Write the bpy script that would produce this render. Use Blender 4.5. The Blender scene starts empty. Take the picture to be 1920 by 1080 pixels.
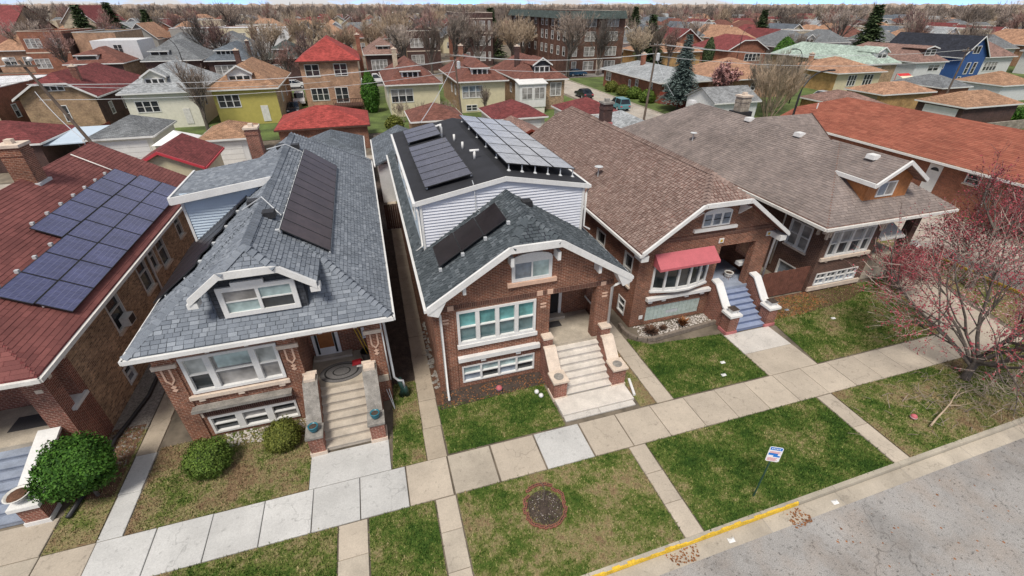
import bpy, bmesh, math, random
from mathutils import Vector, Matrix
import numpy as np

# ------------------------------------------------------------------ camera, sky, sun, exposure
scn = bpy.context.scene
COL = scn.collection
RAD = math.radians
cam_d = bpy.data.cameras.new('camera'); cam = bpy.data.objects.new('camera', cam_d); COL.objects.link(cam)
cam.location = (0, 0, 13.7); cam.rotation_euler = (RAD(90-32.042), 0, RAD(-16.918))
cam_d.sensor_width = 36; cam_d.lens = 36*850/1920; cam_d.clip_start = .1; cam_d.clip_end = 6000
scn.camera = cam
SUN = Vector((-.30, -.42, .86)).normalized()
wd = bpy.data.worlds.new('World'); scn.world = wd; wd.use_nodes = True
nt = wd.node_tree; bg = nt.nodes['Background']; sky = nt.nodes.new('ShaderNodeTexSky'); sky.sky_type = 'NISHITA'
sky.sun_disc = False; sky.sun_elevation = math.asin(SUN.z); sky.sun_rotation = math.atan2(SUN.x, SUN.y)
sky.air_density = 1.0; sky.dust_density = 0.0; sky.ozone_density = 2.0; sky.altitude = 14000
# broken cloud over the blue, the same all round: pale cloud mixed in by a noise on the sky plane
tcw = nt.nodes.new('ShaderNodeTexCoord'); sep = nt.nodes.new('ShaderNodeSeparateXYZ'); nt.links.new(tcw.outputs['Generated'], sep.inputs[0])
zz_ = nt.nodes.new('ShaderNodeMath'); zz_.operation = 'ADD'; zz_.inputs[1].default_value = .16; nt.links.new(sep.outputs[2], zz_.inputs[0])
cb = nt.nodes.new('ShaderNodeCombineXYZ')
for i_ in (0, 1):
    dv = nt.nodes.new('ShaderNodeMath'); dv.operation = 'DIVIDE'; nt.links.new(sep.outputs[i_], dv.inputs[0]); nt.links.new(zz_.outputs[0], dv.inputs[1]); nt.links.new(dv.outputs[0], cb.inputs[i_])
cn = nt.nodes.new('ShaderNodeTexNoise'); cn.inputs['Scale'].default_value = 1.1; cn.inputs['Detail'].default_value = 7; cn.inputs['Roughness'].default_value = .58; nt.links.new(cb.outputs[0], cn.inputs['Vector'])
cr_ = nt.nodes.new('ShaderNodeValToRGB'); cr_.color_ramp.elements[0].position = .40; cr_.color_ramp.elements[1].position = .56; nt.links.new(cn.outputs['Fac'], cr_.inputs[0])
mx = nt.nodes.new('ShaderNodeMix'); mx.data_type = 'RGBA'; nt.links.new(cr_.outputs[0], mx.inputs[0]); nt.links.new(sky.outputs[0], mx.inputs[6]); mx.inputs[7].default_value = (2.9, 2.87, 2.9, 1)
nt.links.new(mx.outputs[2], bg.inputs[0]); bg.inputs[1].default_value = .15
sl = bpy.data.lights.new('sun', 'SUN'); so = bpy.data.objects.new('sun', sl); COL.objects.link(so)
sl.energy = 2.1; sl.angle = RAD(16); sl.color = (1, .93, .83)
so.rotation_euler = SUN.to_track_quat('Z', 'Y').to_euler(); so.location = (0, -20, 60)
vs = scn.view_settings; vs.view_transform = 'Standard'; vs.look = 'None'; vs.gamma = 1; vs.use_curve_mapping = False
vs.exposure = .78

rnd = random.Random(7)
U = rnd.uniform

# ------------------------------------------------------------------ materials
MATS = {}
def _mat(name):
    m = bpy.data.materials.new(name); m.use_nodes = True; MATS[name] = m
    return m, m.node_tree, m.node_tree.nodes['Principled BSDF']
def N(t, ty, **k):
    n = t.nodes.new(ty)
    for a, v in k.items():
        if a.startswith('i_'): n.inputs[int(a[2:]) if a[2:].isdigit() else a[2:].replace('_', ' ')].default_value = v
        else: setattr(n, a, v)
    return n
def rgba(c): return (c[0], c[1], c[2], 1)
def mul(t, a, b, blend='MULTIPLY', fac=1.0):
    n = t.nodes.new('ShaderNodeMix'); n.data_type = 'RGBA'; n.blend_type = blend
    if isinstance(fac, float): n.inputs[0].default_value = fac
    else: t.links.new(fac, n.inputs[0])
    for s, i in ((a, 6), (b, 7)):
        if isinstance(s, tuple): n.inputs[i].default_value = rgba(s)
        else: t.links.new(s, n.inputs[i])
    return n.outputs[2]
def noise(t, scale, detail=4, rough=.6, vec=None):
    n = N(t, 'ShaderNodeTexNoise'); n.inputs['Scale'].default_value = scale; n.inputs['Detail'].default_value = detail; n.inputs['Roughness'].default_value = rough
    if vec is None:
        g = N(t, 'ShaderNodeNewGeometry'); vec = g.outputs['Position']
    t.links.new(vec, n.inputs['Vector'])
    return n.outputs['Fac']
def ramp(t, fac, stops):
    n = N(t, 'ShaderNodeValToRGB'); e = n.color_ramp.elements
    while len(e) < len(stops): e.new(.5)
    for i, (p, c) in enumerate(stops): e[i].position = p; e[i].color = rgba(c)
    t.links.new(fac, n.inputs[0]); return n.outputs[0]
def g3(v): return (v, v, v)
def bump(t, b, h, strength=.3, dist=.01):
    n = N(t, 'ShaderNodeBump'); n.inputs['Strength'].default_value = strength; n.inputs['Distance'].default_value = dist
    t.links.new(h, n.inputs['Height']); t.links.new(n.outputs[0], b.inputs['Normal'])

def plain(name, c, rough=.6, var=.25, scale=3.0, fine=40.0, finev=.15, metal=0.0, spec=.5, bmp=0.0, vary=0.0):
    m, t, b = _mat(name)
    col = ramp(t, noise(t, scale), [(.3, tuple(x*(1-var) for x in c)), (.7, tuple(x*(1+var) for x in c))])
    f = noise(t, fine, 3)
    col = mul(t, col, ramp(t, f, [(.3, g3(1-finev)), (.7, g3(1+finev))]))
    if vary:
        oi = N(t, 'ShaderNodeObjectInfo'); col = mul(t, col, ramp(t, oi.outputs['Random'], [(0, (1-vary, 1-vary*.95, 1-vary*.9)), (.5, (1.08, 1.0, .92)), (1, (1+vary, 1+vary*.95, 1+vary*.9))]))
    t.links.new(col, b.inputs['Base Color']); b.inputs['Roughness'].default_value = rough; b.inputs['Metallic'].default_value = metal
    b.inputs['Specular IOR Level'].default_value = spec
    if bmp: bump(t, b, f, bmp, .02)
    return m
def brick(name, c1, c2, mortar, bw=.21, bh=.07, ms=.009, var=.3, freq=.5):
    m, t, b = _mat(name)
    uv = N(t, 'ShaderNodeUVMap'); n = N(t, 'ShaderNodeTexBrick')
    t.links.new(uv.outputs[0], n.inputs['Vector'])
    n.inputs['Color1'].default_value = rgba(c1); n.inputs['Color2'].default_value = rgba(c2); n.inputs['Mortar'].default_value = rgba(mortar)
    n.inputs['Scale'].default_value = 1; n.inputs['Mortar Size'].default_value = ms; n.inputs['Mortar Smooth'].default_value = .3
    n.inputs['Brick Width'].default_value = bw; n.inputs['Row Height'].default_value = bh; n.inputs['Bias'].default_value = freq-.5
    col = mul(t, n.outputs['Color'], ramp(t, noise(t, 1.1), [(.3, g3(1-var)), (.7, g3(1+var))]))
    col = mul(t, col, ramp(t, noise(t, 9.0, 2), [(.3, g3(.8)), (.7, g3(1.2))]))
    t.links.new(col, b.inputs['Base Color']); b.inputs['Roughness'].default_value = .85
    iv = N(t, 'ShaderNodeMath', operation='SUBTRACT'); iv.inputs[0].default_value = 1; t.links.new(n.outputs['Fac'], iv.inputs[1])
    bump(t, b, iv.outputs[0], .5, .012)
    return m
def shingle(name, cols, var=.2, stain=None):
    """colour for modelled tabs: one tone for each tab"""
    m, t, b = _mat(name)
    g = N(t, 'ShaderNodeNewGeometry')
    k = len(cols); col = ramp(t, g.outputs['Random Per Island'], [(i/max(1, k-1), c) for i, c in enumerate(cols)])
    col = mul(t, col, ramp(t, noise(t, .6, 4), [(.3, g3(1-var)), (.7, g3(1+var))]))
    col = mul(t, col, ramp(t, noise(t, 60, 2), [(.3, g3(.75)), (.7, g3(1.25))]))
    t.links.new(col, b.inputs['Base Color']); b.inputs['Roughness'].default_value = .9; b.inputs['Specular IOR Level'].default_value = .3
    return m
def farroof(name, c, var=.3, bw=.33, bh=.15):
    m, t, b = _mat(name)
    uv = N(t, 'ShaderNodeUVMap'); n = N(t, 'ShaderNodeTexBrick'); t.links.new(uv.outputs[0], n.inputs['Vector'])
    n.inputs['Color1'].default_value = rgba(tuple(x*(1-var) for x in c)); n.inputs['Color2'].default_value = rgba(tuple(x*(1+var) for x in c))
    n.inputs['Mortar'].default_value = rgba(tuple(x*.45 for x in c)); n.inputs['Scale'].default_value = 1; n.inputs['Mortar Size'].default_value = .012
    n.inputs['Brick Width'].default_value = bw; n.inputs['Row Height'].default_value = bh
    col = mul(t, n.outputs['Color'], ramp(t, noise(t, .7, 5), [(.3, g3(.75)), (.7, g3(1.22))]))
    col = mul(t, col, ramp(t, noise(t, 14, 3), [(.3, g3(.82)), (.7, g3(1.18))]))
    t.links.new(col, b.inputs['Base Color']); b.inputs['Roughness'].default_value = .9; b.inputs['Specular IOR Level'].default_value = .3
    return m
def sidingm(name, c, pitch=.12):
    m, t, b = _mat(name)
    uv = N(t, 'ShaderNodeUVMap'); s = N(t, 'ShaderNodeSeparateXYZ'); t.links.new(uv.outputs[0], s.inputs[0])
    d = N(t, 'ShaderNodeMath', operation='DIVIDE'); t.links.new(s.outputs[1], d.inputs[0]); d.inputs[1].default_value = pitch
    f = N(t, 'ShaderNodeMath', operation='FRACT'); t.links.new(d.outputs[0], f.inputs[0])
    col = mul(t, ramp(t, f.outputs[0], [(0, g3(.55)), (.14, g3(1)), (1, g3(1))]), c)
    col = mul(t, col, ramp(t, noise(t, 2.0), [(.3, g3(.9)), (.7, g3(1.06))]))
    t.links.new(col, b.inputs['Base Color']); b.inputs['Roughness'].default_value = .6
    bump(t, b, f.outputs[0], .6, .015)
    return m
def glass(name, c, rough=.06, spec=.6, curtain=None):
    m, t, b = _mat(name)
    col = ramp(t, noise(t, 1.3, 3), [(.35, tuple(x*.6 for x in c)), (.65, tuple(x*1.4 for x in c))])
    t.links.new(col, b.inputs['Base Color']); b.inputs['Roughness'].default_value = rough; b.inputs['Specular IOR Level'].default_value = spec
    return m
def panelm(name, c, line, pitch=(.16, .16), rough=.18, lw=.012, spec=.5):
    m, t, b = _mat(name)
    tc = N(t, 'ShaderNodeTexCoord'); n = N(t, 'ShaderNodeTexBrick'); t.links.new(tc.outputs['Object'], n.inputs['Vector'])
    n.offset = 0; n.inputs['Color1'].default_value = rgba(tuple(x*.85 for x in c)); n.inputs['Color2'].default_value = rgba(tuple(x*1.15 for x in c)); n.inputs['Mortar'].default_value = rgba(line)
    n.inputs['Scale'].default_value = 1; n.inputs['Mortar Size'].default_value = lw; n.inputs['Brick Width'].default_value = pitch[0]; n.inputs['Row Height'].default_value = pitch[1]
    col = mul(t, n.outputs['Color'], ramp(t, noise(t, .9, 3), [(.3, g3(.8)), (.7, g3(1.2))]))
    t.links.new(col, b.inputs['Base Color']); b.inputs['Roughness'].default_value = rough; b.inputs['Specular IOR Level'].default_value = spec
    return m

def concrete(name, c, stain=.25):
    m, t, b = _mat(name)
    col = ramp(t, noise(t, .8, 5), [(.3, tuple(x*(1-stain*.6) for x in c)), (.7, tuple(x*(1+stain*.35) for x in c))])
    sp = noise(t, 28, 3, .7); col = mul(t, col, ramp(t, sp, [(.3, g3(.84)), (.65, g3(1.06))]))
    dk = noise(t, 4.5, 6, .7); col = mul(t, col, ramp(t, dk, [(.28, g3(.62)), (.42, g3(1))]))
    oi = N(t, 'ShaderNodeObjectInfo'); col = mul(t, col, ramp(t, oi.outputs['Random'], [(0, g3(.92)), (1, g3(1.06))]))
    g = N(t, 'ShaderNodeNewGeometry'); nn = N(t, 'ShaderNodeTexNoise'); nn.inputs['Scale'].default_value = 1.3; nn.inputs['Detail'].default_value = 5; t.links.new(g.outputs['Position'], nn.inputs['Vector'])
    ad = N(t, 'ShaderNodeVectorMath', operation='MULTIPLY_ADD'); t.links.new(nn.outputs['Color'], ad.inputs[0]); ad.inputs[1].default_value = (1.6, 1.6, 0); t.links.new(g.outputs['Position'], ad.inputs[2])
    v = N(t, 'ShaderNodeTexVoronoi'); v.feature = 'DISTANCE_TO_EDGE'; v.inputs['Scale'].default_value = .22; t.links.new(ad.outputs[0], v.inputs['Vector'])
    col = mul(t, col, ramp(t, v.outputs['Distance'], [(.0004, g3(.72)), (.0018, g3(1))]))
    t.links.new(col, b.inputs['Base Color']); b.inputs['Roughness'].default_value = .88; bump(t, b, sp, .25, .01)
    return m
def asphaltm(name, c):
    m, t, b = _mat(name)
    col = ramp(t, noise(t, .35, 6, .65), [(.25, tuple(x*.62 for x in c)), (.5, c), (.75, tuple(x*1.25 for x in c))])
    sp = noise(t, 45, 3, .7); col = mul(t, col, ramp(t, sp, [(.3, g3(.55)), (.7, g3(1.25))]))
    v = N(t, 'ShaderNodeTexVoronoi'); v.feature = 'DISTANCE_TO_EDGE'; v.inputs['Scale'].default_value = .17
    g = N(t, 'ShaderNodeNewGeometry'); wv = N(t, 'ShaderNodeMix'); wv.data_type = 'VECTOR'; wv.inputs[0].default_value = .12
    nn = N(t, 'ShaderNodeTexNoise'); nn.inputs['Scale'].default_value = 1.5; t.links.new(g.outputs['Position'], nn.inputs['Vector'])
    ad = N(t, 'ShaderNodeVectorMath', operation='MULTIPLY_ADD'); t.links.new(nn.outputs['Color'], ad.inputs[0]); ad.inputs[1].default_value = (1.2, 1.2, 0); t.links.new(g.outputs['Position'], ad.inputs[2])
    t.links.new(ad.outputs[0], v.inputs['Vector'])
    col = mul(t, col, ramp(t, v.outputs['Distance'], [(.0012, g3(.6)), (.004, g3(1))]))
    dk = noise(t, 2.2, 7, .75); col = mul(t, col, ramp(t, dk, [(.30, (.68, .66, .64)), (.42, g3(1))]))
    br_ = noise(t, .9, 5, .6); col = mul(t, col, ramp(t, br_, [(.45, g3(1)), (.66, (1.0, .94, .89))]))
    sk_ = noise(t, 11, 4, .7); col = mul(t, col, ramp(t, sk_, [(.33, g3(.45)), (.43, g3(1))]))
    t.links.new(col, b.inputs['Base Color']); b.inputs['Roughness'].default_value = .95; b.inputs['Specular IOR Level'].default_value = .15; bump(t, b, sp, .5, .015)
    return m
def grassm(name, bladed):
    """lawn colour: green and straw patches that stay with the ground"""
    m, t, b = _mat(name)
    g = N(t, 'ShaderNodeNewGeometry')
    big0 = noise(t, .7, 5, .62); bm_ = N(t, 'ShaderNodeMath', operation='MULTIPLY_ADD'); t.links.new(big0, bm_.inputs[0]); bm_.inputs[1].default_value = 1.5; bm_.inputs[2].default_value = -.27; big = bm_.outputs[0]
    at = N(t, 'ShaderNodeAttribute'); at.attribute_name = 'dry'
    ad = N(t, 'ShaderNodeMath', operation='ADD'); t.links.new(big, ad.inputs[0]); t.links.new(at.outputs['Fac'], ad.inputs[1])
    fine = noise(t, 4.5, 6, .78); ad2 = N(t, 'ShaderNodeMath', operation='MULTIPLY_ADD'); t.links.new(fine, ad2.inputs[0]); ad2.inputs[1].default_value = 1.15; t.links.new(ad.outputs[0], ad2.inputs[2])
    k = N(t, 'ShaderNodeMath', operation='ADD'); t.links.new(ad2.outputs[0], k.inputs[0]); k.inputs[1].default_value = -.575
    ad3 = k.outputs[0]
    if bladed:
        r2 = N(t, 'ShaderNodeMath', operation='MULTIPLY_ADD'); t.links.new(g.outputs['Random Per Island'], r2.inputs[0]); r2.inputs[1].default_value = .34; t.links.new(k.outputs[0], r2.inputs[2])
        r3 = N(t, 'ShaderNodeMath', operation='ADD'); t.links.new(r2.outputs[0], r3.inputs[0]); r3.inputs[1].default_value = -.17; ad3 = r3.outputs[0]
    col = ramp(t, ad3, [(.18, (.036, .084, .014)), (.40, (.085, .145, .026)), (.56, (.17, .20, .055)), (.72, (.33, .285, .145)), (.92, (.27, .185, .11))])
    if bladed:
        col = mul(t, col, ramp(t, g.outputs['Random Per Island'], [(0, g3(.6)), (1, g3(1.35))]))
    else:
        col = mul(t, col, ramp(t, noise(t, 25, 3, .7), [(.3, g3(.45)), (.7, g3(.95))]))
    t.links.new(col, b.inputs['Base Color']); b.inputs['Roughness'].default_value = .9; b.inputs['Specular IOR Level'].default_value = .15
    return m
def leafm(name, cols, rough=.7):
    m, t, b = _mat(name)
    g = N(t, 'ShaderNodeNewGeometry')
    k = len(cols); col = ramp(t, g.outputs['Random Per Island'], [(i/max(1, k-1), c) for i, c in enumerate(cols)])
    col = mul(t, col, ramp(t, noise(t, 2.2, 3), [(.3, g3(.7)), (.7, g3(1.3))]))
    t.links.new(col, b.inputs['Base Color']); b.inputs['Roughness'].default_value = rough; b.inputs['Specular IOR Level'].default_value = .25
    return m

brick('brick_brown', (.235, .08, .042), (.13, .044, .026), (.36, .24, .175), ms=.010)
brick('brick_red', (.235, .07, .045), (.14, .042, .028), (.36, .24, .185), ms=.011)
brick('brick_h4', (.105, .046, .031), (.06, .028, .02), (.22, .15, .12))
brick('brick_soldier', (.12, .04, .026), (.07, .025, .018), (.24, .16, .12), bw=.07, bh=.21)
brick('brick_tan', (.52, .34, .20), (.17, .10, .06), (.42, .33, .24), var=.25, ms=.011)
brick('brick_buff', (.42, .28, .16), (.30, .185, .11), (.36, .28, .2))
brick('brick_pink', (.48, .28, .18), (.34, .19, .12), (.40, .28, .2))
brick('brick_yellow', (.46, .29, .11), (.36, .20, .07), (.40, .28, .16))
brick('brick_orange', (.30, .10, .055), (.21, .07, .04), (.28, .17, .12))
brick('brick_apt', (.125, .055, .038), (.08, .036, .026), (.2, .13, .1)); brick('brick_dark', (.075, .035, .028), (.045, .022, .02), (.14, .09, .08))
brick('brick_cream', (.55, .48, .36), (.42, .35, .25), (.48, .42, .33))
brick('stone_wall', (.32, .28, .23), (.20, .17, .14), (.14, .12, .1), bw=.4, bh=.2)
shingle('sh_grey', [(.135, .155, .185), (.195, .22, .255), (.16, .182, .214), (.25, .277, .315), (.145, .166, .197), (.215, .24, .278)], .12)
shingle('sh_slate', [(.045, .056, .064), (.085, .102, .115), (.06, .073, .083), (.135, .155, .172)], .12)
shingle('sh_brown', [(.20, .142, .122), (.265, .195, .17), (.175, .12, .103), (.31, .23, .20), (.23, .165, .143)], .10)
shingle('sh_taupe', [(.205, .172, .158), (.255, .212, .195), (.185, .156, .146), (.235, .195, .18)], .22)
shingle('sh_red', [(.165, .06, .055), (.205, .075, .068), (.14, .05, .047), (.185, .068, .062)], .18)
shingle('sh_rust', [(.27, .085, .055), (.33, .115, .075), (.235, .075, .05), (.30, .10, .065)], .15)
for n_, c_ in dict(r_maroon=(.17, .045, .045), r_lgrey=(.33, .35, .365), r_mgrey=(.25, .26, .27), r_tan=(.34, .20, .125), r_red=(.33, .06, .052), r_brown=(.175, .075, .058), r_grey=(.17, .18, .19), r_green=(.37, .46, .40),
                   r_orange=(.39, .225, .145), r_dark=(.055, .06, .07), r_slate=(.12, .14, .165), r_navy=(.03, .033, .045), r_brown2=(.25, .155, .13), r_crimson=(.21, .055, .055), r_greengrey=(.065, .085, .08), r_white=(.68, .69, .72), r_roofgap=(.045, .03, .027)).items():
    farroof(n_, c_)
plain('white', (.70, .70, .69), .5, .08, 1.5, 18, .07)
plain('white_old', (.66, .65, .62), .6, .14, 4, 30, .1)
plain('cream', (.70, .64, .47), .7, .1, 2, 30, .06)
plain('palecream', (.72, .70, .60), .7, .08)
sidingm('siding_white', (.70, .71, .72)); sidingm('siding_yellow', (.50, .43, .12), .16); sidingm('siding_cream', (.70, .63, .44)); sidingm('siding_blue', (.035, .10, .30), .15)
sidingm('siding_grey', (.36, .35, .33)); sidingm('siding_tan', (.55, .46, .33))
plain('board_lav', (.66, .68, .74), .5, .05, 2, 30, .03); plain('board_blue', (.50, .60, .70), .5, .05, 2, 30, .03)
plain('membrane', (.018, .019, .024), .75, .25, 1.2, 40, .3)
plain('stone', (.62, .52, .43), .8, .15, 3, 30, .15); plain('stone_pink', (.60, .40, .30), .8, .12, 3); plain('stone_grey', (.24, .225, .205), .9, .35, 4, 40, .3)
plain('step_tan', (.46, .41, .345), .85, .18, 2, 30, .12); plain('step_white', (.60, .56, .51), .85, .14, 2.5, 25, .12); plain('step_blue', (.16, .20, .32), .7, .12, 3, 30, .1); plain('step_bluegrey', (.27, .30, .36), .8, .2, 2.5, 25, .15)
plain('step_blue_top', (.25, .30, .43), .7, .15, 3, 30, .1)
plain('porch_floor', (.42, .37, .30), .85, .22, 1.5, 25, .15); plain('porch_blue', (.26, .30, .38), .8, .2, 2)
plain('dark', (.012, .012, .013), .8); plain('black_metal', (.02, .02, .022), .5); plain('metal', (.45, .46, .48), .4, .1, metal=.6); plain('galv', (.50, .52, .54), .5, .12)
plain('wood_pole', (.13, .10, .08), .9, .3, 2, 30, .3); plain('wood_brown', (.075, .035, .025), .85, .3, 4, 30, .3); plain('wood_fence', (.155, .062, .042), .85, .3, 4, 30, .3); plain('wood_orange', (.42, .17, .06), .7, .15, 4, 40, .15); plain('wood_grey', (.16, .14, .125), .9, .3, 4)
plain('wood_red', (.20, .035, .02), .8, .25, 4); plain('teal', (.02, .16, .22), .35, .1); plain('pink_awning', (.48, .12, .14), .7, .08); plain('pink_paint', (.45, .16, .16), .7, .2)
plain('door_wood', (.30, .11, .03), .5, .2, 5); plain('rug', (.055, .052, .055), .95, .2, 30, 90, .5); plain('rug_light', (.13, .125, .125), .95, .2, 30, 90, .5); plain('red_cloth', (.45, .02, .03), .7); plain('green_plastic', (.01, .035, .03), .5)
plain('green_metal', (.02, .06, .04), .5); plain('sign_white', (.78, .78, .80), .4, .02); plain('sign_blue', (.01, .18, .60), .4, .05); plain('sign_red', (.55, .06, .08), .4, .05)
plain('soil', (.055, .04, .032), .95, .4, 3, 20, .5); plain('soil_red', (.13, .07, .045), .95, .35, 3, 20, .4); plain('mulch', (.10, .05, .03), .95, .4, 6, 30, .5); plain('gravel_w', (.52, .48, .45), .9, .2, 8, 40, .3); plain('gravel_d', (.22, .20, .18), .9, .4, 8, 40, .4)
plain('terracotta', (.22, .085, .055), .85, .25, 8, 40, .2); plain('yellow_paint', (.62, .40, .03), .7, .25, 3, 25, .3); plain('paver', (.20, .165, .135), .9, .25, 5)
plain('leaf_litter', (.24, .11, .05), .95, .4, 6, 30, .5); plain('bark', (.16, .135, .115), .95, .3, 3, 20, .3); plain('bark_dark', (.11, .092, .08), .95, .3, 3, 20, .3); plain('twig', (.30, .255, .225), .95, .3, .6, 5, .2, vary=.32); plain('twig_dark', (.19, .16, .14), .95, .3, .6, 5, .2, vary=.32); plain('twig_red', (.26, .165, .15), .95, .3, .6, 5, .2, vary=.32); plain('twig_tan', (.37, .305, .235), .95, .25, .6, 5, .2, vary=.32)  # twig tones lightened, so their colour carries the haze of distance
plain('glassblock', (.42, .50, .47), .2, .15, 4); plain('blue_plastic', (.01, .06, .30), .5); plain('flag_red', (.55, .03, .03), .6); plain('snow_white', (.8, .8, .8), .5, .02)
glass('glass', (.035, .04, .045)); glass('glass_blind', (.42, .44, .42), .25, .4); glass('glass_curtain', (.30, .29, .28), .3, .4); glass('glass_teal', (.11, .30, .30), .15, .6); glass('glass_tealdark', (.09, .15, .16), .08, .7); glass('glass_pale', (.36, .46, .46), .2, .5); glass('glass_sky', (.22, .26, .31), .1, .7); glass('carglass', (.02, .025, .03), .05, .7)
panelm('pv_blue', (.06, .068, .155), (.15, .16, .26), (.16, .085), .2, .006); panelm('pv_black', (.062, .046, .047), (.045, .035, .036), (.158, .158), .35, .003, .3); panelm('pv_gloss', (.016, .012, .013), (.013, .01, .011), (.158, .158), .3, .002, .12); panelm('pv_sky_tint', (.30, .315, .345), (.46, .48, .51), (.158, .158), .2, .006, .6); panelm('pv_grey', (.075, .075, .10), (.05, .05, .07), (.158, .158), .22, .003, .6)  # the palest panel carries a sky reflection in its base colour
concrete('conc_tan', (.47, .41, .335)); concrete('conc_grey', (.53, .53, .52)); concrete('conc_old', (.44, .39, .32), .4); concrete('conc_walk', (.40, .34, .265), .35); concrete('conc_white', (.60, .57, .53), .3); concrete('curb', (.42, .38, .31), .4)
asphaltm('asphalt', (.345, .335, .325)); asphaltm('street', (.26, .25, .24)); asphaltm('alley', (.46, .42, .37))
grassm('grass_blades', True); grassm('grass_base', False)
plain('grass_far', (.085, .12, .03), .95, .5, .35, 5, .3); plain('ground_far', (.15, .125, .095), .95, .5, .05, 1.3, .45)
leafm('lf_box', [(.04, .078, .012), (.085, .145, .02), (.14, .20, .035), (.055, .10, .015)]); leafm('lf_yew', [(.018, .06, .009), (.045, .125, .014), (.08, .185, .024), (.028, .08, .011)])
leafm('lf_olive', [(.065, .085, .014), (.12, .14, .024), (.17, .18, .038), (.08, .10, .018)]); leafm('lf_spruce', [(.07, .105, .10), (.12, .165, .155), (.16, .21, .195), (.08, .115, .105)]); leafm('lf_pine', [(.03, .05, .022), (.055, .085, .034), (.085, .115, .05)])
leafm('lf_pink', [(.40, .20, .20), (.52, .31, .29), (.33, .16, .15)]); leafm('lf_bud', [(.30, .04, .06), (.42, .09, .11), (.20, .03, .045)]); leafm('petal', [(.55, .32, .33), (.42, .2, .22), (.62, .5, .48)]); leafm('lf_dry', [(.22, .085, .03), (.30, .13, .05), (.12, .05, .025)])
for n_, c_ in dict(car_white=(.72, .73, .74), car_blue=(.03, .09, .17), car_dark=(.02, .022, .03), car_teal=(.10, .26, .30), car_silver=(.40, .42, .44), car_red=(.55, .01, .015)).items(): plain(n_, c_, .25, .03, spec=.6)
# ------------------------------------------------------------------ mesh helpers
def _obj(name, me, mat, parent=None, label=None, cat=None, group=None, kind=None):
    if mat is not None: me.materials.append(MATS[mat])
    o = bpy.data.objects.new(name, me); COL.objects.link(o)
    if parent is not None:
        o.parent = parent; o.matrix_parent_inverse = Matrix.Translation(-Vector(parent.get('_w', (0, 0, 0)))) if parent.type == 'EMPTY' else Matrix.Identity(4)
    props(o, label, cat, group, kind)
    return o
def props(o, label=None, cat=None, group=None, kind=None):
    for k, v in (('label', label), ('category', cat), ('group', group), ('kind', kind)):
        if v: o[k] = v
    return o
EMPTIES = []
def thing(name, label, cat, loc=(0, 0, 0), group=None, kind=None):
    o = bpy.data.objects.new(name, None); COL.objects.link(o); o.location = loc; o.empty_display_size = .3
    o['_w'] = tuple(float(c) for c in loc); EMPTIES.append(o)
    return props(o, label, cat, group, kind)
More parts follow.
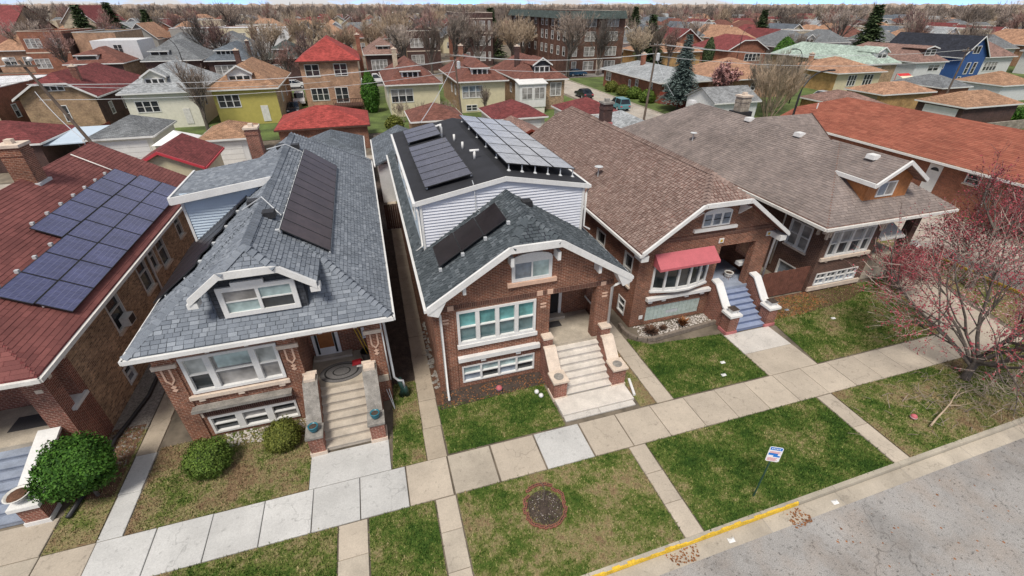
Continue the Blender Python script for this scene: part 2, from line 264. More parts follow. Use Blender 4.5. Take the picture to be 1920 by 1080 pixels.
class MB:
    def __init__(s): s.v = []; s.f = []
    def add(s, vs_, fs):
        b = len(s.v); s.v.extend([tuple(p) for p in vs_]); s.f.extend([tuple(i+b for i in f) for f in fs]); return s
    def poly(s, pts): return s.add(pts, [tuple(range(len(pts)))])
    def hexa(s, p): return s.add(p, [(0, 3, 2, 1), (4, 5, 6, 7), (0, 1, 5, 4), (1, 2, 6, 5), (2, 3, 7, 6), (3, 0, 4, 7)])
    def box(s, x0, x1, y0, y1, z0, z1): return s.hexa([(x0, y0, z0), (x1, y0, z0), (x1, y1, z0), (x0, y1, z0), (x0, y0, z1), (x1, y0, z1), (x1, y1, z1), (x0, y1, z1)])
    def fbox(s, F, u0, u1, d0, d1, z0, z1): return s.hexa([F(u0, d0, z0), F(u1, d0, z0), F(u1, d1, z0), F(u0, d1, z0), F(u0, d0, z1), F(u1, d0, z1), F(u1, d1, z1), F(u0, d1, z1)])
    def prism(s, pts, vec):
        n = len(pts); v = Vector(vec)
        q = [tuple(Vector(p)+v) for p in pts]
        return s.add(list(pts)+q, [tuple(range(n))[::-1], tuple(range(n, 2*n))]+[(i, (i+1) % n, n+(i+1) % n, n+i) for i in range(n)])
    def tube(s, pts, rad, n=6, caps=True):
        pts = [Vector(p) for p in pts]; k = len(pts); rad = [rad]*k if not hasattr(rad, '__len__') else rad
        b = len(s.v)
        for i, p in enumerate(pts):
            d = (pts[min(i+1, k-1)]-pts[max(i-1, 0)]); d = d.normalized() if d.length > 1e-9 else Vector((0, 0, 1))
            a = d.cross(Vector((0, 0, 1)) if abs(d.z) < .95 else Vector((1, 0, 0))).normalized(); c = d.cross(a)
            for j in range(n):
                t = 2*math.pi*j/n; s.v.append(tuple(p+(a*math.cos(t)+c*math.sin(t))*rad[i]))
        for i in range(k-1):
            for j in range(n): s.f.append((b+i*n+j, b+i*n+(j+1) % n, b+(i+1)*n+(j+1) % n, b+(i+1)*n+j))
        if caps: s.f.append(tuple(range(b+n-1, b-1, -1))); s.f.append(tuple(range(b+(k-1)*n, b+k*n)))
        return s
    def beam(s, p, q, w, h, drop=0):
        """box from p to q, w wide sideways, h high, top edge on the line minus drop"""
        p = Vector(p); q = Vector(q); d = (q-p).normalized(); a = d.cross(Vector((0, 0, 1))).normalized()*(w/2); up = Vector((0, 0, 1))
        t = -up*drop; bt = -up*(drop+h)
        return s.hexa([p-a+bt, p+a+bt, q+a+bt, q-a+bt, p-a+t, p+a+t, q+a+t, q-a+t])
    def lathe(s, c, prof, n=12):
        b = len(s.v); k = len(prof)
        for r_, z in prof:
            for j in range(n):
                t = 2*math.pi*j/n; s.v.append((c[0]+r_*math.cos(t), c[1]+r_*math.sin(t), c[2]+z))
        for i in range(k-1):
            for j in range(n): s.f.append((b+i*n+j, b+i*n+(j+1) % n, b+(i+1)*n+(j+1) % n, b+(i+1)*n+j))
        s.f.append(tuple(range(b+n-1, b-1, -1))); s.f.append(tuple(range(b+(k-1)*n, b+k*n)))
        return s
    def mesh(s, name, uv=True, smooth=False):
        me = bpy.data.meshes.new(name); me.from_pydata(s.v, [], s.f)
        if uv:
            L = me.uv_layers.new(name='UVMap').data; V = s.v
            for p in me.polygons:
                n = p.normal
                if abs(n.z) > .93:
                    for li, vi in zip(p.loop_indices, p.vertices): L[li].uv = (V[vi][0], V[vi][1])
                else:
                    h = math.hypot(n.x, n.y) or 1; tx, ty = -n.y/h, n.x/h
                    if abs(tx) > abs(ty):
                        if tx < 0: tx, ty = -tx, -ty
                    elif ty < 0: tx, ty = -tx, -ty
                    bx, by, bz = -n.z*n.x/h, -n.z*n.y/h, h
                    for li, vi in zip(p.loop_indices, p.vertices):
                        q = V[vi]; L[li].uv = (q[0]*tx+q[1]*ty, q[0]*bx+q[1]*by+q[2]*bz)
        if smooth:
            for p in me.polygons: p.use_smooth = True
        return me
    def build(s, name, mat, parent=None, label=None, cat=None, group=None, kind=None, uv=True, smooth=False):
        if not s.f: return None
        return _obj(name, s.mesh(name, uv, smooth), mat, parent, label, cat, group, kind)
def FR(y): return lambda u, d, z: (u, y-d, z)          # wall that faces the street (u = x)
def BK(y): return lambda u, d, z: (u, y+d, z)
def RT(x): return lambda u, d, z: (x+d, u, z)          # wall that faces +x (u = y)
def LF(x): return lambda u, d, z: (x-d, u, z)
def wall(m, F, u0, u1, z0, z1, holes=(), rev=.12):
    us = sorted({u0, u1, *[h[0] for h in holes], *[h[1] for h in holes]}); zs = sorted({z0, z1, *[h[2] for h in holes], *[h[3] for h in holes]})
    for a, b in zip(us, us[1:]):
        for c, d in zip(zs, zs[1:]):
            mu, mz = (a+b)/2, (c+d)/2
            if any(h[0] < mu < h[1] and h[2] < mz < h[3] for h in holes): continue
            m.poly([F(a, 0, c), F(b, 0, c), F(b, 0, d), F(a, 0, d)])
    for h in holes:
        a, b, c, d = h[:4]; r_ = -(h[4] if len(h) > 4 else rev)
        m.poly([F(a, 0, c), F(a, 0, d), F(a, r_, d), F(a, r_, c)]); m.poly([F(b, 0, c), F(b, 0, d), F(b, r_, d), F(b, r_, c)])
        m.poly([F(a, 0, c), F(b, 0, c), F(b, r_, c), F(a, r_, c)]); m.poly([F(a, 0, d), F(b, 0, d), F(b, r_, d), F(a, r_, d)])
    return m
def window(par, F, u0, u1, z0, z1, cols=(1,), panes=None, sash=True, frame='white', b=.07, d=.03, sill=None, deep=.11, muntin=0, mull=None):
    """casing and sashes as one part; each pane and the sill are sub-parts"""
    m = MB(); mull = mull or b*1.3
    m.fbox(F, u0, u1, -deep, d, z0, z0+b); m.fbox(F, u0, u1, -deep, d, z1-b, z1); m.fbox(F, u0, u0+b, -deep, d-.004, z0+b, z1-b); m.fbox(F, u1-b, u1, -deep, d-.004, z0+b, z1-b)
    tot = sum(cols); iu0, iu1 = u0+b, u1-b; W = iu1-iu0-mull*(len(cols)-1); u = iu0; cells = []
    for i, c in enumerate(cols):
        w = W*c/tot
        if i: m.fbox(F, u, u+mull, -deep, d-.008, z0+b, z1-b); u += mull
        cells.append((u, u+w)); u += w
    iz0, iz1 = z0+b, z1-b; mid = (iz0+iz1)/2; r_ = .022
    for a, c in cells:
        if sash: m.fbox(F, a, c, -deep+.02, d-.03, mid-r_, mid+r_)
        if muntin:
            for k in range(1, muntin): uu = a+(c-a)*k/muntin; m.fbox(F, uu-.012, uu+.012, -deep+.02, d-.04, iz0, iz1)
    o = m.build('window', frame, par, uv=False)
    for i, (a, c) in enumerate(cells):
        pm = panes[i % len(panes)] if panes else 'glass'
        parts = [(iz0, mid-r_, pm[1]), (mid+r_, iz1, pm[0])] if sash and isinstance(pm, tuple) else [(iz0, iz1, pm if isinstance(pm, str) else pm[0])]
        for p0, p1, mt in parts:
            q = MB(); q.fbox(F, a, c, -deep+.005, -deep+.03, p0, p1); q.build('pane', mt, o, uv=False)
    if sill:
        q = MB(); q.fbox(F, u0-.06, u1+.06, -.05, .1, z0-.1, z0-.004); q.build('sill', sill, o, uv=False)
    return o
def roofpolys(x0, x1, y0, y1, ze, k, cf=1.0, cb=1.0, rf=1.0, rb=1.0, axis='y'):
    if axis == 'x': x0, x1, y0, y1 = y0, y1, x0, x1
    w = (x1-x0)/2; xc = (x0+x1)/2; zr = ze+k*w
    P = lambda s, c, y: (xc+s*c*w, y, zr-k*w*c)
    Fa = (xc, y0+cf*w*rf, zr); Ba = (xc, y1-cb*w*rb, zr)
    def dd(L):
        o = []
        for p in L:
            if not o or (Vector(p)-Vector(o[-1])).length > 1e-4: o.append(p)
        if (Vector(o[0])-Vector(o[-1])).length < 1e-4: o.pop()
        return o
    left = dd([(x0, y0, ze), P(-1, cf, y0), Fa, Ba, P(-1, cb, y1), (x0, y1, ze)]); right = dd([(x1, y0, ze), (x1, y1, ze), P(1, cb, y1), Ba, Fa, P(1, cf, y0)])
    out = dict(left=left, right=right)
    if cf > 0: out['front'] = [P(-1, cf, y0), P(1, cf, y0), Fa]
    if cb > 0: out['back'] = [P(1, cb, y1), P(-1, cb, y1), Ba]
    if axis == 'x': out = {a: [(p[1], p[0], p[2]) for p in q] for a, q in out.items()}
    out_meta = dict(Fa=Fa, Ba=Ba, zr=zr, xc=xc)
    if axis == 'x': out_meta['Fa'] = (Fa[1], Fa[0], Fa[2]); out_meta['Ba'] = (Ba[1], Ba[0], Ba[2])
    return out, out_meta
def roofsolid(polys, t=.16):
    m = MB(); key = lambda p: tuple(round(c, 3) for c in p); edges = {}
    for q in polys.values():
        m.poly(q); m.poly([(p[0], p[1], p[2]-t) for p in q][::-1])
        for a, b in zip(q, q[1:]+q[:1]):
            e = (key(a), key(b)); r_ = (e[1], e[0])
            if r_ in edges: edges.pop(r_)
            else: edges[e] = (a, b)
    for a, b in edges.values(): m.poly([a, b, (b[0], b[1], b[2]-t), (a[0], a[1], a[2]-t)])
    return m
def shingles(m, poly, exp=.145, wmin=.14, wmax=.36, lift=.016, seed=1, base=.004, gap=.012):
    """overlapping tabs laid course by course over one roof plane"""
    R = random.Random(seed); P = [Vector(p) for p in poly]
    n = (P[1]-P[0]).cross(P[2]-P[0])
    i = 2
    while n.length < 1e-6: i += 1; n = (P[1]-P[0]).cross(P[i]-P[0])
    n.normalize()
    if n.z < 0: n = -n
    t = Vector((0, 0, 1)).cross(n).normalized(); s = n.cross(t)
    if s.z < 0: s = -s; t = -t
    O = P[0]; q = [((p-O).dot(t), (p-O).dot(s)) for p in P]
    lo = min(a[1] for a in q); hi = max(a[1] for a in q); y = lo; row = 0
    vv, ff = m.v, m.f
    while y < hi-.01:
        ym = min(y+exp*.5, hi-.001); xs = []
        for a, b in zip(q, q[1:]+q[:1]):
            if (a[1] <= ym) != (b[1] <= ym): xs.append(a[0]+(b[0]-a[0])*(ym-a[1])/(b[1]-a[1]))
        if len(xs) >= 2:
            xa, xb = min(xs), max(xs); x = xa-R.uniform(0, wmin)
            y2 = min(y+exp, hi)
            while x < xb:
                w = R.uniform(wmin, wmax); a = max(x, xa); b = min(x+w-gap*R.uniform(.5, 1.4), xb)
                if b-a > .02:
                    l1 = lift*R.uniform(.6, 1.3); k = len(vv)
                    A = O+t*a+s*y; B = O+t*b+s*y; C = O+t*b+s*y2; D = O+t*a+s*y2
                    vv.extend([tuple(A+n*base), tuple(B+n*base), tuple(A+n*(base+l1)), tuple(B+n*(base+l1)), tuple(C+n*base), tuple(D+n*base)])
                    ff.extend([(k, k+1, k+3, k+2), (k+2, k+3, k+4, k+5)])
                x += w
        y += exp; row += 1
    return m
def caps(m, p, q, w=.34, exp=.2, h=.035, seed=3):
    """folded cap pieces along a hip or ridge"""
    p = Vector(p); q = Vector(q); L = (q-p).length; d = (q-p)/L; a = d.cross(Vector((0, 0, 1))).normalized(); n = a.cross(d)
    if n.z < 0: n = -n
    k = max(1, int(L/exp))
    for i in range(k):
        A = p+d*(L*i/k-.02); B = p+d*(L*(i+1)/k+.03); l0, l1 = h+.065, h-.01
        c = [A-a*w/2-n*.05, A+n*l0, A+a*w/2-n*.05, B-a*w/2*.9-n*.06, B+n*(l1-.01), B+a*w/2*.9-n*.06, A-a*w/2-n*.09, A+a*w/2-n*.09]
        m.add(c, [(0, 1, 4, 3), (1, 2, 5, 4), (6, 7, 2, 1), (6, 1, 0)])
    return m
def gutter(par, segs, mat='white', w=.11, h=.12, name='gutter', drop=.04):
    for p, q in segs:
        m = MB(); m.beam(p, q, w, h, drop); m.build(name, mat, par, uv=False)
def fascia(par, segs, mat='white', w=.07, h=.26, name='bargeboard', drop=-.05):
    for p, q in segs:
        m = MB(); m.beam(p, q, w, h, drop); m.build(name, mat, par, uv=False)
def gablepoly(m, F, ua, ub, zb, x0, x1, ze, k, cf, t=.16):
    """wall infill under a gable or clipped gable: roof eaves x0, x1"""
    w = (x1-x0)/2; xc = (x0+x1)/2; zc = ze+k*w*(1-cf)-t
    za = ze+k*(ua-x0)-t; pts = [(ua, zb), (ub, zb), (ub, ze+k*(x1-ub)-t)]
    if cf > .02: pts += [(xc+cf*w, zc), (xc-cf*w, zc)]
    else: pts += [(xc, zc)]
    pts += [(ua, za)]
    m.poly([F(u, 0, z) for u, z in pts]); return m
def chimney(par, x, y, z0, z1, w=.6, d=.6, mat='brick_brown', cap='stone', pots=0, name='chimney'):
    m = MB(); m.box(x-w/2, x+w/2, y-d/2, y+d/2, z0, z1); m.box(x-w/2-.03, x+w/2+.03, y-d/2-.03, y+d/2+.03, z1-.35, z1-.22)
    o = m.build(name, mat, par)
    m = MB(); m.box(x-w/2-.06, x+w/2+.06, y-d/2-.06, y+d/2+.06, z1+.003, z1+.12); m.box(x-.13, x+.13, y-.13, y+.13, z1+.123, z1+.3); m.build('cap', cap, o, uv=False)
    return o
def steps(par, x0, x1, yt, zt, yb, n, mat, top=None):
    """n risers from the ground at yb up to zt at yt; each step is a part"""
    for i in range(n-1):
        z1 = zt*(i+1)/n; ya = yb+(yt-yb)*i/(n-1)
        m = MB(); m.box(x0, x1, ya, yt-.003*i, zt*i/n+.001*(i > 0), z1); st = m.build('step', mat, par, uv=False)
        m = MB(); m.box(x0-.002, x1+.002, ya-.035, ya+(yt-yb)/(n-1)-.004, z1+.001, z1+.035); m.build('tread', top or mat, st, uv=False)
def cheek(par, x0, x1, prof, wallmat, capmat, capt=.07, over=.04, bottom=0):
    """sloping side wall of a stair: prof = [(y, ztop), ...] from street to house"""
    pts = [(x0, prof[0][0], bottom)]+[(x0, y, z) for y, z in prof]+[(x0, prof[-1][0], bottom)]
    m = MB(); m.prism(pts, (x1-x0, 0, 0)); w_ = m.build('stair_wall', wallmat, par)
    for (y0, z0), (y1, z1) in zip(prof, prof[1:]):
        if abs(y1-y0) < .02: continue
        m = MB(); m.prism([(x0-over, y0, z0+.003), (x0-over, y1, z1+.003), (x0-over, y1, z1+capt), (x0-over, y0, z0+capt)], (x1-x0+2*over, 0, 0)); m.build('coping', capmat, w_, uv=False)
def pier(par, x0, x1, y0, y1, z0, z1, mat, cap, over=.06, t=.1, base=None):
    m = MB(); m.box(x0, x1, y0, y1, z0, z1); o = m.build('pier', mat, par)
    m = MB(); m.box(x0-over, x1+over, y0-over, y1+over, z1+.003, z1+t); m.build('cap', cap, o, uv=False)
    if base:
        m = MB(); m.box(x0-.04, x1+.04, y0-.04, y1+.04, z0+.001, z0+.16); m.build('plinth', base, o, uv=False)
    return o
def pipe(par, pts, r_=.045, mat='white', name='downspout'):
    m = MB(); m.tube(pts, r_, 6); return m.build(name, mat, par, uv=False, smooth=True)
def panel_mesh(name, w, l, t=.04, mat='pv_black', fr='black_metal', fw=.018):
    """one photovoltaic panel lying in its own xy plane, with a raised frame"""
    m = MB(); m.box(-w/2+fw, w/2-fw, -l/2+fw, l/2-fw, 0, t-.006); n0 = len(m.f)
    for a in ((-w/2, w/2, -l/2, -l/2+fw), (-w/2, w/2, l/2-fw, l/2), (-w/2, -w/2+fw, -l/2+fw, l/2-fw), (w/2-fw, w/2, -l/2+fw, l/2-fw)): m.box(*a, 0, t)
    me = m.mesh(name, uv=False); me.materials.append(MATS[mat]); me.materials.append(MATS[fr])
    for i, p in enumerate(me.polygons): p.material_index = 0 if i < n0 else 1
    return me
def place(me, name, parent, M):
    o = bpy.data.objects.new(name, me); COL.objects.link(o); o.parent = parent
    o.matrix_parent_inverse = Matrix.Translation(-Vector(parent.get('_w', (0, 0, 0)))); o.matrix_basis = M
    return o
def basis(o, ex, ey, ez):
    return Matrix(((ex[0], ey[0], ez[0], o[0]), (ex[1], ey[1], ez[1], o[1]), (ex[2], ey[2], ez[2], o[2]), (0, 0, 0, 1)))
def copy_tree(o, loc, rz=0, sc=1.0, label=None, group=None):
    c = o.copy(); COL.objects.link(c); c.location = loc; c.rotation_euler = (0, 0, rz); c.scale = (sc, sc, sc) if not hasattr(sc, '__len__') else sc
    if label: c['label'] = label
    if group: c['group'] = group
    for ch in o.children:
        d = ch.copy(); COL.objects.link(d); d.parent = c; d.matrix_parent_inverse = Matrix.Identity(4)
        for g in ch.children:
            e = g.copy(); COL.objects.link(e); e.parent = d; e.matrix_parent_inverse = Matrix.Identity(4)
    return c
def struct(name, m, mat, uv=False, label=None): return m.build(name, mat, kind='structure', uv=uv, label=label)
# ------------------------------------------------------------------ ground, road, walks, lawns
def curb_y(x): return 5.47+.0165*x
m = MB()
xs = [-4000, -60, -20, 0, 15, 30, 60, 4000]
for a, b in zip(xs, xs[1:]):
    ca, cb = curb_y(max(-60, min(a, 60))), curb_y(max(-60, min(b, 60)))
    m.poly([(a, -4000, -.2), (b, -4000, -.2), (b, cb+.05, -.2), (a, ca+.05, -.2)])
    m.poly([(a, ca+.05, -.2), (b, cb+.05, -.2), (b, cb+.05, -.03), (a, ca+.05, -.03)])
    m.poly([(a, ca+.05, -.03), (b, cb+.05, -.03), (b, 4000, -.03), (a, 4000, -.03)])
struct('ground', m, 'ground_far', label='bare brown ground under the whole neighbourhood')
m = MB(); m.poly([(-60, -9, -.13), (60, -9, -.13), (60, curb_y(60)-.02, -.13), (-60, curb_y(-60)-.02, -.13)])
struct('road', m, 'asphalt', label='worn grey asphalt street at the lower right')
gut = thing('gutter_strip', 'concrete gutter strip along the kerb', 'gutter', (5, 5, -.12), kind='structure'); del gut['category']
kb = thing('kerb', 'concrete kerb beside the street, partly painted yellow', 'kerb', (5, 5.5, -.12), kind='structure'); del kb['category']
x = -8.0; i = 0
while x < 30:
    L = 3.0; a, b = x, x+L-.015
    m = MB(); m.add([(a, curb_y(a), -.2), (b, curb_y(b), -.2), (b, curb_y(b)+.16, -.2), (a, curb_y(a)+.16, -.2), (a, curb_y(a)+.02, .015), (b, curb_y(b)+.02, .015), (b, curb_y(b)+.16, .02), (a, curb_y(a)+.16, .02)], [(0, 3, 2, 1), (4, 5, 6, 7), (0, 1, 5, 4), (1, 2, 6, 5), (2, 3, 7, 6), (3, 0, 4, 7)])
    m.build('kerb_stone', 'curb', kb, uv=False)
    m = MB(); m.add([(a, curb_y(a)-.46, -.128), (b, curb_y(b)-.46, -.128), (b, curb_y(b)-.004, -.112), (a, curb_y(a)-.004, -.112)], [(0, 1, 2, 3)]); m.build('gutter_slab', 'conc_old', gut, uv=False)
    x += L; i += 1
m = MB()
x = 3.2
while x < 11.3:                                     # yellow paint on the street face of the kerb, chipped along its top edge
    b = x+.25; t0, t1 = U(.0, .075), U(.0, .075)
    m.add([(x, curb_y(x)-.004, -.105), (b, curb_y(b)-.004, -.105), (b, curb_y(b)+.016, .02), (x, curb_y(x)+.016, .02), (b, curb_y(b)+.03+t1, .0225), (x, curb_y(x)+.03+t1, .0225)], [(0, 1, 2, 3), (3, 2, 4, 5)]); x = b
m.build('yellow_paint', 'yellow_paint', kb, uv=False)

def slab(par, x0, x1, y0, y1, mat, z=.02, t=.07, name='slab', j=.006):
    m = MB(); c = .012; q = [(x0, y0), (x1, y0), (x1, y1), (x0, y1)]; q = [(x+U(-j, j), y+U(-j, j)) for x, y in q]; cx, cy = (x0+x1)/2, (y0+y1)/2
    ins = [(x+(c if x < cx else -c), y+(c if y < cy else -c)) for x, y in q]; dz = [U(-.004, .004) for _ in q]
    m.add([(x, y, z-t) for x, y in q]+[(x, y, z-.012+d) for (x, y), d in zip(q, dz)]+[(x, y, z+d) for (x, y), d in zip(ins, dz)], [(0, 1, 5, 4), (1, 2, 6, 5), (2, 3, 7, 6), (3, 0, 4, 7), (4, 5, 9, 8), (5, 6, 10, 9), (6, 7, 11, 10), (7, 4, 8, 11), (8, 9, 10, 11)])
    return m.build(name, mat, par, uv=False)
sw = thing('sidewalk', 'concrete sidewalk of square slabs along the front yards', 'sidewalk', (0, 10, 0), kind='structure'); del sw['category']
js = [-17.2, -15.7, -14.2, -12.7, -11.15, -9.75, -8.15, -6.6, -5.1, -3.62, -2.15, -.63, .84, 2.41, 4.1, 5.93, 7.5, 9.05, 10.6, 12.1, 13.6, 15.1, 16.6, 18.1, 19.6, 21.1, 22.6, 24.1, 25.6, 27.1, 28.6]
for i, (a, b) in enumerate(zip(js, js[1:])):
    mt = 'conc_grey' if -9.8 < a < -.7 or abs(a-4.1) < .1 else 'conc_tan' if (i % 3 or a > 5) else 'conc_old'
    g = .012 if a > 7 or a < -1 else .03
    slab(sw, a+g, b-g, 9.23, 10.77, mt)
def walk(name, label, x0, x1, y0, y1, L, mats, skew=0):
    w = thing(name, label, 'path', ((x0+x1)/2, (y0+y1)/2, 0), kind='structure'); del w['category']
    y = y0; i = 0
    while y < y1-.05:
        e = min(y+L, y1); s_ = skew*(y-y0); slab(w, x0+s_, x1+s_, y+.008, e-.008, mats[i % len(mats)], z=.014); y = e; i += 1
    return w
walk('side_path', 'long narrow concrete path between the two solar houses', .17, .86, 10.79, 44, 1.45, ['conc_walk'], .012)
walk('side_path', 'concrete path left of the grey-roofed house', -9.76, -9.1, 10.79, 31, 1.6, ['conc_grey', 'conc_grey', 'conc_walk', 'conc_walk', 'conc_walk', 'conc_walk', 'conc_walk', 'conc_walk'], -.012)
walk('side_path', 'concrete path between the white-topped house and the brown-roofed house', 9.45, 10.2, 10.82, 30, 1.45, ['conc_tan'], .01)
walk('parkway_path', 'short concrete path across the verge at the bottom left', -2.8, -1.95, 5.6, 9.2, 1.25, ['conc_tan', 'conc_old'])
walk('parkway_path', 'short concrete path across the verge below the middle side path', .2, .86, 5.65, 9.2, 1.2, ['conc_tan', 'conc_old'])
walk('parkway_path', 'concrete path across the verge right of the brick-ringed bed', 7.26, 7.9, 5.75, 9.2, 1.15, ['conc_tan'])
walk('parkway_path', 'concrete path across the verge beyond the blue sign', 15.9, 16.62, 5.9, 9.2, 1.65, ['conc_tan'])
walk('front_pad', 'grey concrete pad below the tan front steps', -3.78, -1.1, 10.79, 12.16, 1.4, ['conc_grey'])
walk('front_pad', 'concrete pad in two slabs below the blue steps', 15.0, 17.62, 10.79, 13.76, 1.5, ['conc_tan', 'conc_white'])
walk('front_pad', 'tan concrete pad below the striped steps at the left edge', -14.2, -11.2, 10.79, 12.05, 1.3, ['conc_tan'])
pd = thing('front_pad', 'white painted landing with peeling paint below the pale steps', 'landing', (7, 11.5, 0), kind='structure'); del pd['category']
slab(pd, 5.5, 8.62, 11.25, 12.15, 'step_white', z=.12, t=.14); slab(pd, 5.52, 7.0, 10.98, 11.24, 'conc_white', z=.06); slab(pd, 7.01, 8.55, 10.98, 11.24, 'conc_white', z=.06)
# corner walk and side street at the right
cw = thing('corner_path', 'petal-strewn concrete path curving away beside the corner house', 'path', (28, 14, 0), kind='structure'); del cw['category']
pts = [(25.4, 10.8, 28.7, 9.3), (26.6, 13, 29.3, 12.2), (27.9, 15.5, 30.6, 15), (29.2, 18, 31.6, 17.8), (29.7, 22, 31.8, 22), (29.8, 27, 31.9, 27), (29.9, 33, 32, 33), (30, 40, 32.1, 40)]
for (a, b, c, d), (e, f, g, h) in zip(pts, pts[1:]):
    m = MB(); m.add([(a, b, .012), (c, d, .012), (g, h-.02, .012), (e, f-.02, .012), (a, b, -.06), (c, d, -.06), (g, h-.02, -.06), (e, f-.02, -.06)], [(0, 1, 2, 3), (0, 4, 5, 1), (1, 5, 6, 2), (2, 6, 7, 3), (3, 7, 4, 0)]); m.build('slab', 'conc_tan', cw, uv=False)
m = MB(); m.poly([(33.3, 6, -.012), (40.3, 6, -.012), (41.5, 46, -.012), (42.5, 120, -.012), (35.5, 120, -.012), (34.4, 46, -.012)]); struct('side_street', m, 'alley', label='pale concrete side street right of the corner house')
sk = thing('side_kerb', 'kerb with faded yellow paint along the side street', 'kerb', (33.2, 14, 0), kind='structure'); del sk['category']
for a in range(8, 46, 3): m = MB(); dx = .027*(a-6); m.box(33.15+dx, 33.3+dx, a, a+2.98, -.05, .1); m.build('kerb_stone', 'yellow_paint' if 11 <= a < 17 else 'curb', sk, uv=False)
for a in range(14, 120, 4): m = MB(); dx = .02*(a-6); m.box(40.4+dx, 40.55+dx, a, a+3.98, -.05, .1); m.build('kerb_stone', 'curb', sk, uv=False)
m = MB(); m.poly([(-60, 47, -.01), (33.5, 47, -.01), (33.5, 51, -.01), (-60, 51, -.01)]); struct('alley', m, 'alley', label='concrete alley between the two rows of garages')
m = MB(); m.poly([(-300, 101, -.01), (300, 101, -.01), (300, 111, -.01), (-300, 111, -.01)]); struct('back_street', m, 'street', label='next street seen between the far houses')
m = MB(); m.poly([(43, 56, -.008), (300, 56, -.008), (300, 61, -.008), (43, 61, -.008)]); struct('back_alley', m, 'alley', label='alley behind the garages at the far right')

LAWNS = []
BL = [[], []]
def lawn(label, pts, dry=0.0, dens=900, h=.045, z=-.004):
    dry = dry*.95
    """a lawn sheet with modelled blades; dry shifts it towards straw"""
    m = MB(); m.poly([(x, y, z) for x, y in pts]); o = struct('lawn', m, 'grass_base', label=label)
    a = o.data.attributes.new('dry', 'FLOAT', 'POINT'); a.data.foreach_set('value', [dry]*len(pts))
    LAWNS.append((pts, dry, dens, h))
lawn('brownish front lawn between the left path and the tan steps', [(-9.05, 10.8), (-3.8, 10.8), (-3.8, 14.15), (-9.05, 14.15)], .25)
lawn('narrow reddish lawn beside the lollipop bush', [(-11.15, 10.8), (-9.8, 10.8), (-9.85, 15.5), (-11.15, 15.5)], .24, 500)
lawn('small brown lawn between the tan steps and the middle path', [(-1.05, 10.8), (.13, 10.8), (.2, 15), (-.7, 15)], .14)
lawn('green front lawn of the white-topped house', [(.92, 10.85), (5.45, 10.85), (5.4, 13.2), (.9, 13.2)], -.05)
lawn('dry strip beside the pale steps', [(8.7, 10.85), (9.4, 10.85), (9.45, 15), (8.75, 14)], .26, 500)
lawn('green front lawn beside the blue steps', [(10.25, 10.85), (14.95, 10.85), (14.95, 13.9), (11.2, 14.2), (10.3, 14.9)], -.08)
lawn('front lawn of the corner house below the dark hedge soil', [(17.7, 10.85), (25.2, 10.85), (27.8, 15.6), (18.3, 15.6)], .06)
lawn('verge lawn at the bottom left corner', [(-17, 5.4), (-2.85, 5.5), (-2.85, 9.2), (-17, 9.2)], .03)
lawn('square of verge lawn between the two left verge paths', [(-1.9, 5.6), (.15, 5.6), (.15, 9.2), (-1.9, 9.2)], .0)
lawn('verge lawn around the brick-ringed bed', [(.9, 5.65), (7.22, 5.75), (7.22, 9.2), (.9, 9.2)], .10)
lawn('green verge lawn with the blue sign', [(7.95, 5.76), (15.85, 5.9), (15.85, 9.2), (7.95, 9.2)], -.07)
lawn('dry verge lawn under the budding tree', [(16.68, 5.92), (32, 6.1), (29, 9.2), (16.68, 9.2)], .14, 700)
lawn('grass strip between the corner path and the yellow side kerb', [(29.0, 9.4), (33.1, 9.4), (33.6, 40), (32.2, 40), (31.8, 18)], .2, 350)
def blades():
    R = np.random.default_rng(5); V = []; D = []
    for pts, dry, dens, h in LAWNS:
        P = np.array(pts); x0, y0 = P.min(0); x1, y1 = P.max(0); n = int((x1-x0)*(y1-y0)*dens)
        q = np.stack([R.uniform(x0-.03, x1+.03, n), R.uniform(y0-.03, y1+.03, n)], 1)
        ins = np.zeros(n, bool); j = len(P)-1
        for i in range(len(P)):
            xi, yi = P[i]; xj, yj = P[j]
            c = ((yi > q[:, 1]) != (yj > q[:, 1])) & (q[:, 0] < (xj-xi)*(q[:, 1]-yi)/(yj-yi+1e-12)+xi); ins ^= c; j = i
        q = q[ins]; n = len(q); q = q+R.normal(0, .032, (n, 2)); ang = R.uniform(0, 6.283, n); w = R.uniform(.010, .02, n); tall = R.random(n) < .12; hh = h*R.uniform(.5, 1.4, n)*np.where(tall, 1.9, 1.0); w = w*np.where(tall, 1.5, 1.0); ln = R.uniform(.01, .055, n); la = R.uniform(0, 6.283, n)
        a = np.stack([q[:, 0]-np.cos(ang)*w, q[:, 1]-np.sin(ang)*w, np.full(n, -.004)], 1); b = np.stack([q[:, 0]+np.cos(ang)*w, q[:, 1]+np.sin(ang)*w, np.full(n, -.004)], 1)
        c = np.stack([q[:, 0]+np.cos(la)*ln, q[:, 1]+np.sin(la)*ln, hh], 1)
        V.append(np.stack([a, b, c], 1).reshape(-1, 3)); D.append(np.full(3*n, dry))
    V = np.concatenate(V); D = np.concatenate(D); n = len(V)//3
    return V, D, n
def rawmesh(name, V, n, k=3):
    me = bpy.data.meshes.new(name); me.vertices.add(len(V)); me.vertices.foreach_set('co', np.asarray(V, np.float32).ravel())
    me.loops.add(n*k); me.loops.foreach_set('vertex_index', np.arange(n*k, dtype=np.int32)); me.polygons.add(n); me.polygons.foreach_set('loop_start', np.arange(0, n*k, k, dtype=np.int32))
    me.update(calc_edges=True); return me
V, D, n = blades(); me = rawmesh('grass', V, n); a = me.attributes.new('dry', 'FLOAT', 'POINT'); a.data.foreach_set('value', D.astype(np.float32))
_obj('grass', me, 'grass_blades', None, 'short mixed green and straw grass of the front lawns and verges', 'grass', None, 'stuff')

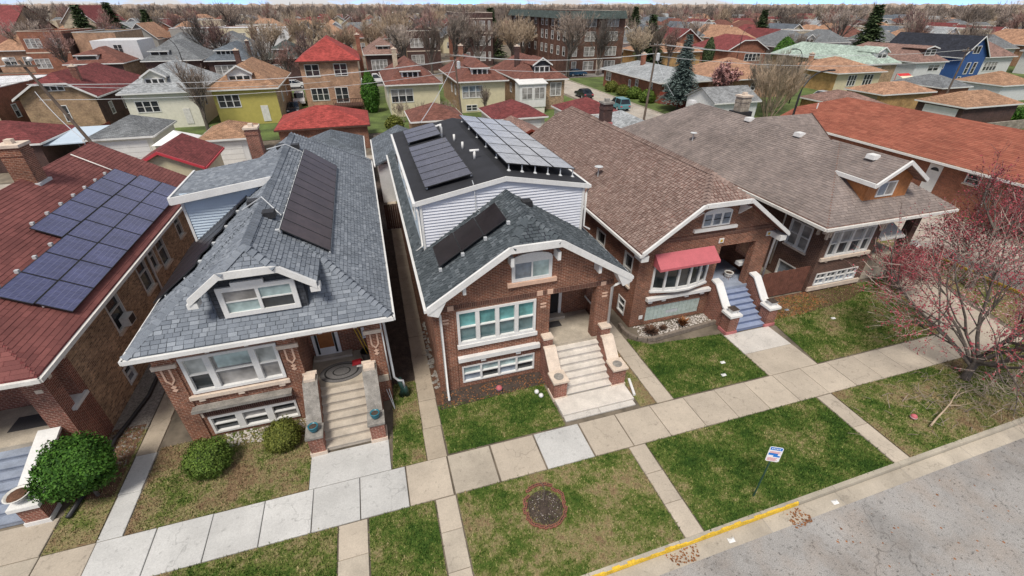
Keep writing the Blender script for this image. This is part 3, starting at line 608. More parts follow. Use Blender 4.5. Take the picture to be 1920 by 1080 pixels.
BZ = [0]
def bed(name, label, pts, mat, z=.003):
    BZ[0] += 1; z += .0015*BZ[0]; m = MB(); m.poly([(x, y, z) for x, y in pts]); return struct(name, m, mat, label=label)
bed('planting_bed', 'dark soil bed below the four-light window', [(1.0, 13.0), (5.6, 13.2), (5.6, 14), (1.0, 14)], 'soil')
bed('planting_bed', 'gravel and mulch strip beside the tan brick side wall', [(-11.1, 15.3), (-9.85, 15.3), (-10.0, 31), (-11.1, 31)], 'gravel_d')
bed('planting_bed', 'reddish mulch under the lollipop bush', [(-11.15, 12.6), (-9.9, 12.4), (-9.95, 15.6), (-11.15, 15.6)], 'soil_red')
bed('planting_bed', 'brown earth strip right of the middle path', [(.9, 13.3), (1.2, 13.3), (1.3, 44), (1.2, 44)], 'mulch')
bed('planting_bed', 'dark earth strip left of the middle path', [(-.8, 15), (.2, 15), (.5, 44), (-.8, 44)], 'soil')
bed('planting_bed', 'leaf-littered soil at the foot of the plank fence', [(18.1, 14.3), (20.5, 14.1), (23.5, 14.4), (25.5, 15.0), (25.5, 15.75), (18.1, 15.8)], 'mulch')
bed('planting_bed', 'earth strip between the brown-roofed house and its neighbour', [(8.7, 14.1), (9.4, 14.1), (9.6, 40), (8.7, 40)], 'gravel_d')
bed('back_yard', 'worn yard behind the grey-roofed houses', [(-40, 31), (.1, 31), (.1, 47), (-40, 47)], 'soil')
bed('back_yard', 'worn yard behind the brown roofs', [(1.4, 33), (33, 33), (33, 47), (1.4, 47)], 'grass_far', -.006)
bed('far_lawn', 'green lawn behind the alley houses', [(-60, 61), (34, 61), (34, 100), (-60, 100)], 'grass_far', -.012)
bed('far_lawn', 'lawn beyond the side street', [(42, 12), (300, 12), (300, 100), (42, 100)], 'grass_far', -.014)
bed('far_lawn', 'grass in the side yard behind the plank gate', [(1.2, 32.5), (2.2, 32.5), (2.2, 40), (1.2, 40)], 'grass_far', .006)
def scatter(name, label, pts, n, mat, r0, r1, z=0, flat=.5, cat='gravel', seed=4):
    """small loose pieces: pebbles, petals or leaves"""
    R = random.Random(seed); xs_ = [p[0] for p in pts]; ys_ = [p[1] for p in pts]; m = MB(); k = 0
    def inside(x, y):
        c = False; j = len(pts)-1
        for i in range(len(pts)):
            if (pts[i][1] > y) != (pts[j][1] > y) and x < (pts[j][0]-pts[i][0])*(y-pts[i][1])/(pts[j][1]-pts[i][1])+pts[i][0]: c = not c
            j = i
        return c
    while k < n:
        x, y = R.uniform(min(xs_), max(xs_)), R.uniform(min(ys_), max(ys_))
        if not inside(x, y): k += .2; continue
        k += 1; r_ = R.uniform(r0, r1); a = R.uniform(0, 6.28); c, s_ = math.cos(a)*r_, math.sin(a)*r_; h = r_*flat*2; q = R.uniform(.5, 1)
        m.add([(x+c, y+s_, z), (x-s_*q, y+c*q, z), (x-c, y-s_, z), (x+s_*q, y-c*q, z), (x+R.uniform(-.3, .3)*r_, y+R.uniform(-.3, .3)*r_, z+h)], [(0, 1, 4), (1, 2, 4), (2, 3, 4), (3, 0, 4)])
    return m.build(name, mat, None, label, cat, kind='stuff', uv=False)
scatter('gravel', 'pale stones in the bed under the three-light front window', [(-6.9, 13.5), (-3.9, 13.2), (-3.9, 14.1), (-6.9, 14.15)], 420, 'gravel_w', .03, .07, flat=.4)
scatter('gravel', 'white stones in the curved bed beside the blue steps', [(11.0, 14.6), (15.2, 14.9), (15.2, 15.6), (11.1, 15.65)], 700, 'gravel_w', .03, .06, flat=.35, seed=8)
scatter('rubble', 'grey rocks along the side wall of the white-topped house', [(.93, 14.2), (1.2, 14.2), (1.2, 19), (.95, 19)], 70, 'stone_grey', .08, .16, flat=.3, cat='rocks', seed=9)
scatter('wood_chips', 'pale wood chips strewn beside the tan brick side wall', [(-11.05, 14.2), (-9.9, 13.4), (-10.05, 26), (-11.05, 26)], 900, 'gravel_d', .03, .08, .004, .2, 'mulch', 10)
scatter('fallen_leaves', 'brown dead leaves at the foot of the plank fence', [(18.2, 14.1), (20.4, 14.1), (22.5, 14.6), (22, 15.75), (18.2, 15.75)], 900, 'lf_dry', .03, .08, .01, .2, 'leaves', 11)
scatter('fallen_leaves', 'brown dead leaves piled in the kerb gutter', [(6.6, 5.15), (7.3, 5.1), (7.5, 5.55), (6.4, 5.55)], 90, 'lf_dry', .015, .05, -.115, .2, 'leaves', 12)
scatter('fallen_leaves', 'second small heap of dead leaves in the gutter below the sign', [(10.7, 5.05), (11.6, 5.1), (11.4, 5.6), (10.9, 5.6)], 110, 'lf_dry', .015, .05, -.115, .2, 'leaves', 22)
scatter('fallen_leaves', 'dead leaves on the bare bed of the white-topped house', [(1.1, 13.1), (5.5, 13.1), (5.5, 13.9), (1.1, 13.9)], 260, 'lf_dry', .02, .05, .01, .2, 'leaves', 13)
scatter('fallen_petals', 'pink petals fallen over the corner path and side street', [(26, 11), (32, 10), (40, 13), (40, 24), (33, 24), (29.5, 20)], 3600, 'petal', .03, .09, .016, .12, 'petals', 14)
scatter('fallen_petals', 'dark debris flecks on the street under the tree', [(9, 0), (26, 0), (26, 5), (12, 5)], 260, 'lf_dry', .015, .05, -.128, .12, 'debris', 15)
# ------------------------------------------------------------------ the six near houses
def ornament(par, x, y, zt, zb, w=.3):
    """stone shield and diamond set into a brick pillar"""
    F = FR(y); m = MB()
    m.fbox(F, x-w/2, x-w/2+.06, .002, .025, zb, zt); m.fbox(F, x+w/2-.06, x+w/2, .002, .025, zb, zt)
    m.prism([F(x-w/2, .003, zb), F(x-w/2+.07, .003, zb), F(x, .003, zb-.12), F(x, .003, zb-.2)], (0, -.022, 0)); m.prism([F(x+w/2, .004, zb), F(x+w/2-.07, .004, zb), F(x, .004, zb-.12), F(x, .004, zb-.2)], (0, -.022, 0))
    for k in range(2): c = zb-.3-.14*k; m.prism([F(x-.09, .003, c), F(x, .003, c-.08), F(x+.09, .003, c), F(x, .003, c+.08)], (0, -.022, 0))
    return m.build('stone_ornament', 'stone_pink', par, uv=False)
def inset(par, F, u, z, w=.22, h=.2, mat='stone_pink', d=.015):
    m = MB(); m.fbox(F, u-w/2, u+w/2, -.02, d, z-h/2, z+h/2); return m.build('stone_block', mat, par, uv=False)
def vent(par, x, y, z, mat='black_metal', nx=0, ny=0, s=.22, hh=.12):
    m = MB(); m.add([(x-s, y-s, z-.1), (x+s, y-s, z-.1), (x+s, y+s, z-.1), (x-s, y+s, z-.1), (x-s*.9, y-s*.9, z+hh), (x+s*.9, y-s*.9, z+hh), (x+s*.9, y+s*.9, z+hh), (x-s*.9, y+s*.9, z+hh)], [(0, 3, 2, 1), (4, 5, 6, 7), (0, 1, 5, 4), (1, 2, 6, 5), (2, 3, 7, 6), (3, 0, 4, 7)]); return m.build('roof_vent', mat, par, uv=False)
def pot(name, label, x, y, z, r_=.16, h=.26, mat='teal', fill='soil'):
    t = thing(name, label, 'planter', (x, y, z)); m = MB(); m.lathe((x, y, z), [(r_*.7, 0), (r_, h*.55), (r_*.95, h*.85), (r_*1.08, h*.87), (r_*1.08, h), (r_*.9, h), (r_*.85, h*.8)], 14); m.build('pot', mat, t, uv=False, smooth=True)
    m = MB(); m.lathe((x, y, z+h*.7), [(r_*.86, 0), (r_*.85, h*.14)], 14); m.build('soil', fill, t, uv=False); return t
def shingle_roof(par, polys, mat, exp, wmin, wmax, deck='r_grey', seed=1, lift=.016, t=.16, skip=(), gap=.012):
    o = roofsolid(polys, t).build('roof', deck, par)
    m = MB()
    for i, (k, p) in enumerate(polys.items()):
        if k not in skip: shingles(m, p, exp, wmin, wmax, lift, seed+i, gap=gap)
    m.build('shingles', mat, o, kind='stuff', uv=False); return o

# ---- grey-roofed bungalow with a jerkinhead dormer (left of centre)
H1 = thing('bungalow', 'brick bungalow with blue-grey shingle roof, front dormer and tan steps', 'house', (-4.3, 14.2, 0))
F = FR(14.2); m = MB()
wall(m, F, -8.02, -3.65, 0, 4.4, [(-7.28, -4.28, 2.17, 3.76), (-7.24, -4.27, .14, .98)])
wall(m, FR(14.2), -1.3, -.76, 0, 4.4); wall(m, RT(-.76), 14.2, 32, 0, 4.4, [(14.75, 15.7, 1.9, 3.7)]); wall(m, LF(-8.02), 14.2, 32, 0, 4.4); wall(m, BK(32), -8.02, -.76, 0, 4.4)
m.poly([(-3.65, 14.2, 0), (-3.65, 16.0, 0), (-3.65, 16.0, 4.4), (-3.65, 14.2, 4.4)]); m.poly([(-3.65, 16.0, 1.3), (-1.3, 16.0, 1.3), (-1.3, 16.0, 4.4), (-3.65, 16.0, 4.4)]); m.poly([(-1.3, 16.0, 1.3), (-.9, 16.0, 1.3), (-.9, 16.0, 4.4), (-1.3, 16.0, 4.4)]); m.poly([(-1.3, 14.2, 0), (-1.3, 14.7, 0), (-1.3, 14.7, 4.4), (-1.3, 14.2, 4.4)])
m.box(-3.65, -1.3, 14.22, 14.5, 3.75, 4.4); m.build('wall', 'brick_brown', H1)
m = MB(); m.box(-3.64, -.78, 14.1, 16.0, 1.1, 1.4); m.build('porch_floor', 'porch_floor', H1, uv=False)
window(H1, F, -7.28, -4.28, 2.17, 3.76, (.62, 1.25, .62), [('glass_blind', 'glass'), 'glass_curtain', ('glass_blind', 'glass_curtain')], sash=True, b=.11, mull=.2, d=.05)
m = MB(); m.fbox(F, -6.25, -5.2, -.10, .0, 3.1, 3.62); m.build('roller_blind', 'glass_pale', H1, uv=False)
window(H1, F, -7.24, -4.27, .14, .98, (1, 1, 1), [('glass', 'glass'), ('glass_curtain', 'glass'), ('glass', 'glass_curtain')], b=.08, mull=.24, d=.05)
m = MB(); m.fbox(F, -7.45, -4.2, .0, .12, 1.95, 2.1); m.fbox(F, -7.2, -7.0, .001, .1, 1.84, 1.948); m.fbox(F, -5.95, -5.75, .001, .1, 1.84, 1.948); m.fbox(F, -4.6, -4.4, .001, .1, 1.84, 1.948); m.build('stone_sill', 'stone', H1, uv=False)
m = MB(); m.prism([F(-7.5, .003, 1.45), F(-7.5, .32, 1.5), F(-7.5, .32, 1.62), F(-7.5, .003, 1.62)], (3.26, 0, 0)); m.build('flower_ledge', 'stone_grey', H1, uv=False)
m = MB(); m.fbox(F, -7.3, -4.2, .002, .02, 1.02, 1.22); m.build('soldier_course', 'brick_soldier', H1)
inset(H1, F, -7.42, 1.1, .18, .2, 'stone')
for a, b in ((-8.02, -7.42), (-4.23, -3.65), (-1.31, -.76)):
    m = MB(); m.fbox(F, a-.06, b+.06, .0, .1, 3.46, 3.62); m.build('stone_band', 'stone', H1, uv=False)
    m = MB(); m.fbox(F, a, b, .001, .05, 0, 3.455); m.fbox(F, a, b, .001, .05, 3.625, 4.38); m.build('pillar', 'brick_brown', H1)
    ornament(H1, (a+b)/2, 14.148, 3.42, 2.95)
dr = MB(); G = FR(15.98); dr.fbox(G, -3.5, -2.5, 0, .08, 1.5, 3.55); D_ = dr.build('door', 'white', H1, uv=False)
m = MB(); m.fbox(G, -3.28, -2.72, .081, .1, 1.9, 3.35); m.build('door_panel', 'door_wood', D_, uv=False)
m = MB(); m.fbox(G, -3.38, -3.3, .081, .11, 1.6, 3.45); m.fbox(G, -2.7, -2.62, .081, .11, 1.6, 3.45); m.build('storm_frame', 'glass', D_, uv=False)
m = MB(); m.box(-3.6, -2.1, 15.65, 15.97, 1.401, 1.52); m.build('door_step', 'step_tan', H1, uv=False)
m = MB(); m.fbox(G, -2.35, -1.95, .0, .12, 2.95, 3.2); m.build('mailbox', 'white_old', H1, uv=False)
steps(H1, -3.28, -1.64, 14.12, 1.4, 12.25, 8, 'step_tan')
for a, b in ((-3.72, -3.29), (-1.63, -1.18)):
    cheek(H1, a, b, [(12.7, .92), (13.75, 1.95), (14.12, 1.95)], 'brick_brown', 'stone_grey', .09); pier(H1, a-.03, b+.03, 12.15, 12.69, 0, .86, 'brick_red', 'stone_grey', .05, .1, 'stone')
    pier(H1, a, b, 14.13, 14.19, 1.4, 2.1, 'brick_red', 'stone', .03, .1)
    m = MB(); m.box(a+.02, b-.02, 13.8, 14.12, 1.96, 2.15); m.build('pedestal', 'stone', H1, uv=False)
rp, mt = roofpolys(-8.32, -.26, 13.6, 33, 4.5, .735, 1, 1)
R1 = shingle_roof(H1, rp, 'sh_grey', .15, .16, .34, 'r_slate', 11, lift=.024, gap=.02)
dp, dm = roofpolys(-6.13, -2.42, 13.9, 19.5, 6.02, .745, .445, 0, .72)
R1d = shingle_roof(H1, dp, 'sh_grey', .15, .16, .34, 'r_slate', 21, lift=.024, skip=('back',), gap=.02); R1d.name = 'dormer_roof'
m = MB(); w_ = mt['Fa']
caps(m, (-8.3, 13.62, 4.52), (-6.2, 15.75, 6.07)); caps(m, (-.3, 13.62, 4.52), (-2.3, 15.66, 6.02)); caps(m, dm['Fa'], (-4.29, 29, 7.47)); caps(m, (-4.29, 29, 7.47), (-.3, 32.95, 4.55))
caps(m, dp['front'][0], dm['Fa']); caps(m, dp['front'][1], dm['Fa']); m.build('ridge_caps', 'sh_grey', R1, kind='stuff', uv=False)
m = MB(); G = FR(14.25); gablepoly(m, G, -5.65, -2.9, 4.8, -6.13, -2.42, 6.02, .745, .445); m.poly([(-5.65, 14.25, 4.8), (-5.65, 17, 4.8), (-5.65, 17, 6.3), (-5.65, 14.25, 6.3)]); m.poly([(-2.9, 14.25, 4.8), (-2.9, 17, 4.8), (-2.9, 17, 6.3), (-2.9, 14.25, 6.3)]); m.build('dormer_wall', 'r_dark', H1)
window(H1, G, -5.43, -3.12, 5.03, 6.15, (1, 1), [('glass_curtain', 'glass_pale'), ('glass_pale', 'glass')], b=.16, mull=.1, d=.09, deep=.0)
m = MB(); m.fbox(G, -4.95, -4.0, .0, .1, 6.152, 6.3); m.build('window_head', 'white', H1, uv=False)
fp = dp['front']; e0 = (-6.13, 13.9, 6.02); e1 = (-2.42, 13.9, 6.02)
fascia(H1, [(e0, fp[0]), (fp[0], fp[1]), (fp[1], e1)], w=.12, h=.24)
for x_ in (-6.05, -2.5): m = MB(); m.box(x_-.15, x_+.15, 13.86, 14.24, 5.72, 5.9); m.build('bracket', 'white', H1, uv=False)
gutter(H1, [((-8.36, 13.55, 4.5), (-.22, 13.55, 4.5)), ((-.21, 13.52, 4.5), (-.21, 33, 4.5)), ((-8.37, 13.52, 4.5), (-8.37, 33, 4.5))], h=.15)
m = MB(); m.box(-8.3, -.28, 13.62, 14.19, 4.28, 4.33); m.build('soffit', 'white_old', H1, uv=False)
for k in range(6): x_ = -7.3+k*1.15; m = MB(); m.box(x_-.06, x_+.06, 13.7, 14.19, 4.13, 4.275); m.build('rafter_tail', 'white_old', H1, uv=False)
pipe(H1, [(-.6, 13.75, 4.35), (-.6, 14.1, 4.1), (-.58, 14.12, 1.2), (-.45, 14.1, 1.0), (-.28, 14.1, .95), (-.25, 14.1, .6)], .05, 'galv'); pipe(H1, [(-.72, 14.14, 4.2), (-.72, 14.14, 1.1)], .03)
m = MB(); m.tube([(-.42, 14.2, 1.0), (-.3, 14.15, .5), (-.4, 14.25, .05)], [.1, .12, .14], 8); m.tube([(-.25, 14.1, .6), (-.2, 14.2, .05)], [.1, .11], 8); m.build('rain_hose', 'green_plastic', H1, uv=False, smooth=True)
# left shed dormer with blue-white siding
m = MB(); sp = dict(a=[(-8.25, 20.85, 6.95), (-4.28, 20.85, 7.5), (-4.28, 24.7, 7.5), (-8.25, 24.7, 6.95)]); rs = roofsolid(sp, .14).build('shed_dormer_roof', 'r_slate', H1); mm = MB(); shingles(mm, sp['a'], .15, .16, .34, .014, 31); mm.build('shingles', 'sh_grey', rs, kind='stuff', uv=False)
fascia(H1, [((-8.25, 20.83, 6.97), (-4.3, 20.83, 7.5)), ((-8.27, 20.85, 6.97), (-8.27, 24.7, 6.97))], w=.08, h=.3)
m = MB(); m.box(-7.93, -4.4, 21.2, 24.5, 4.6, 6.9); m.build('shed_dormer_core', 'board_blue', H1, uv=False)
z = 4.62; k = 0
while z < 6.95:                                        # each clapboard of the dormer front, cut off by the roof slope
    zr = z+.12; xr = min(-4.45, -8.32+(zr-4.5)/.735+.15); xr2 = xr if zr < 6.8 else xr
    m = MB(); a, b = -7.96, max(-7.7, xr2); m.add([(a, 21.19, z), (b, 21.19, z), (b, 21.19, zr), (a, 21.19, zr), (a, 21.14, z), (b, 21.14, z), (b, 21.182, zr), (a, 21.182, zr)], [(4, 5, 6, 7), (0, 1, 5, 4), (1, 2, 6, 5), (3, 0, 4, 7), (2, 3, 7, 6)]); m.build('clapboard', 'board_blue', H1, uv=False); z += .122
m = MB(); m.box(-8.02, -7.92, 21.12, 21.3, 4.6, 6.85); m.build('corner_board', 'white', H1, uv=False)
for x_, y_ in ((-3.95, 17.2), (-3.95, 26.8), (-4.75, 18.9), (-4.75, 27.5)): vent(H1, x_, y_, 7.28 if x_ > -4.3 else 7.16)
m = MB(); m.tube([(-3.6, 17.4, 7.1), (-4.28, 18.3, 7.56), (-5.2, 18.8, 6.95)], .025, 5); m.tube([(-3.6, 26.3, 7.1), (-4.28, 26.2, 7.56), (-5.2, 26.1, 7.4)], .025, 5); m.build('conduit', 'galv', H1, uv=False)
chimney(H1, -7.2, 33.4, 0, 7.0, .75, .75, 'brick_red', 'stone')
m = MB(); m.box(-.75, -.3, 34, 39, 0, 1.9); m.prism([(-.85, 33.9, 1.9), (-.2, 33.9, 1.9), (-.2, 33.9, 2.1), (-.85, 33.9, 2.2)], (0, 5.2, 0)); m.build('lean_to', 'pink_paint', H1, uv=False)

# solar arrays of the grey-roofed bungalow
kx, kz = 1/math.hypot(1, .735), .735/math.hypot(1, .735)
AR = thing('solar_array', 'row of eleven brownish-black solar panels on the right slope of the grey roof', 'solar panels', (-2.8, 21.5, 6.5))
me = panel_mesh('panel', 1.82, .965, mat='pv_black')
for i in range(11):
    c = Vector((-2.82, 16.7+.985*i, 4.5+.735*2.56+.12)); place(me, 'panel', AR, basis(c, (kx, 0, -kz), (0, 1, 0), (kz, 0, kx)))
for i in range(14): m = MB(); y_ = 16.3+.78*i; m.box(-3.72, -3.5, y_, y_+.12, 6.88, 7.0); m.build('clamp', 'galv', AR, uv=False)
for x_ in (-3.55, -2.1): m = MB(); m.beam((x_, 16.2, 4.62+.735*(-.26-x_)), (x_, 27, 4.62+.735*(-.26-x_)), .05, .07); m.build('rail', 'galv', AR, uv=False)
AL = thing('solar_array', 'glossy dark solar panels on the left slope of the grey roof', 'solar panels', (-7, 19, 5.8))
for i in range(5):
    top = -6.65+.29*i; L = (top+8.35)/kx; me2 = panel_mesh('panel', L, .985, mat='pv_gloss')
    c = Vector(((top-8.35)/2, 17.1+1.0*i, 4.5+.735*((top-8.35)/2+8.32)+.13)); place(me2, 'panel', AL, basis(c, (kx, 0, kz), (0, 1, 0), (-kz, 0, kx)))
    m = MB(); m.box(top-.05, top+.12, 17.0+i, 17.12+i, c.z+kz*L/2-.12, c.z+kz*L/2); m.build('clamp', 'galv', AL, uv=False)
for f_ in (.25, .75): m = MB(); m.beam((-8.3+f_*1.6, 16.6, 4.6+.735*(f_*1.6)), (-8.3+f_*1.6, 21.6, 4.6+.735*f_*1.6), .05, .07); m.build('rail', 'galv', AL, uv=False)

# things on its porch
rg = thing('oval_rug', 'oval braided grey and black rug on the tan porch', 'rug', (-2.5, 14.85, 1.4))
for k, (s_, mt_) in enumerate(((1, 'rug_light'), (.80, 'dark'), (.72, 'rug_light'), (.42, 'dark'), (.36, 'rug_light'))):
    m = MB(); n = 40; m.add([(-2.52+.82*s_*math.cos(6.2832*i/n), 14.78+.58*s_*math.sin(6.2832*i/n), 1.437+.003*k) for i in range(n)]+[(-2.52+.82*s_*math.cos(6.2832*i/n), 14.78+.58*s_*math.sin(6.2832*i/n), 1.402) for i in range(n)], [tuple(range(n))]+[(i, n+i, n+(i+1) % n, (i+1) % n) for i in range(n)]); m.build('braid', mt_, rg, uv=False)
pot('flower_pot', 'teal pot on the left pier of the tan steps', -3.5, 12.42, .97); pot('flower_pot', 'teal pot on the right pier of the tan steps', -1.4, 12.42, .97)
bk = thing('bucket', 'black bucket with long handles leaning in the porch corner', 'bucket', (-1.45, 15.3, 1.4)); m = MB(); m.lathe((-1.5, 15.3, 1.401), [(.2, 0), (.26, .42), (.23, .42), (.2, .1)], 12); m.build('tub', 'black_metal', bk, uv=False)
for a in (0, .12): m = MB(); m.tube([(-1.45+a, 15.25, 1.5), (-1.85+a, 15.75, 2.75)], .018, 5); m.build('handle', 'yellow_paint', bk, uv=False)
b2 = thing('shopping_bag', 'red and white bag lying on the porch beside the bucket', 'bag', (-1.9, 15.05, 1.4)); m = MB(); m.add([(-2.15, 14.95, 1.401), (-1.7, 15.0, 1.401), (-1.7, 15.25, 1.401), (-2.15, 15.25, 1.401), (-2.05, 15.0, 1.55), (-1.8, 15.05, 1.6), (-1.78, 15.2, 1.58), (-2.1, 15.2, 1.54)], [(4, 5, 6, 7), (0, 1, 5, 4), (1, 2, 6, 5), (2, 3, 7, 6), (3, 0, 4, 7)]); m.build('sack', 'red_cloth', b2, uv=False); m = MB(); m.box(-1.95, -1.72, 14.85, 14.95, 1.401, 1.45); m.build('packet', 'white', b2, uv=False)
sg = MB(); sg.fbox(FR(15.95), -1.6, -1.3, 0, .03, 2.0, 2.75); sg.build('notice_board', 'sign_white', None, 'white printed notice standing in the porch corner', 'notice')

# ---- white-topped solar house (centre)
H2 = thing('bungalow', 'brick bungalow with slate-coloured clipped gable and white upper addition', 'house', (5, 14, 0))
F = FR(14.0); m = MB()
wall(m, F, 1.18, 8.62, 0, 4.3, [(2.05, 5.25, 2.3, 3.88), (2.12, 5.25, .26, 1.13), (5.85, 7.88, 1.35, 3.95, .35)])
gablepoly(m, F, 1.18, 8.62, 4.3, .95, 9.1, 4.55, .635, .237); wall(m, RT(8.62), 14, 33, 0, 4.3, [(14.5, 15.7, 2.35, 3.8, .3), (20, 21, 2, 3.6), (24, 25, 2, 3.6)]); wall(m, LF(1.18), 14, 33, 0, 4.3); wall(m, BK(33), 1.18, 8.62, 0, 4.3)
m.poly([(5.85, 14.3, 1.3), (5.85, 16, 1.3), (5.85, 16, 4), (5.85, 14.3, 4)]); m.poly([(5.85, 16, 1.3), (8.6, 16, 1.3), (8.6, 16, 4), (5.85, 16, 4)]); m.poly([(5.85, 14.3, 3.95), (8.6, 14.3, 3.95), (8.6, 16, 3.95), (5.85, 16, 3.95)])
m.build('wall', 'brick_brown', H2)
m = MB(); m.box(5.86, 8.5, 13.95, 15.99, 1.1, 1.38); m.build('porch_floor', 'porch_floor', H2, uv=False)
window(H2, F, 2.05, 5.25, 2.3, 3.88, (1, 1, 1, 1), [('glass_teal', 'glass_tealdark')], b=.1, mull=.16, d=.05)
m = MB(); m.fbox(F, 2.0, 5.32, .0, .1, 2.12, 2.29); m.build('window_apron', 'white', H2, uv=False)
window(H2, F, 2.12, 5.25, .26, 1.13, (1, 1, 1, 1), [('glass_pale', 'glass_sky'), ('glass_pale', 'glass')], b=.06, mull=.08, d=.04)
m = MB(); m.prism([F(1.98, .003, 1.45), F(1.98, .2, 1.5), F(1.98, .2, 1.7), F(1.98, .003, 1.7)], (3.45, 0, 0)); 
for x_ in (2.9, 4.4): m.fbox(F, x_, x_+.2, .004, .15, 1.35, 1.46)
m.build('flower_ledge', 'white', H2, uv=False)
gw = window(H2, F, 4.24, 5.84, 4.8, 5.72, (1, 1), ['glass_sky', 'glass_pale'], sash=False, b=.13, mull=.06, d=.06, deep=.0)
n = 9; arc = [(5.04+.8*math.cos(math.pi*i/n), 5.72+.26*math.sin(math.pi*i/n)) for i in range(n+1)]; m = MB(); m.prism([F(a, .003, b) for a, b in arc], (0, -.06, 0)); m.build('arched_head', 'white', H2, uv=False)
m = MB(); m.fbox(F, 4.06, 6.04, .0, .12, 4.62, 4.79); m.build('stone_sill', 'stone_pink', H2, uv=False)
m = MB(); m.fbox(F, 1.2, 8.6, .002, .02, 3.98, 4.19); m.build('soldier_course', 'brick_soldier', H2)
for x_, z_ in ((1.85, 4.08), (5.4, 4.1), (5.83, 4.1), (8.15, 4.05), (1.6, .3)): inset(H2, F, x_, z_, .24, .22, d=.03)
for x_ in (1.62, 5.55, 8.25):
    for z_ in (3.45, 3.6): inset(H2, F, x_, z_, .24, .08, d=.055)
for a, b in ((1.3, 1.95), (5.3, 5.84), (7.9, 8.55)): m = MB(); m.fbox(F, a, b, .001, .04, 0 if a < 6 else 1.4, 3.97); m.build('pillar', 'brick_brown', H2)
G = FR(15.98); m = MB(); m.fbox(G, 6.3, 7.05, 0, .04, 1.55, 3.55); D_ = m.build('door', 'dark', H2, uv=False); m = MB(); m.fbox(G, 7.06, 7.2, 0, .09, 1.5, 3.6); m.fbox(G, 6.18, 6.29, 0, .09, 1.5, 3.6); m.build('door_frame', 'white', D_, uv=False)
m = MB(); m.box(6.1, 7.3, 15.6, 15.97, 1.381, 1.53); m.build('door_step', 'step_tan', H2, uv=False); m = MB(); m.fbox(G, 7.4, 7.62, 0, .1, 2.75, 3.1); m.build('mailbox', 'black_metal', H2, uv=False)
m = MB(); m.box(8.3, 8.7, 14.4, 15.8, 2.25, 2.345); m.build('side_coping', 'white', H2, uv=False)
m = MB(); m.box(6.3, 6.95, 15.1, 15.5, 1.381, 1.4); m.build('door_mat', 'rug', None, 'dark doormat on the bare concrete porch', 'mat', uv=False)
steps(H2, 5.98, 8.1, 13.96, 1.38, 12.2, 8, 'step_white')
for a, b in ((5.5, 5.97), (8.11, 8.6)):
    cheek(H2, a, b, [(12.72, .85), (13.45, 1.62), (13.6, 1.62)], 'brick_red', 'stone', .08, .02); pier(H2, a-.04, b+.04, 12.13, 12.7, 0, .93, 'brick_red', 'stone', .06, .09, 'stone')
    pier(H2, a+.02, b-.06, 13.61, 13.95, 0, 2.0, 'brick_red', 'stone', .03, .09)
for x_ in (5.74, 8.36): m = MB(); m.lathe((x_, 12.42, 1.021), [(.2, 0), (.2, .012), (.17, .012)], 16); m.build('cap_ring', 'stone_grey', H2, uv=False)
rp, mt = roofpolys(.95, 9.1, 13.5, 34, 4.55, .635, .237, 1, 1.25)
yc = 17.9
cut = {k: [(p[0], min(p[1], yc), p[2]) for p in q] for k, q in rp.items() if k != 'back'}
def clip_y(poly, y):
    out = []
    for a, b in zip(poly, poly[1:]+poly[:1]):
        if a[1] <= y: out.append(a)
        if (a[1] <= y) != (b[1] <= y): t_ = (y-a[1])/(b[1]-a[1]); out.append(tuple(a[i]+(b[i]-a[i])*t_ for i in range(3)))
    return out
cut = {k: clip_y(q, yc) for k, q in rp.items() if k != 'back'}
R2 = shingle_roof(H2, cut, 'sh_slate', .15, .13, .26, 'r_navy', 41, lift=.026, gap=.03)
m = MB(); caps(m, mt['Fa'], (mt['xc'], 17.5, mt['zr'])); caps(m, rp['front'][0], mt['Fa'], .4, .5, .02); caps(m, rp['front'][1], mt['Fa']); m.build('ridge_caps', 'sh_slate', R2, kind='stuff', uv=False)
for s_, (xa, xb) in dict(l=(.95, 1.42), r=(8.62, 9.1)).items():                # narrow skirt roofs beside the addition
    za, zb = (4.55, 4.55+.635*.47) if s_ == 'l' else (4.55+.635*.47, 4.55); q = dict(a=[(xa, yc, za), (xb, yc, zb), (xb, 34, zb), (xa, 34, za)]); sk_ = roofsolid(q, .14).build('skirt_roof', 'r_dark', H2); mm = MB(); shingles(mm, q['a'], .15, .14, .3, .014, 51); mm.build('shingles', 'sh_slate', sk_, kind='stuff', uv=False)
f0, f1 = rp['front'][0], rp['front'][1]
fascia(H2, [((.95, 13.47, 4.55), (f0[0], 13.47, f0[2])), ((f0[0], 13.47, f0[2]), (f1[0], 13.47, f1[2])), ((f1[0], 13.47, f1[2]), (9.1, 13.47, 4.55))], w=.1, h=.27)
for s_ in (-1, 1):
    xe = 5.025+s_*3.95; m = MB(); m.prism([(xe-s_*.25, 13.44, 4.15), (xe+s_*.12, 13.44, 4.3), (xe+s_*.12, 13.44, 4.52), (xe-s_*.6, 13.44, 4.8)], (0, .5, 0)); m.build('eave_return', 'white', H2, uv=False)
for x_, z_ in ((2.35, 5.3), (4.15, 6.15), (5.95, 6.15), (7.7, 5.3)): m = MB(); m.box(x_-.06, x_+.06, 13.55, 13.99, z_-.45, z_-.1); m.build('bracket', 'white', H2, uv=False)
gutter(H2, [((.9, 13.5, 4.53), (.9, 34, 4.53)), ((9.15, 13.5, 4.53), (9.15, 34, 4.53))])
pipe(H2, [(.98, 13.55, 4.4), (1.3, 13.7, 4.15), (1.42, 13.78, 4.0), (1.42, 13.78, .25), (1.42, 13.35, .05)], .055); pipe(H2, [(9.05, 13.6, 4.4), (8.55, 13.7, 4.1), (8.5, 13.85, 3.9), (8.55, 13.85, .9)], .055)
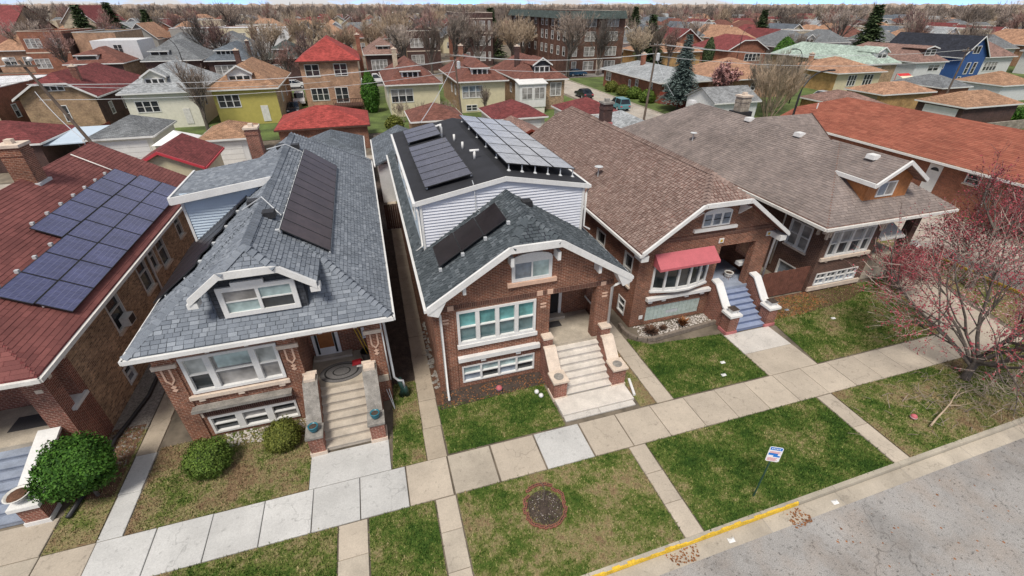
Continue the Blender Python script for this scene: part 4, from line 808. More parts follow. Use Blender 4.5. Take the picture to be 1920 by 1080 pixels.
# addition with lap siding
z0, z1, zp, xa, xb, ya, yb = 4.4, 7.0, 7.72, 1.42, 8.66, 17.5, 29.2
m = MB(); m.prism([(xa, ya+.03, z0), (xb, ya+.03, z0), (xb, ya+.03, z1), (5.04, ya+.03, zp-.12), (xa, ya+.03, z1)], (0, yb-ya-.03, 0)); AD = m.build('upper_addition', 'board_lav', H2, uv=False)
def board(x0, x1, z, h, y, mat='board_lav'):
    m = MB(); m.add([(x0, y+.058, z), (x1, y+.058, z), (x1, y+.058, z+h), (x0, y+.058, z+h), (x0, y, z), (x1, y, z), (x1, y+.052, z+h), (x0, y+.052, z+h)], [(4, 5, 6, 7), (0, 1, 5, 4), (1, 2, 6, 5), (3, 0, 4, 7), (2, 3, 7, 6)]); return m.build('clapboard', mat, AD, uv=False)
z = 4.75
while z < 7.55:
    h = .128; x0, x1 = xa+.1, xb-.1
    if z+h > z1: f_ = (z+h-z1)/(zp-.12-z1); x0, x1 = xa+.1+f_*3.45, xb-.1-f_*3.45
    if x1-x0 > .2: board(x0, x1, z, h, ya-.03)
    z += .13
for x_ in (xa, xb-.1): m = MB(); m.box(x_, x_+.1, ya-.05, ya+.08, 4.55, z1+.02); m.build('corner_board', 'white', AD, uv=False)
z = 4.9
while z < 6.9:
    m = MB(); m.add([(xa, ya+.1, z), (xa, yb, z), (xa, yb, z+.128), (xa, ya+.1, z+.128), (xa-.028, ya+.1, z), (xa-.028, yb, z), (xa-.006, yb, z+.128), (xa-.006, ya+.1, z+.128)], [(4, 5, 6, 7), (0, 1, 5, 4), (3, 0, 4, 7), (1, 2, 6, 5)]); m.build('clapboard', 'board_blue', AD, uv=False); z += .13  # side boards bluer and darker than the front: shade put into their colour
for y_ in (19.5, 22.5, 25.5): window(H2, LF(xa-.03), y_, y_+1.1, 5.4, 6.6, (1,), [('glass_sky', 'glass')], b=.08, d=.05, deep=0)
tp = dict(l=[(xa-.12, ya-.1, z1+.03), (5.04, ya-.1, zp), (5.04, yb+.1, zp), (xa-.12, yb+.1, z1+.03)], r=[(5.04, ya-.1, zp), (xb+.12, ya-.1, z1+.03), (xb+.12, yb+.1, z1+.03), (5.04, yb+.1, zp)])
roofsolid(tp, .05).build('flat_roof', 'membrane', H2, uv=False)
fascia(H2, [((xa-.15, ya-.12, z1+.03), (5.04, ya-.12, zp)), ((5.04, ya-.12, zp), (xb+.15, ya-.12, z1+.03))], w=.05, h=.2, drop=-.03, name='roof_edge')
gutter(H2, [((xa-.2, ya-.15, z1+.05), (xa-.2, yb, z1+.05)), ((xb+.2, ya-.15, z1+.05), (xb+.2, yb, z1+.05))])
pipe(H2, [(xa-.15, ya-.02, z1-.1), (xa-.08, ya-.05, 6.6), (xa-.05, ya-.05, 5.1), (xa-.3, ya-.2, 4.95)], .05); pipe(H2, [(xb+.2, ya-.05, z1-.1), (xb+.08, ya-.05, 6.6), (xb+.08, ya-.05, 5.05), (xb+.35, ya-.2, 4.9)], .05)
for x_, y_, hgt, el in ((3.95, 27.2, .35, 0), (3.75, 25.6, .55, 1), (4.2, 24.3, .35, 0), (4.3, 22.6, .35, 0), (4.45, 20.6, .4, 2)):
    zz = z1+(x_-xa)*.2; m = MB(); m.tube([(x_, y_, zz-.05), (x_, y_, zz+hgt)]+([(x_-.12, y_, zz+hgt+.12), (x_-.3, y_, zz+hgt+.05)] if el == 1 else []), .06, 8)
    if el == 2: m.tube([(x_-.22, y_, zz+hgt), (x_+.22, y_, zz+hgt)], .06, 8)
    m.build('vent_pipe', 'white', H2, uv=False, smooth=True)
m = MB(); m.box(3.3, 3.9, 28.4, 28.7, 7.4, 7.5); m.build('hatch', 'white', H2, uv=False)
pipe(H2, [(3.75, 18.0, 7.5), (3.7, 17.4, 7.45), (3.72, 17.38, 6.5), (3.9, 17.2, 6.4)], .022, 'galv', 'conduit')
vent(H2, 5.7, 16.7, 6.78)
# low rear wing
m = MB(); wall(m, FR(36.5), .2, 2.6, 0, 3.2); wall(m, LF(.2), 36.5, 44, 0, 3.2); m.build('rear_wing', 'siding_white', H2)
rp2, _ = roofpolys(.0, 5, 36.2, 44.5, 3.2, .45, 0, 0); roofsolid(rp2).build('rear_roof', 'r_slate', H2)
m = MB(); gablepoly(m, FR(36.5), .2, 4.8, 3.19, 0, 5, 3.2, .45, 0); m.build('rear_gable', 'siding_white', H2)
gutter(H2, [((-.05, 36.2, 3.2), (-.05, 44.5, 3.2))])

k2x, k2z = 1/math.hypot(1, .635), .635/math.hypot(1, .635)
A2 = thing('solar_array', 'three glossy black solar panels on the slate front slope', 'solar panels', (3, 16, 6)); me = panel_mesh('panel', 1.03, 1.7, mat='pv_gloss')
for i in range(3): xx = 2.17+.885*i; place(me, 'panel', A2, basis((xx, 16.0-.06*i, 4.55+.635*(xx-.95)+.19), (k2x, 0, k2z), (0, 1, 0), (-k2z, 0, k2x)))
for i in range(4): xx = 1.74+.88*i; m = MB(); m.box(xx-.05, xx+.07, 15.02-.06*i, 15.14-.06*i, 4.6+.635*(xx-.95), 4.72+.635*(xx-.95)); m.build('clamp', 'galv', A2, uv=False)
ax = Vector((1, 0, .2)).normalized(); az = Vector((-ax.z, 0, ax.x))
def flat_array(label, x0, x1, y0, y1, n, z, mat, tilt=0.0, rows=1):
    t = thing('solar_array', label, 'solar panels', ((x0+x1)/2, (y0+y1)/2, z)); pw = (x1-x0)/rows; pl = (y1-y0)/n; me = panel_mesh('panel', pw-.03, pl-.03, mat=mat, fr='black_metal', fw=.018)
    ex = Vector((1, 0, tilt)).normalized(); ez = Vector((-ex.z, 0, ex.x))
    for r_ in range(rows):
        for i in range(n): c = Vector((x0+pw*(r_+.5), y0+pl*(i+.5), z+tilt*(pw*(r_+.5)))); place(me, 'panel', t, basis(c, ex, (0, 1, 0), ez))
    return t
t = flat_array('seven grey solar panels in the middle of the black flat roof', 1.78, 3.85, 18.25, 24.7, 7, 7.27, 'pv_grey', .2)
for i in range(7):
    for x_ in (1.9, 3.8): m = MB(); m.box(x_-.04, x_+.04, 18.4+i*.98, 18.5+i*.98, 7.08+(x_-xa)*.2, 7.27+(x_-1.78)*.2); m.build('foot', 'galv', t, uv=False)
t = flat_array('three grey solar panels at the back of the black flat roof', 1.85, 3.75, 25.6, 28.6, 3, 7.27, 'pv_grey', .2)
for i in range(3):
    for x_ in (1.95, 3.7): m = MB(); m.box(x_-.04, x_+.04, 25.8+i*.98, 25.9+i*.98, 7.08+(x_-xa)*.2, 7.27+(x_-1.85)*.2); m.build('foot', 'galv', t, uv=False)
t = flat_array('large solar array coloured pale with reflected sky on the right side of the black flat roof', 5.3, 8.55, 18.3, 28.6, 6, 7.98, 'pv_sky_tint', -.17, 3)
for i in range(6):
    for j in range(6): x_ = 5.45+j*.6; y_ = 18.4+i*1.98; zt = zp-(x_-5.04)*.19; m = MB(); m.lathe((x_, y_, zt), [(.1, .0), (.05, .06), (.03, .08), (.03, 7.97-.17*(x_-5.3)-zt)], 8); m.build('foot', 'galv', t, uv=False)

# ---- brown-roofed house with blue steps
H3 = thing('bungalow', 'brick bungalow with brown clipped-gable roof, pink awning and blue steps', 'house', (14.5, 15.7, 0))
F = FR(15.7); m = MB()
wall(m, F, 10.87, 18.2, 0, 4.2, [(11.73, 14.75, 2.05, 3.45, .1), (11.7, 14.82, .16, 1.04), (15.25, 17.3, 1.4, 3.88, .35)])
gablepoly(m, F, 10.87, 18.2, 4.2, 10.52, 18.4, 4.48, .715, .315); wall(m, RT(18.2), 15.7, 32.5, 0, 4.2, [(16.1, 17.4, 2.4, 3.9, .3)]); wall(m, LF(10.87), 15.7, 32.5, 0, 4.2, [(16.2, 17.0, 2.1, 3.7), (16.3, 17.0, .3, 1.2), (19, 20, 2.1, 3.6), (22, 23, 2.1, 3.6), (25, 26, 2.1, 3.6)]); wall(m, BK(32.5), 10.87, 18.2, 0, 4.2)
m.poly([(15.25, 16, 1.3), (15.25, 18.3, 1.3), (15.25, 18.3, 4), (15.25, 16, 4)]); m.poly([(15.25, 18.3, 1.3), (18.2, 18.3, 1.3), (18.2, 18.3, 4), (15.25, 18.3, 4)]); m.poly([(15.25, 16, 3.9), (18.2, 16, 3.9), (18.2, 18.3, 3.9), (15.25, 18.3, 3.9)]); m.build('wall', 'brick_brown', H3)
for y_, z_ in ((16.2, 2.1), (19, 2.1), (22, 2.1), (25, 2.1)): window(H3, LF(10.87), y_, y_+(.8 if y_ < 17 else 1), z_, z_+(1.6 if y_ < 17 else 1.5), (1,), [('glass', 'glass')], sill='stone', frame='white_old')
window(H3, LF(10.87), 16.3, 17.0, .3, 1.2, (1,), [('glass', 'glass')])
m = MB(); m.box(15.26, 18.1, 15.62, 18.29, 1.1, 1.42); m.build('porch_floor', 'porch_blue', H3, uv=False)
# bow window in five facets
bw = [(11.75, 0), (12.3, .18), (12.95, .27), (13.6, .27), (14.2, .18), (14.73, 0)]; wm = MB()
for (a, da), (b, db) in zip(bw, bw[1:]):
    for z_, zz in ((2.05, 2.16), (3.34, 3.45)): wm.hexa([F(a, da-.1, z_), F(b, db-.1, z_), F(b, db+.03, z_), F(a, da+.03, z_), F(a, da-.1, zz), F(b, db-.1, zz), F(b, db+.03, zz), F(a, da+.03, zz)])
for a, da in bw: wm.fbox(F, a-.05, a+.05, da-.08, da+.05, 2.05, 3.45)
bwo = wm.build('bow_window', 'white', H3, uv=False)
for (a, da), (b, db) in zip(bw, bw[1:]): q = MB(); q.poly([F(a+.05, da-.03, 2.16), F(b-.05, db-.03, 2.16), F(b-.05, db-.03, 3.34), F(a+.05, da-.03, 3.34)]); q.build('pane', 'glass', bwo, uv=False)
m = MB(); m.prism([F(11.65, -.02, 2.04), F(11.65, .1, 2.04), F(12.9, .38, 2.04), F(13.65, .38, 2.04), F(14.85, .1, 2.04), F(14.85, -.02, 2.04)], (0, 0, -.1)); m.build('sill', 'white', bwo, uv=False)
m = MB(); m.add([F(11.62, .03, 4.0), F(14.8, .03, 4.0), F(14.85, .62, 3.5), F(11.62, .62, 3.5), F(11.62, .62, 3.38), F(14.85, .62, 3.38), F(11.62, .03, 3.42), F(14.8, .03, 3.42)], [(0, 1, 2, 3), (3, 2, 5, 4), (0, 3, 4, 6), (1, 7, 5, 2)]); m.build('awning', 'pink_awning', H3, uv=False)
m = MB(); m.prism([F(11.55, .003, 1.45), F(11.55, .22, 1.5), F(11.55, .22, 1.66), F(11.55, .003, 1.66)], (3.58, 0, 0))
for x_ in (11.65, 12.4, 13.7, 14.6): m.fbox(F, x_, x_+.22, .004, .16, 1.36, 1.46)
m.build('flower_ledge', 'white', H3, uv=False)
m = MB(); m.fbox(F, 11.7, 14.82, -.1, -.075, .16, 1.04); gbo = m.build('glass_block_window', 'white_old', H3, uv=False)
for i in range(13):
    for j in range(4):
        if j == 1 and i in (5, 6, 7): continue
        a = 11.72+i*.238; c = .18+j*.214; m = MB(); m.fbox(F, a+.008, a+.23, -.074, -.03, c+.008, c+.206); m.build('glass_block', 'glassblock', gbo, uv=False)
m = MB(); m.fbox(F, 12.93, 13.6, -.07, -.045, .41, .59); m.build('vent', 'galv', gbo, uv=False)
window(H3, F, 13.82, 15.32, 5.05, 5.72, (1, 1, 1), ['glass_sky'], sash=True, b=.06, mull=.12, d=.06, deep=0, muntin=2)
arc = [(14.57+.75*math.cos(math.pi*i/n), 5.72+.2*math.sin(math.pi*i/n)) for i in range(n+1)]; m = MB(); m.prism([F(a, .003, b) for a, b in arc], (0, -.06, 0)); m.build('arched_head', 'white', H3, uv=False)
m = MB(); m.fbox(F, 13.4, 15.75, .0, .14, 4.86, 4.99); m.build('sill', 'white', H3, uv=False)
m = MB(); m.fbox(F, 11.0, 18.1, .002, .03, 4.5, 4.72); m.build('soldier_course', 'brick_soldier', H3)
for x_ in (15.15, 17.9): inset(H3, F, x_, 4.2, .26, .24, 'white', .03); inset(H3, F, x_, 4.2, .12, .12, 'yellow_paint', .045)
inset(H3, F, 11.45, .5, .2, .2, 'white', .03)
rp, mt = roofpolys(10.52, 18.4, 15.1, 33.4, 4.48, .715, .315, .2, 1.2)
R3 = shingle_roof(H3, rp, 'sh_brown', .15, .12, .24, 'r_brown', 61, lift=.026, gap=.04)
m = MB(); caps(m, mt['Fa'], mt['Ba']); caps(m, rp['front'][0], mt['Fa']); caps(m, rp['front'][1], mt['Fa']); m.build('ridge_caps', 'sh_brown', R3, kind='stuff', uv=False)
f0, f1 = rp['front'][0], rp['front'][1]; yy = 15.06
fascia(H3, [((10.52, yy, 4.48), (f0[0], yy, f0[2])), ((f0[0], yy, f0[2]), (f1[0], yy, f1[2])), ((f1[0], yy, f1[2]), (18.4, yy, 4.48))], w=.1, h=.2)
for x_, z_ in ((13.25, 6.05), (15.75, 6.05)): m = MB(); m.prism([(x_-.06, 15.1, z_), (x_-.06, 15.69, z_), (x_-.06, 15.69, z_-.55)], (.12, 0, 0)); m.build('bracket', 'white', H3, uv=False)
for s_ in (-1, 1): xe = 14.46+s_*3.75; m = MB(); m.box(xe-.18, xe+.18, 15.08, 15.69, 4.05, 4.32); m.build('eave_return', 'white', H3, uv=False)
gutter(H3, [((10.46, 15.05, 4.46), (10.46, 33.4, 4.46)), ((18.46, 15.05, 4.46), (18.46, 33.4, 4.46))])
pipe(H3, [(18.3, 15.2, 4.2), (18.32, 15.6, 3.9), (18.3, 15.62, .6)], .055)
chimney(H3, 14.7, 27.6, 6.6, 8.35, .62, .62, 'brick_dark', 'stone_grey')
m = MB(); m.box(14.35, 15.05, 27.2, 28.0, 6.85, 7.25); m.build('chimney_flashing', 'pink_paint', H3, uv=False)
an = thing('satellite_dish', 'small grey dish aerial on the brown roof', 'dish', (11.9, 22.5, 5.5)); m = MB(); m.tube([(11.9, 22.5, 5.4), (11.9, 22.5, 5.95)], .03, 6); m.build('mast', 'galv', an, uv=False); m = MB(); m.lathe((11.9, 22.5, 5.95), [(.02, 0), (.16, .03), (.25, .09), (.24, .1), (.14, .05)], 12); m.build('dish', 'galv', an, uv=False, smooth=True)
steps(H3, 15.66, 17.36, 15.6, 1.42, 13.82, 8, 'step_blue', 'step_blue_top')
for a, b in ((15.1, 15.64), (17.38, 17.92)):
    cheek(H3, a+.1, b-.1, [(14.3, 1.05), (14.5, 1.12), (15.3, 1.95), (15.66, 2.0)], 'brick_red', 'white', .09, .04); pier(H3, a, b, 13.76, 14.29, 0, 1.0, 'brick_red', 'white', .07, .12, 'pink_paint')
def urn(label, x, y, z, s=.3, mat='white'):
    t = thing('planter', label, 'planter', (x, y, z)); m = MB(); m.add([(x-s*.5, y-s*.5, z), (x+s*.5, y-s*.5, z), (x+s*.5, y+s*.5, z), (x-s*.5, y+s*.5, z), (x-s*.5, y-s*.5, z+s*.25), (x+s*.5, y-s*.5, z+s*.25), (x+s*.5, y+s*.5, z+s*.25), (x-s*.5, y+s*.5, z+s*.25), (x-s*.8, y-s*.8, z+s*.9), (x+s*.8, y-s*.8, z+s*.9), (x+s*.8, y+s*.8, z+s*.9), (x-s*.8, y+s*.8, z+s*.9)], [(3, 2, 1, 0)]+[(a+i, a+(i+1) % 4, a+4+(i+1) % 4, a+4+i) for a in (0, 4) for i in range(4)]); m.build('urn', mat, t, uv=False)
    m = MB(); m.box(x-s*.78, x+s*.78, y-s*.78, y+s*.78, z+s*.86, z+s*.91); m.build('soil', 'soil', t, uv=False)
urn('white square urn on the left pier of the blue steps', 15.37, 14.02, 1.122, .26); urn('white square urn on the right pier of the blue steps', 17.65, 14.02, 1.122, .26)
bn = thing('bench', 'dark bench at the back of the blue porch', 'bench', (16.2, 18, 1.42))
for z_, y_ in ((1.85, 17.6), (2.05, 18.1), (2.2, 18.12)): m = MB(); m.box(15.5, 17.0, y_-.12 if z_ < 1.9 else y_-.03, y_+.2 if z_ < 1.9 else y_, z_, z_+.05 if z_ < 1.9 else z_+.1); m.build('slat', 'black_metal', bn, uv=False)
for x_ in (15.6, 16.9): m = MB(); m.box(x_-.03, x_+.03, 17.5, 17.6, 1.421, 1.85); m.box(x_-.03, x_+.03, 18.1, 18.16, 1.421, 2.3); m.build('leg', 'black_metal', bn, uv=False)
m = MB(); m.box(17.2, 18.15, 16.2, 16.5, 2.2, 2.38); m.build('side_coping', 'white', H3, uv=False)

# ---- corner house with orange wooden dormer
H4 = thing('bungalow', 'dark brick corner bungalow with taupe hip roof and orange wooden dormer', 'house', (25, 15.7, 0))
F = FR(15.7); m = MB()
wall(m, F, 21.87, 25.75, 0, 4.2, [(22.25, 25.2, 2.18, 3.72), (22.25, 25.2, .4, 1.16)]); wall(m, LF(21.87), 15.7, 33, 0, 4.2, [(16.5, 17.95, 2.1, 3.6), (16.4, 17.9, .1, 1.05), (21, 22, 2.1, 3.6)]); wall(m, RT(28.6), 17.6, 33, 0, 4.2); wall(m, BK(33), 21.87, 28.6, 0, 4.2)
wall(m, RT(25.75), 15.7, 17.6, 0, 4.2); wall(m, FR(17.6), 25.75, 28.6, 0, 4.2, [(26.5, 27.4, 1.5, 3.5)]); m.box(28.15, 28.6, 15.75, 16.2, 0, 4.2); m.build('wall', 'brick_h4', H4)
window(H4, F, 22.25, 25.2, 2.18, 3.72, (.7, 1, 1, .7), [('glass_curtain', 'glass')], b=.09, mull=.14, d=.05); m = MB(); m.fbox(F, 22.0, 25.45, .0, .12, 1.98, 2.17)
for x_ in (22.4, 23.5, 24.7): m.fbox(F, x_, x_+.16, .001, .08, 1.88, 1.979)
m.build('stone_sill', 'stone', H4, uv=False)
window(H4, F, 22.25, 25.2, .4, 1.16, (1, 1, 1, 1), [('glass', 'glass_sky')], b=.06, mull=.1, d=.04, muntin=2); m = MB(); m.fbox(F, 21.9, 25.6, .0, .1, .12, .36); m.build('stone_base', 'stone', H4, uv=False)
window(H4, LF(21.87), 16.5, 17.95, 2.1, 3.6, (1, 1), [('glass_curtain', 'glass_curtain')], b=.08, mull=.14, d=.05, sill='stone'); window(H4, LF(21.87), 16.4, 17.9, .1, 1.05, (1,), ['glass_sky'], sash=False); window(H4, LF(21.87), 21, 22, 2.1, 3.6)
for x_, y_ in ((21.83, 15.66), (25.6, 15.66)):
    m = MB(); m.box(x_-.4, x_+.25, y_-.12, y_+.02, 3.72, 3.86); m.box(x_-.12, x_+.0, y_-.1, y_+.02, 3.35, 3.715); m.box(x_+.08, x_+.18, y_-.1, y_+.02, 3.45, 3.715); m.build('stone_bracket', 'stone', H4, uv=False)
m = MB(); m.box(21.66, 21.86, 16.0, 16.4, 3.7, 3.84); m.box(21.7, 21.86, 16.1, 16.2, 3.4, 3.695); m.build('stone_bracket', 'stone', H4, uv=False)
m = MB(); m.box(25.76, 28.6, 15.9, 17.59, 0, 1.4); m.build('porch_floor', 'porch_floor', H4, uv=False)
m = MB(); m.fbox(FR(17.6), 26.5, 27.4, -.08, -.02, 1.5, 3.5); m.build('door', 'wood_brown', H4, uv=False)
m = MB(); m.add([(25.85, 17.2, 3.6), (27.6, 17.2, 3.6), (27.6, 15.55, 2.8), (25.85, 15.55, 2.8), (25.85, 17.2, 3.5), (27.6, 17.2, 3.5), (27.6, 15.55, 2.7), (25.85, 15.55, 2.7)], [(0, 1, 2, 3), (7, 6, 5, 4), (3, 2, 6, 7), (0, 3, 7, 4), (1, 5, 6, 2)]); m.build('porch_awning', 'white_old', H4, uv=False)
rp, mt = roofpolys(20.72, 29.6, 15.0, 36.5, 4.42, .61, 1, 1); R4 = shingle_roof(H4, rp, 'sh_taupe', .15, .2, .4, 'r_brown2', 71, lift=.018)
dp, dm = roofpolys(23.55, 27.0, 15.5, 20, 6.08, .62, 0, 0); R4d = shingle_roof(H4, dp, 'sh_taupe', .15, .2, .4, 'r_brown2', 81, lift=.013); R4d.name = 'dormer_roof'
m = MB(); G = FR(16.05); gablepoly(m, G, 23.8, 26.75, 4.85, 23.55, 27.0, 6.08, .62, 0); m.poly([(23.8, 16.05, 4.8), (23.8, 18.3, 4.8), (23.8, 18.3, 6.2), (23.8, 16.05, 6.2)]); m.poly([(26.75, 16.05, 4.8), (26.75, 18.3, 4.8), (26.75, 18.3, 6.2), (26.75, 16.05, 6.2)]); DW = m.build('dormer_wall', 'wood_orange', H4)
for i in range(19):
    u_ = 23.82+i*.155; zt = 6.08+.62*min(u_+.07-23.55, 27.0-u_-.07)-.18; m = MB(); m.fbox(G, u_, u_+.148, .003, .018, 5.06, zt); m.build('plank', 'wood_orange', DW, uv=False)
for i in range(13):
    y_ = 16.1+i*.155; zb = 4.42+.61*(y_-15); m = MB(); m.box(23.782, 23.797, y_, y_+.148, zb, 6.12); m.build('plank', 'wood_orange', DW, uv=False)
window(H4, G, 24.55, 25.75, 5.2, 6.0, (1, 1), ['glass_sky', 'glass_curtain'], sash=False, b=.07, mull=.05, d=.06, deep=0)
fascia(H4, [((23.52, 15.48, 6.1), (dm['xc'], 15.48, dm['zr'])), ((dm['xc'], 15.48, dm['zr']), (27.03, 15.48, 6.1)), ((23.52, 15.5, 6.12), (23.52, 17.8, 6.12)), ((27.03, 15.5, 6.12), (27.03, 17.8, 6.12))], w=.1, h=.2)
gutter(H4, [((20.68, 14.95, 4.4), (29.65, 14.95, 4.4)), ((20.66, 15, 4.4), (20.66, 36.5, 4.4)), ((29.66, 15, 4.4), (29.66, 36.5, 4.4))], mat='white_old', h=.14)
m = MB(); m.box(20.75, 29.55, 15.05, 15.69, 4.2, 4.25); m.build('soffit', 'wood_brown', H4, uv=False)
for x_, y_ in ((24.8, 17.1), (24.85, 21.9), (24.9, 26.2), (25.0, 32.7)): vent(H4, x_, y_, 4.42+.61*(x_-20.72)+.08, 'white', s=.24)
xp, xm = roofpolys(25.0, 30.3, 22.0, 30.6, 4.46, .615, 0, 0, axis='x'); shingle_roof(H4, xp, 'sh_taupe', .15, .2, .4, 'r_brown2', 85, lift=.013).name = 'cross_gable_roof'
m = MB(); m.add([(29.9, 22.4, 0), (29.9, 30.2, 0), (29.9, 30.2, 4.3), (29.9, 26.3, 6.85), (29.9, 22.4, 4.3), (28.6, 22.4, 0), (28.6, 22.4, 4.3)], [(0, 1, 2, 3, 4), (5, 0, 4, 6)]); m.build('gable_wall', 'brick_h4', H4)
fascia(H4, [((30.33, 22, 4.46), (30.33, 26.3, 7.1)), ((30.33, 26.3, 7.1), (30.33, 30.6, 4.46))], 'wood_brown', h=.12)
chimney(H4, 26.0, 28.4, 6.5, 8.1, .75, .7, 'stone_wall', 'stone'); m = MB(); m.box(25.4, 26.6, 27.9, 28.9, 6.6, 7.15); m.build('chimney_flashing', 'black_metal', H4, uv=False)
pipe(H4, [(20.8, 18.3, 4.3), (21.4, 18.3, 4.05), (21.75, 18.35, 3.8), (21.78, 18.35, .5)], .05, 'white_old')
an = thing('satellite_dish', 'small grey aerial on the taupe roof', 'dish', (22.2, 28.2, 5.3)); m = MB(); m.tube([(22.2, 28.2, 5.2), (22.2, 28.2, 5.8)], .03, 6); m.build('mast', 'galv', an, uv=False); m = MB(); m.lathe((22.2, 28.2, 5.8), [(.02, 0), (.15, .03), (.24, .09), (.23, .1), (.13, .05)], 12); m.build('dish', 'galv', an, uv=False)
wf = thing('plank_fence', 'dark brown plank fence between the blue steps and the corner house', 'fence', (20, 15.9, 0))
for i in range(24): x_ = 18.35+i*.146; m = MB(); m.box(x_, x_+.135, 15.88, 15.905, .05, 1.62+U(-.03, .03)); m.build('plank', 'wood_fence', wf, uv=False)
for z_ in (.4, 1.3): m = MB(); m.box(18.35, 21.8, 15.906, 15.95, z_, z_+.09); m.build('rail', 'wood_brown', wf, uv=False)

# ---- red-roofed house at the left edge
H0 = thing('bungalow', 'red-roofed brick bungalow with blue solar panels at the left edge', 'house', (-15, 14.5, 0))
F = FR(14.4); m = MB()
wall(m, RT(-11.1), 15.8, 31, 0, 4.3, [(18.8, 19.9, 2.25, 4.0), (21.95, 22.95, 2.25, 4.0), (23.45, 24.1, 2.65, 4.0), (24.45, 25.45, 2.3, 4.0), (27.4, 28.2, 2.6, 4.0), (17.8, 18.5, .3, 1.12)]); m.build('side_wall', 'brick_tan', H0)
for a, b, z_ in ((18.8, 19.9, 2.25), (21.95, 22.95, 2.25), (23.45, 24.1, 2.65), (24.45, 25.45, 2.3), (27.4, 28.2, 2.6)): window(H0, RT(-11.1), a, b, z_, 4.0, (1,), [('glass', 'glass')], sill='stone', frame='white_old', b=.06)
window(H0, RT(-11.1), 17.8, 18.5, .3, 1.12, (1,), [('glass', 'glass_sky')])
m = MB(); wall(m, BK(31), -19, -11.1, 0, 4.3); wall(m, LF(-19), 14.4, 31, 0, 4.3); wall(m, FR(16.2), -19, -11.1, 0, 4.3, [(-12.9, -11.8, 1.45, 3.6)]); m.box(-11.4, -11.115, 14.951, 15.449, 0, 1.95); m.box(-11.75, -11.1, 14.4, 14.95, 0, 4.3); m.box(-11.5, -11.095, 15.45, 15.795, 0, 4.3); m.box(-19, -11.1, 14.42, 14.8, 3.85, 4.3); m.box(-16.2, -15.5, 14.4, 14.95, 0, 4.3); m.build('wall', 'brick_red', H0)
for y_, z_ in ((14.55, 3.9), (14.75, 3.55)): inset(H0, RT(-11.1), y_, z_, .16, .16, 'stone')
for y_, z_ in ((15.55, 3.95), (15.7, 3.6)): inset(H0, RT(-11.095), y_, z_, .12, .14, 'stone')
for x_, z_ in ((-11.55, 3.95), (-11.45, 3.6), (-11.35, 3.25)): inset(H0, F, x_, z_, .2, .14, 'stone')
m = MB(); m.box(-11.55, -10.98, 14.7, 15.6, 2.0, 2.12); m.build('side_coping', 'white', H0, uv=False)
m = MB(); m.box(-16, -11.6, 14.2, 16.19, 1.15, 1.42); m.build('porch_floor', 'porch_floor', H0, uv=False)
m = MB(); m.fbox(FR(16.2), -12.9, -11.8, -.1, .04, 1.45, 3.6); D_ = m.build('door', 'white', H0, uv=False)
for i in range(2):
    for j in range(2): m = MB(); m.fbox(FR(16.2), -12.75+i*.44, -12.37+i*.44, .041, .055, 2.3+j*.5, 2.74+j*.5); m.build('pane', 'glass', D_, uv=False)
m = MB(); m.box(-13.3, -12.0, 14.9, 15.6, 1.421, 1.435); m.build('door_mat', 'rug', None, 'dark doormat on the porch at the left edge', 'mat', uv=False)
steps(H0, -14.4, -12.0, 14.2, 1.4, 12.15, 8, 'step_bluegrey', 'porch_blue')
cheek(H0, -11.98, -11.55, [(12.5, .95), (13.6, 1.35), (14.2, 1.55), (14.38, 1.6)], 'brick_red', 'white', .1, .1); pier(H0, -12.0, -11.4, 12.0, 12.49, 0, .8, 'brick_red', 'white', .1, .14, 'white')
t = thing('planter', 'round white urn of dry plants on the pier at the left edge', 'planter', (-11.85, 12.3, .94)); m = MB(); m.lathe((-11.85, 12.25, .942), [(.14, 0), (.12, .08), (.28, .22), (.34, .27), (.3, .28), (.26, .2)], 16); m.build('urn', 'white_old', t, uv=False, smooth=True); m = MB(); m.lathe((-11.85, 12.25, 1.14), [(.27, 0), (.24, .06), (.1, .1)], 12); m.build('soil', 'mulch', t, uv=False)
rp, mt = roofpolys(-19.55, -10.45, 13.52, 31.6, 4.45, .6, 1, .0); R0 = shingle_roof(H0, rp, 'sh_red', .16, .3, .6, 'r_maroon', 91, lift=.012)
gutter(H0, [((-19.6, 13.47, 4.43), (-10.4, 13.47, 4.43)), ((-10.4, 13.45, 4.43), (-10.4, 31.6, 4.43))], mat='white_old', h=.14)
m = MB(); m.box(-19.5, -10.5, 13.55, 14.39, 4.22, 4.27); m.build('soffit', 'wood_brown', H0, uv=False); m = MB(); m.box(-11.09, -10.5, 14.4, 31.5, 4.22, 4.27); m.build('soffit', 'wood_brown', H0, uv=False)
chimney(H0, -14.9, 25.3, 6.3, 8.5, .8, .8, 'brick_brown', 'stone'); m = MB(); m.box(-15.4, -14.4, 24.8, 25.8, 6.4, 6.95); m.build('chimney_flashing', 'galv', H0, uv=False)
pipe(H0, [(-10.5, 23.4, 4.3), (-10.9, 23.3, 4.05), (-11.02, 23.2, 3.8), (-11.03, 23.15, .8)], .055)
pipe(H0, [(-14.8, 28.8, 7.2), (-13.5, 28.6, 6.45), (-13.0, 28.6, 6.1)], .03, 'white_old', 'conduit')
ac = thing('window_air_conditioner', 'white air conditioner in a window of the tan side wall', 'air conditioner', (-11, 19.3, 2.35)); m = MB(); m.box(-11.1, -10.78, 19.2, 19.75, 2.3, 2.7); o = m.build('case', 'white_old', ac, uv=False); m = MB(); m.box(-10.779, -10.77, 19.25, 19.7, 2.34, 2.66); m.build('grille', 'black_metal', ac, uv=False)
k0x, k0z = 1/math.hypot(1, .6), .6/math.hypot(1, .6)
A0 = thing('solar_array', 'large array of blue solar panels on the red roof', 'solar panels', (-12, 22.8, 5.6)); me = panel_mesh('panel', .99, 1.555, mat='pv_blue')
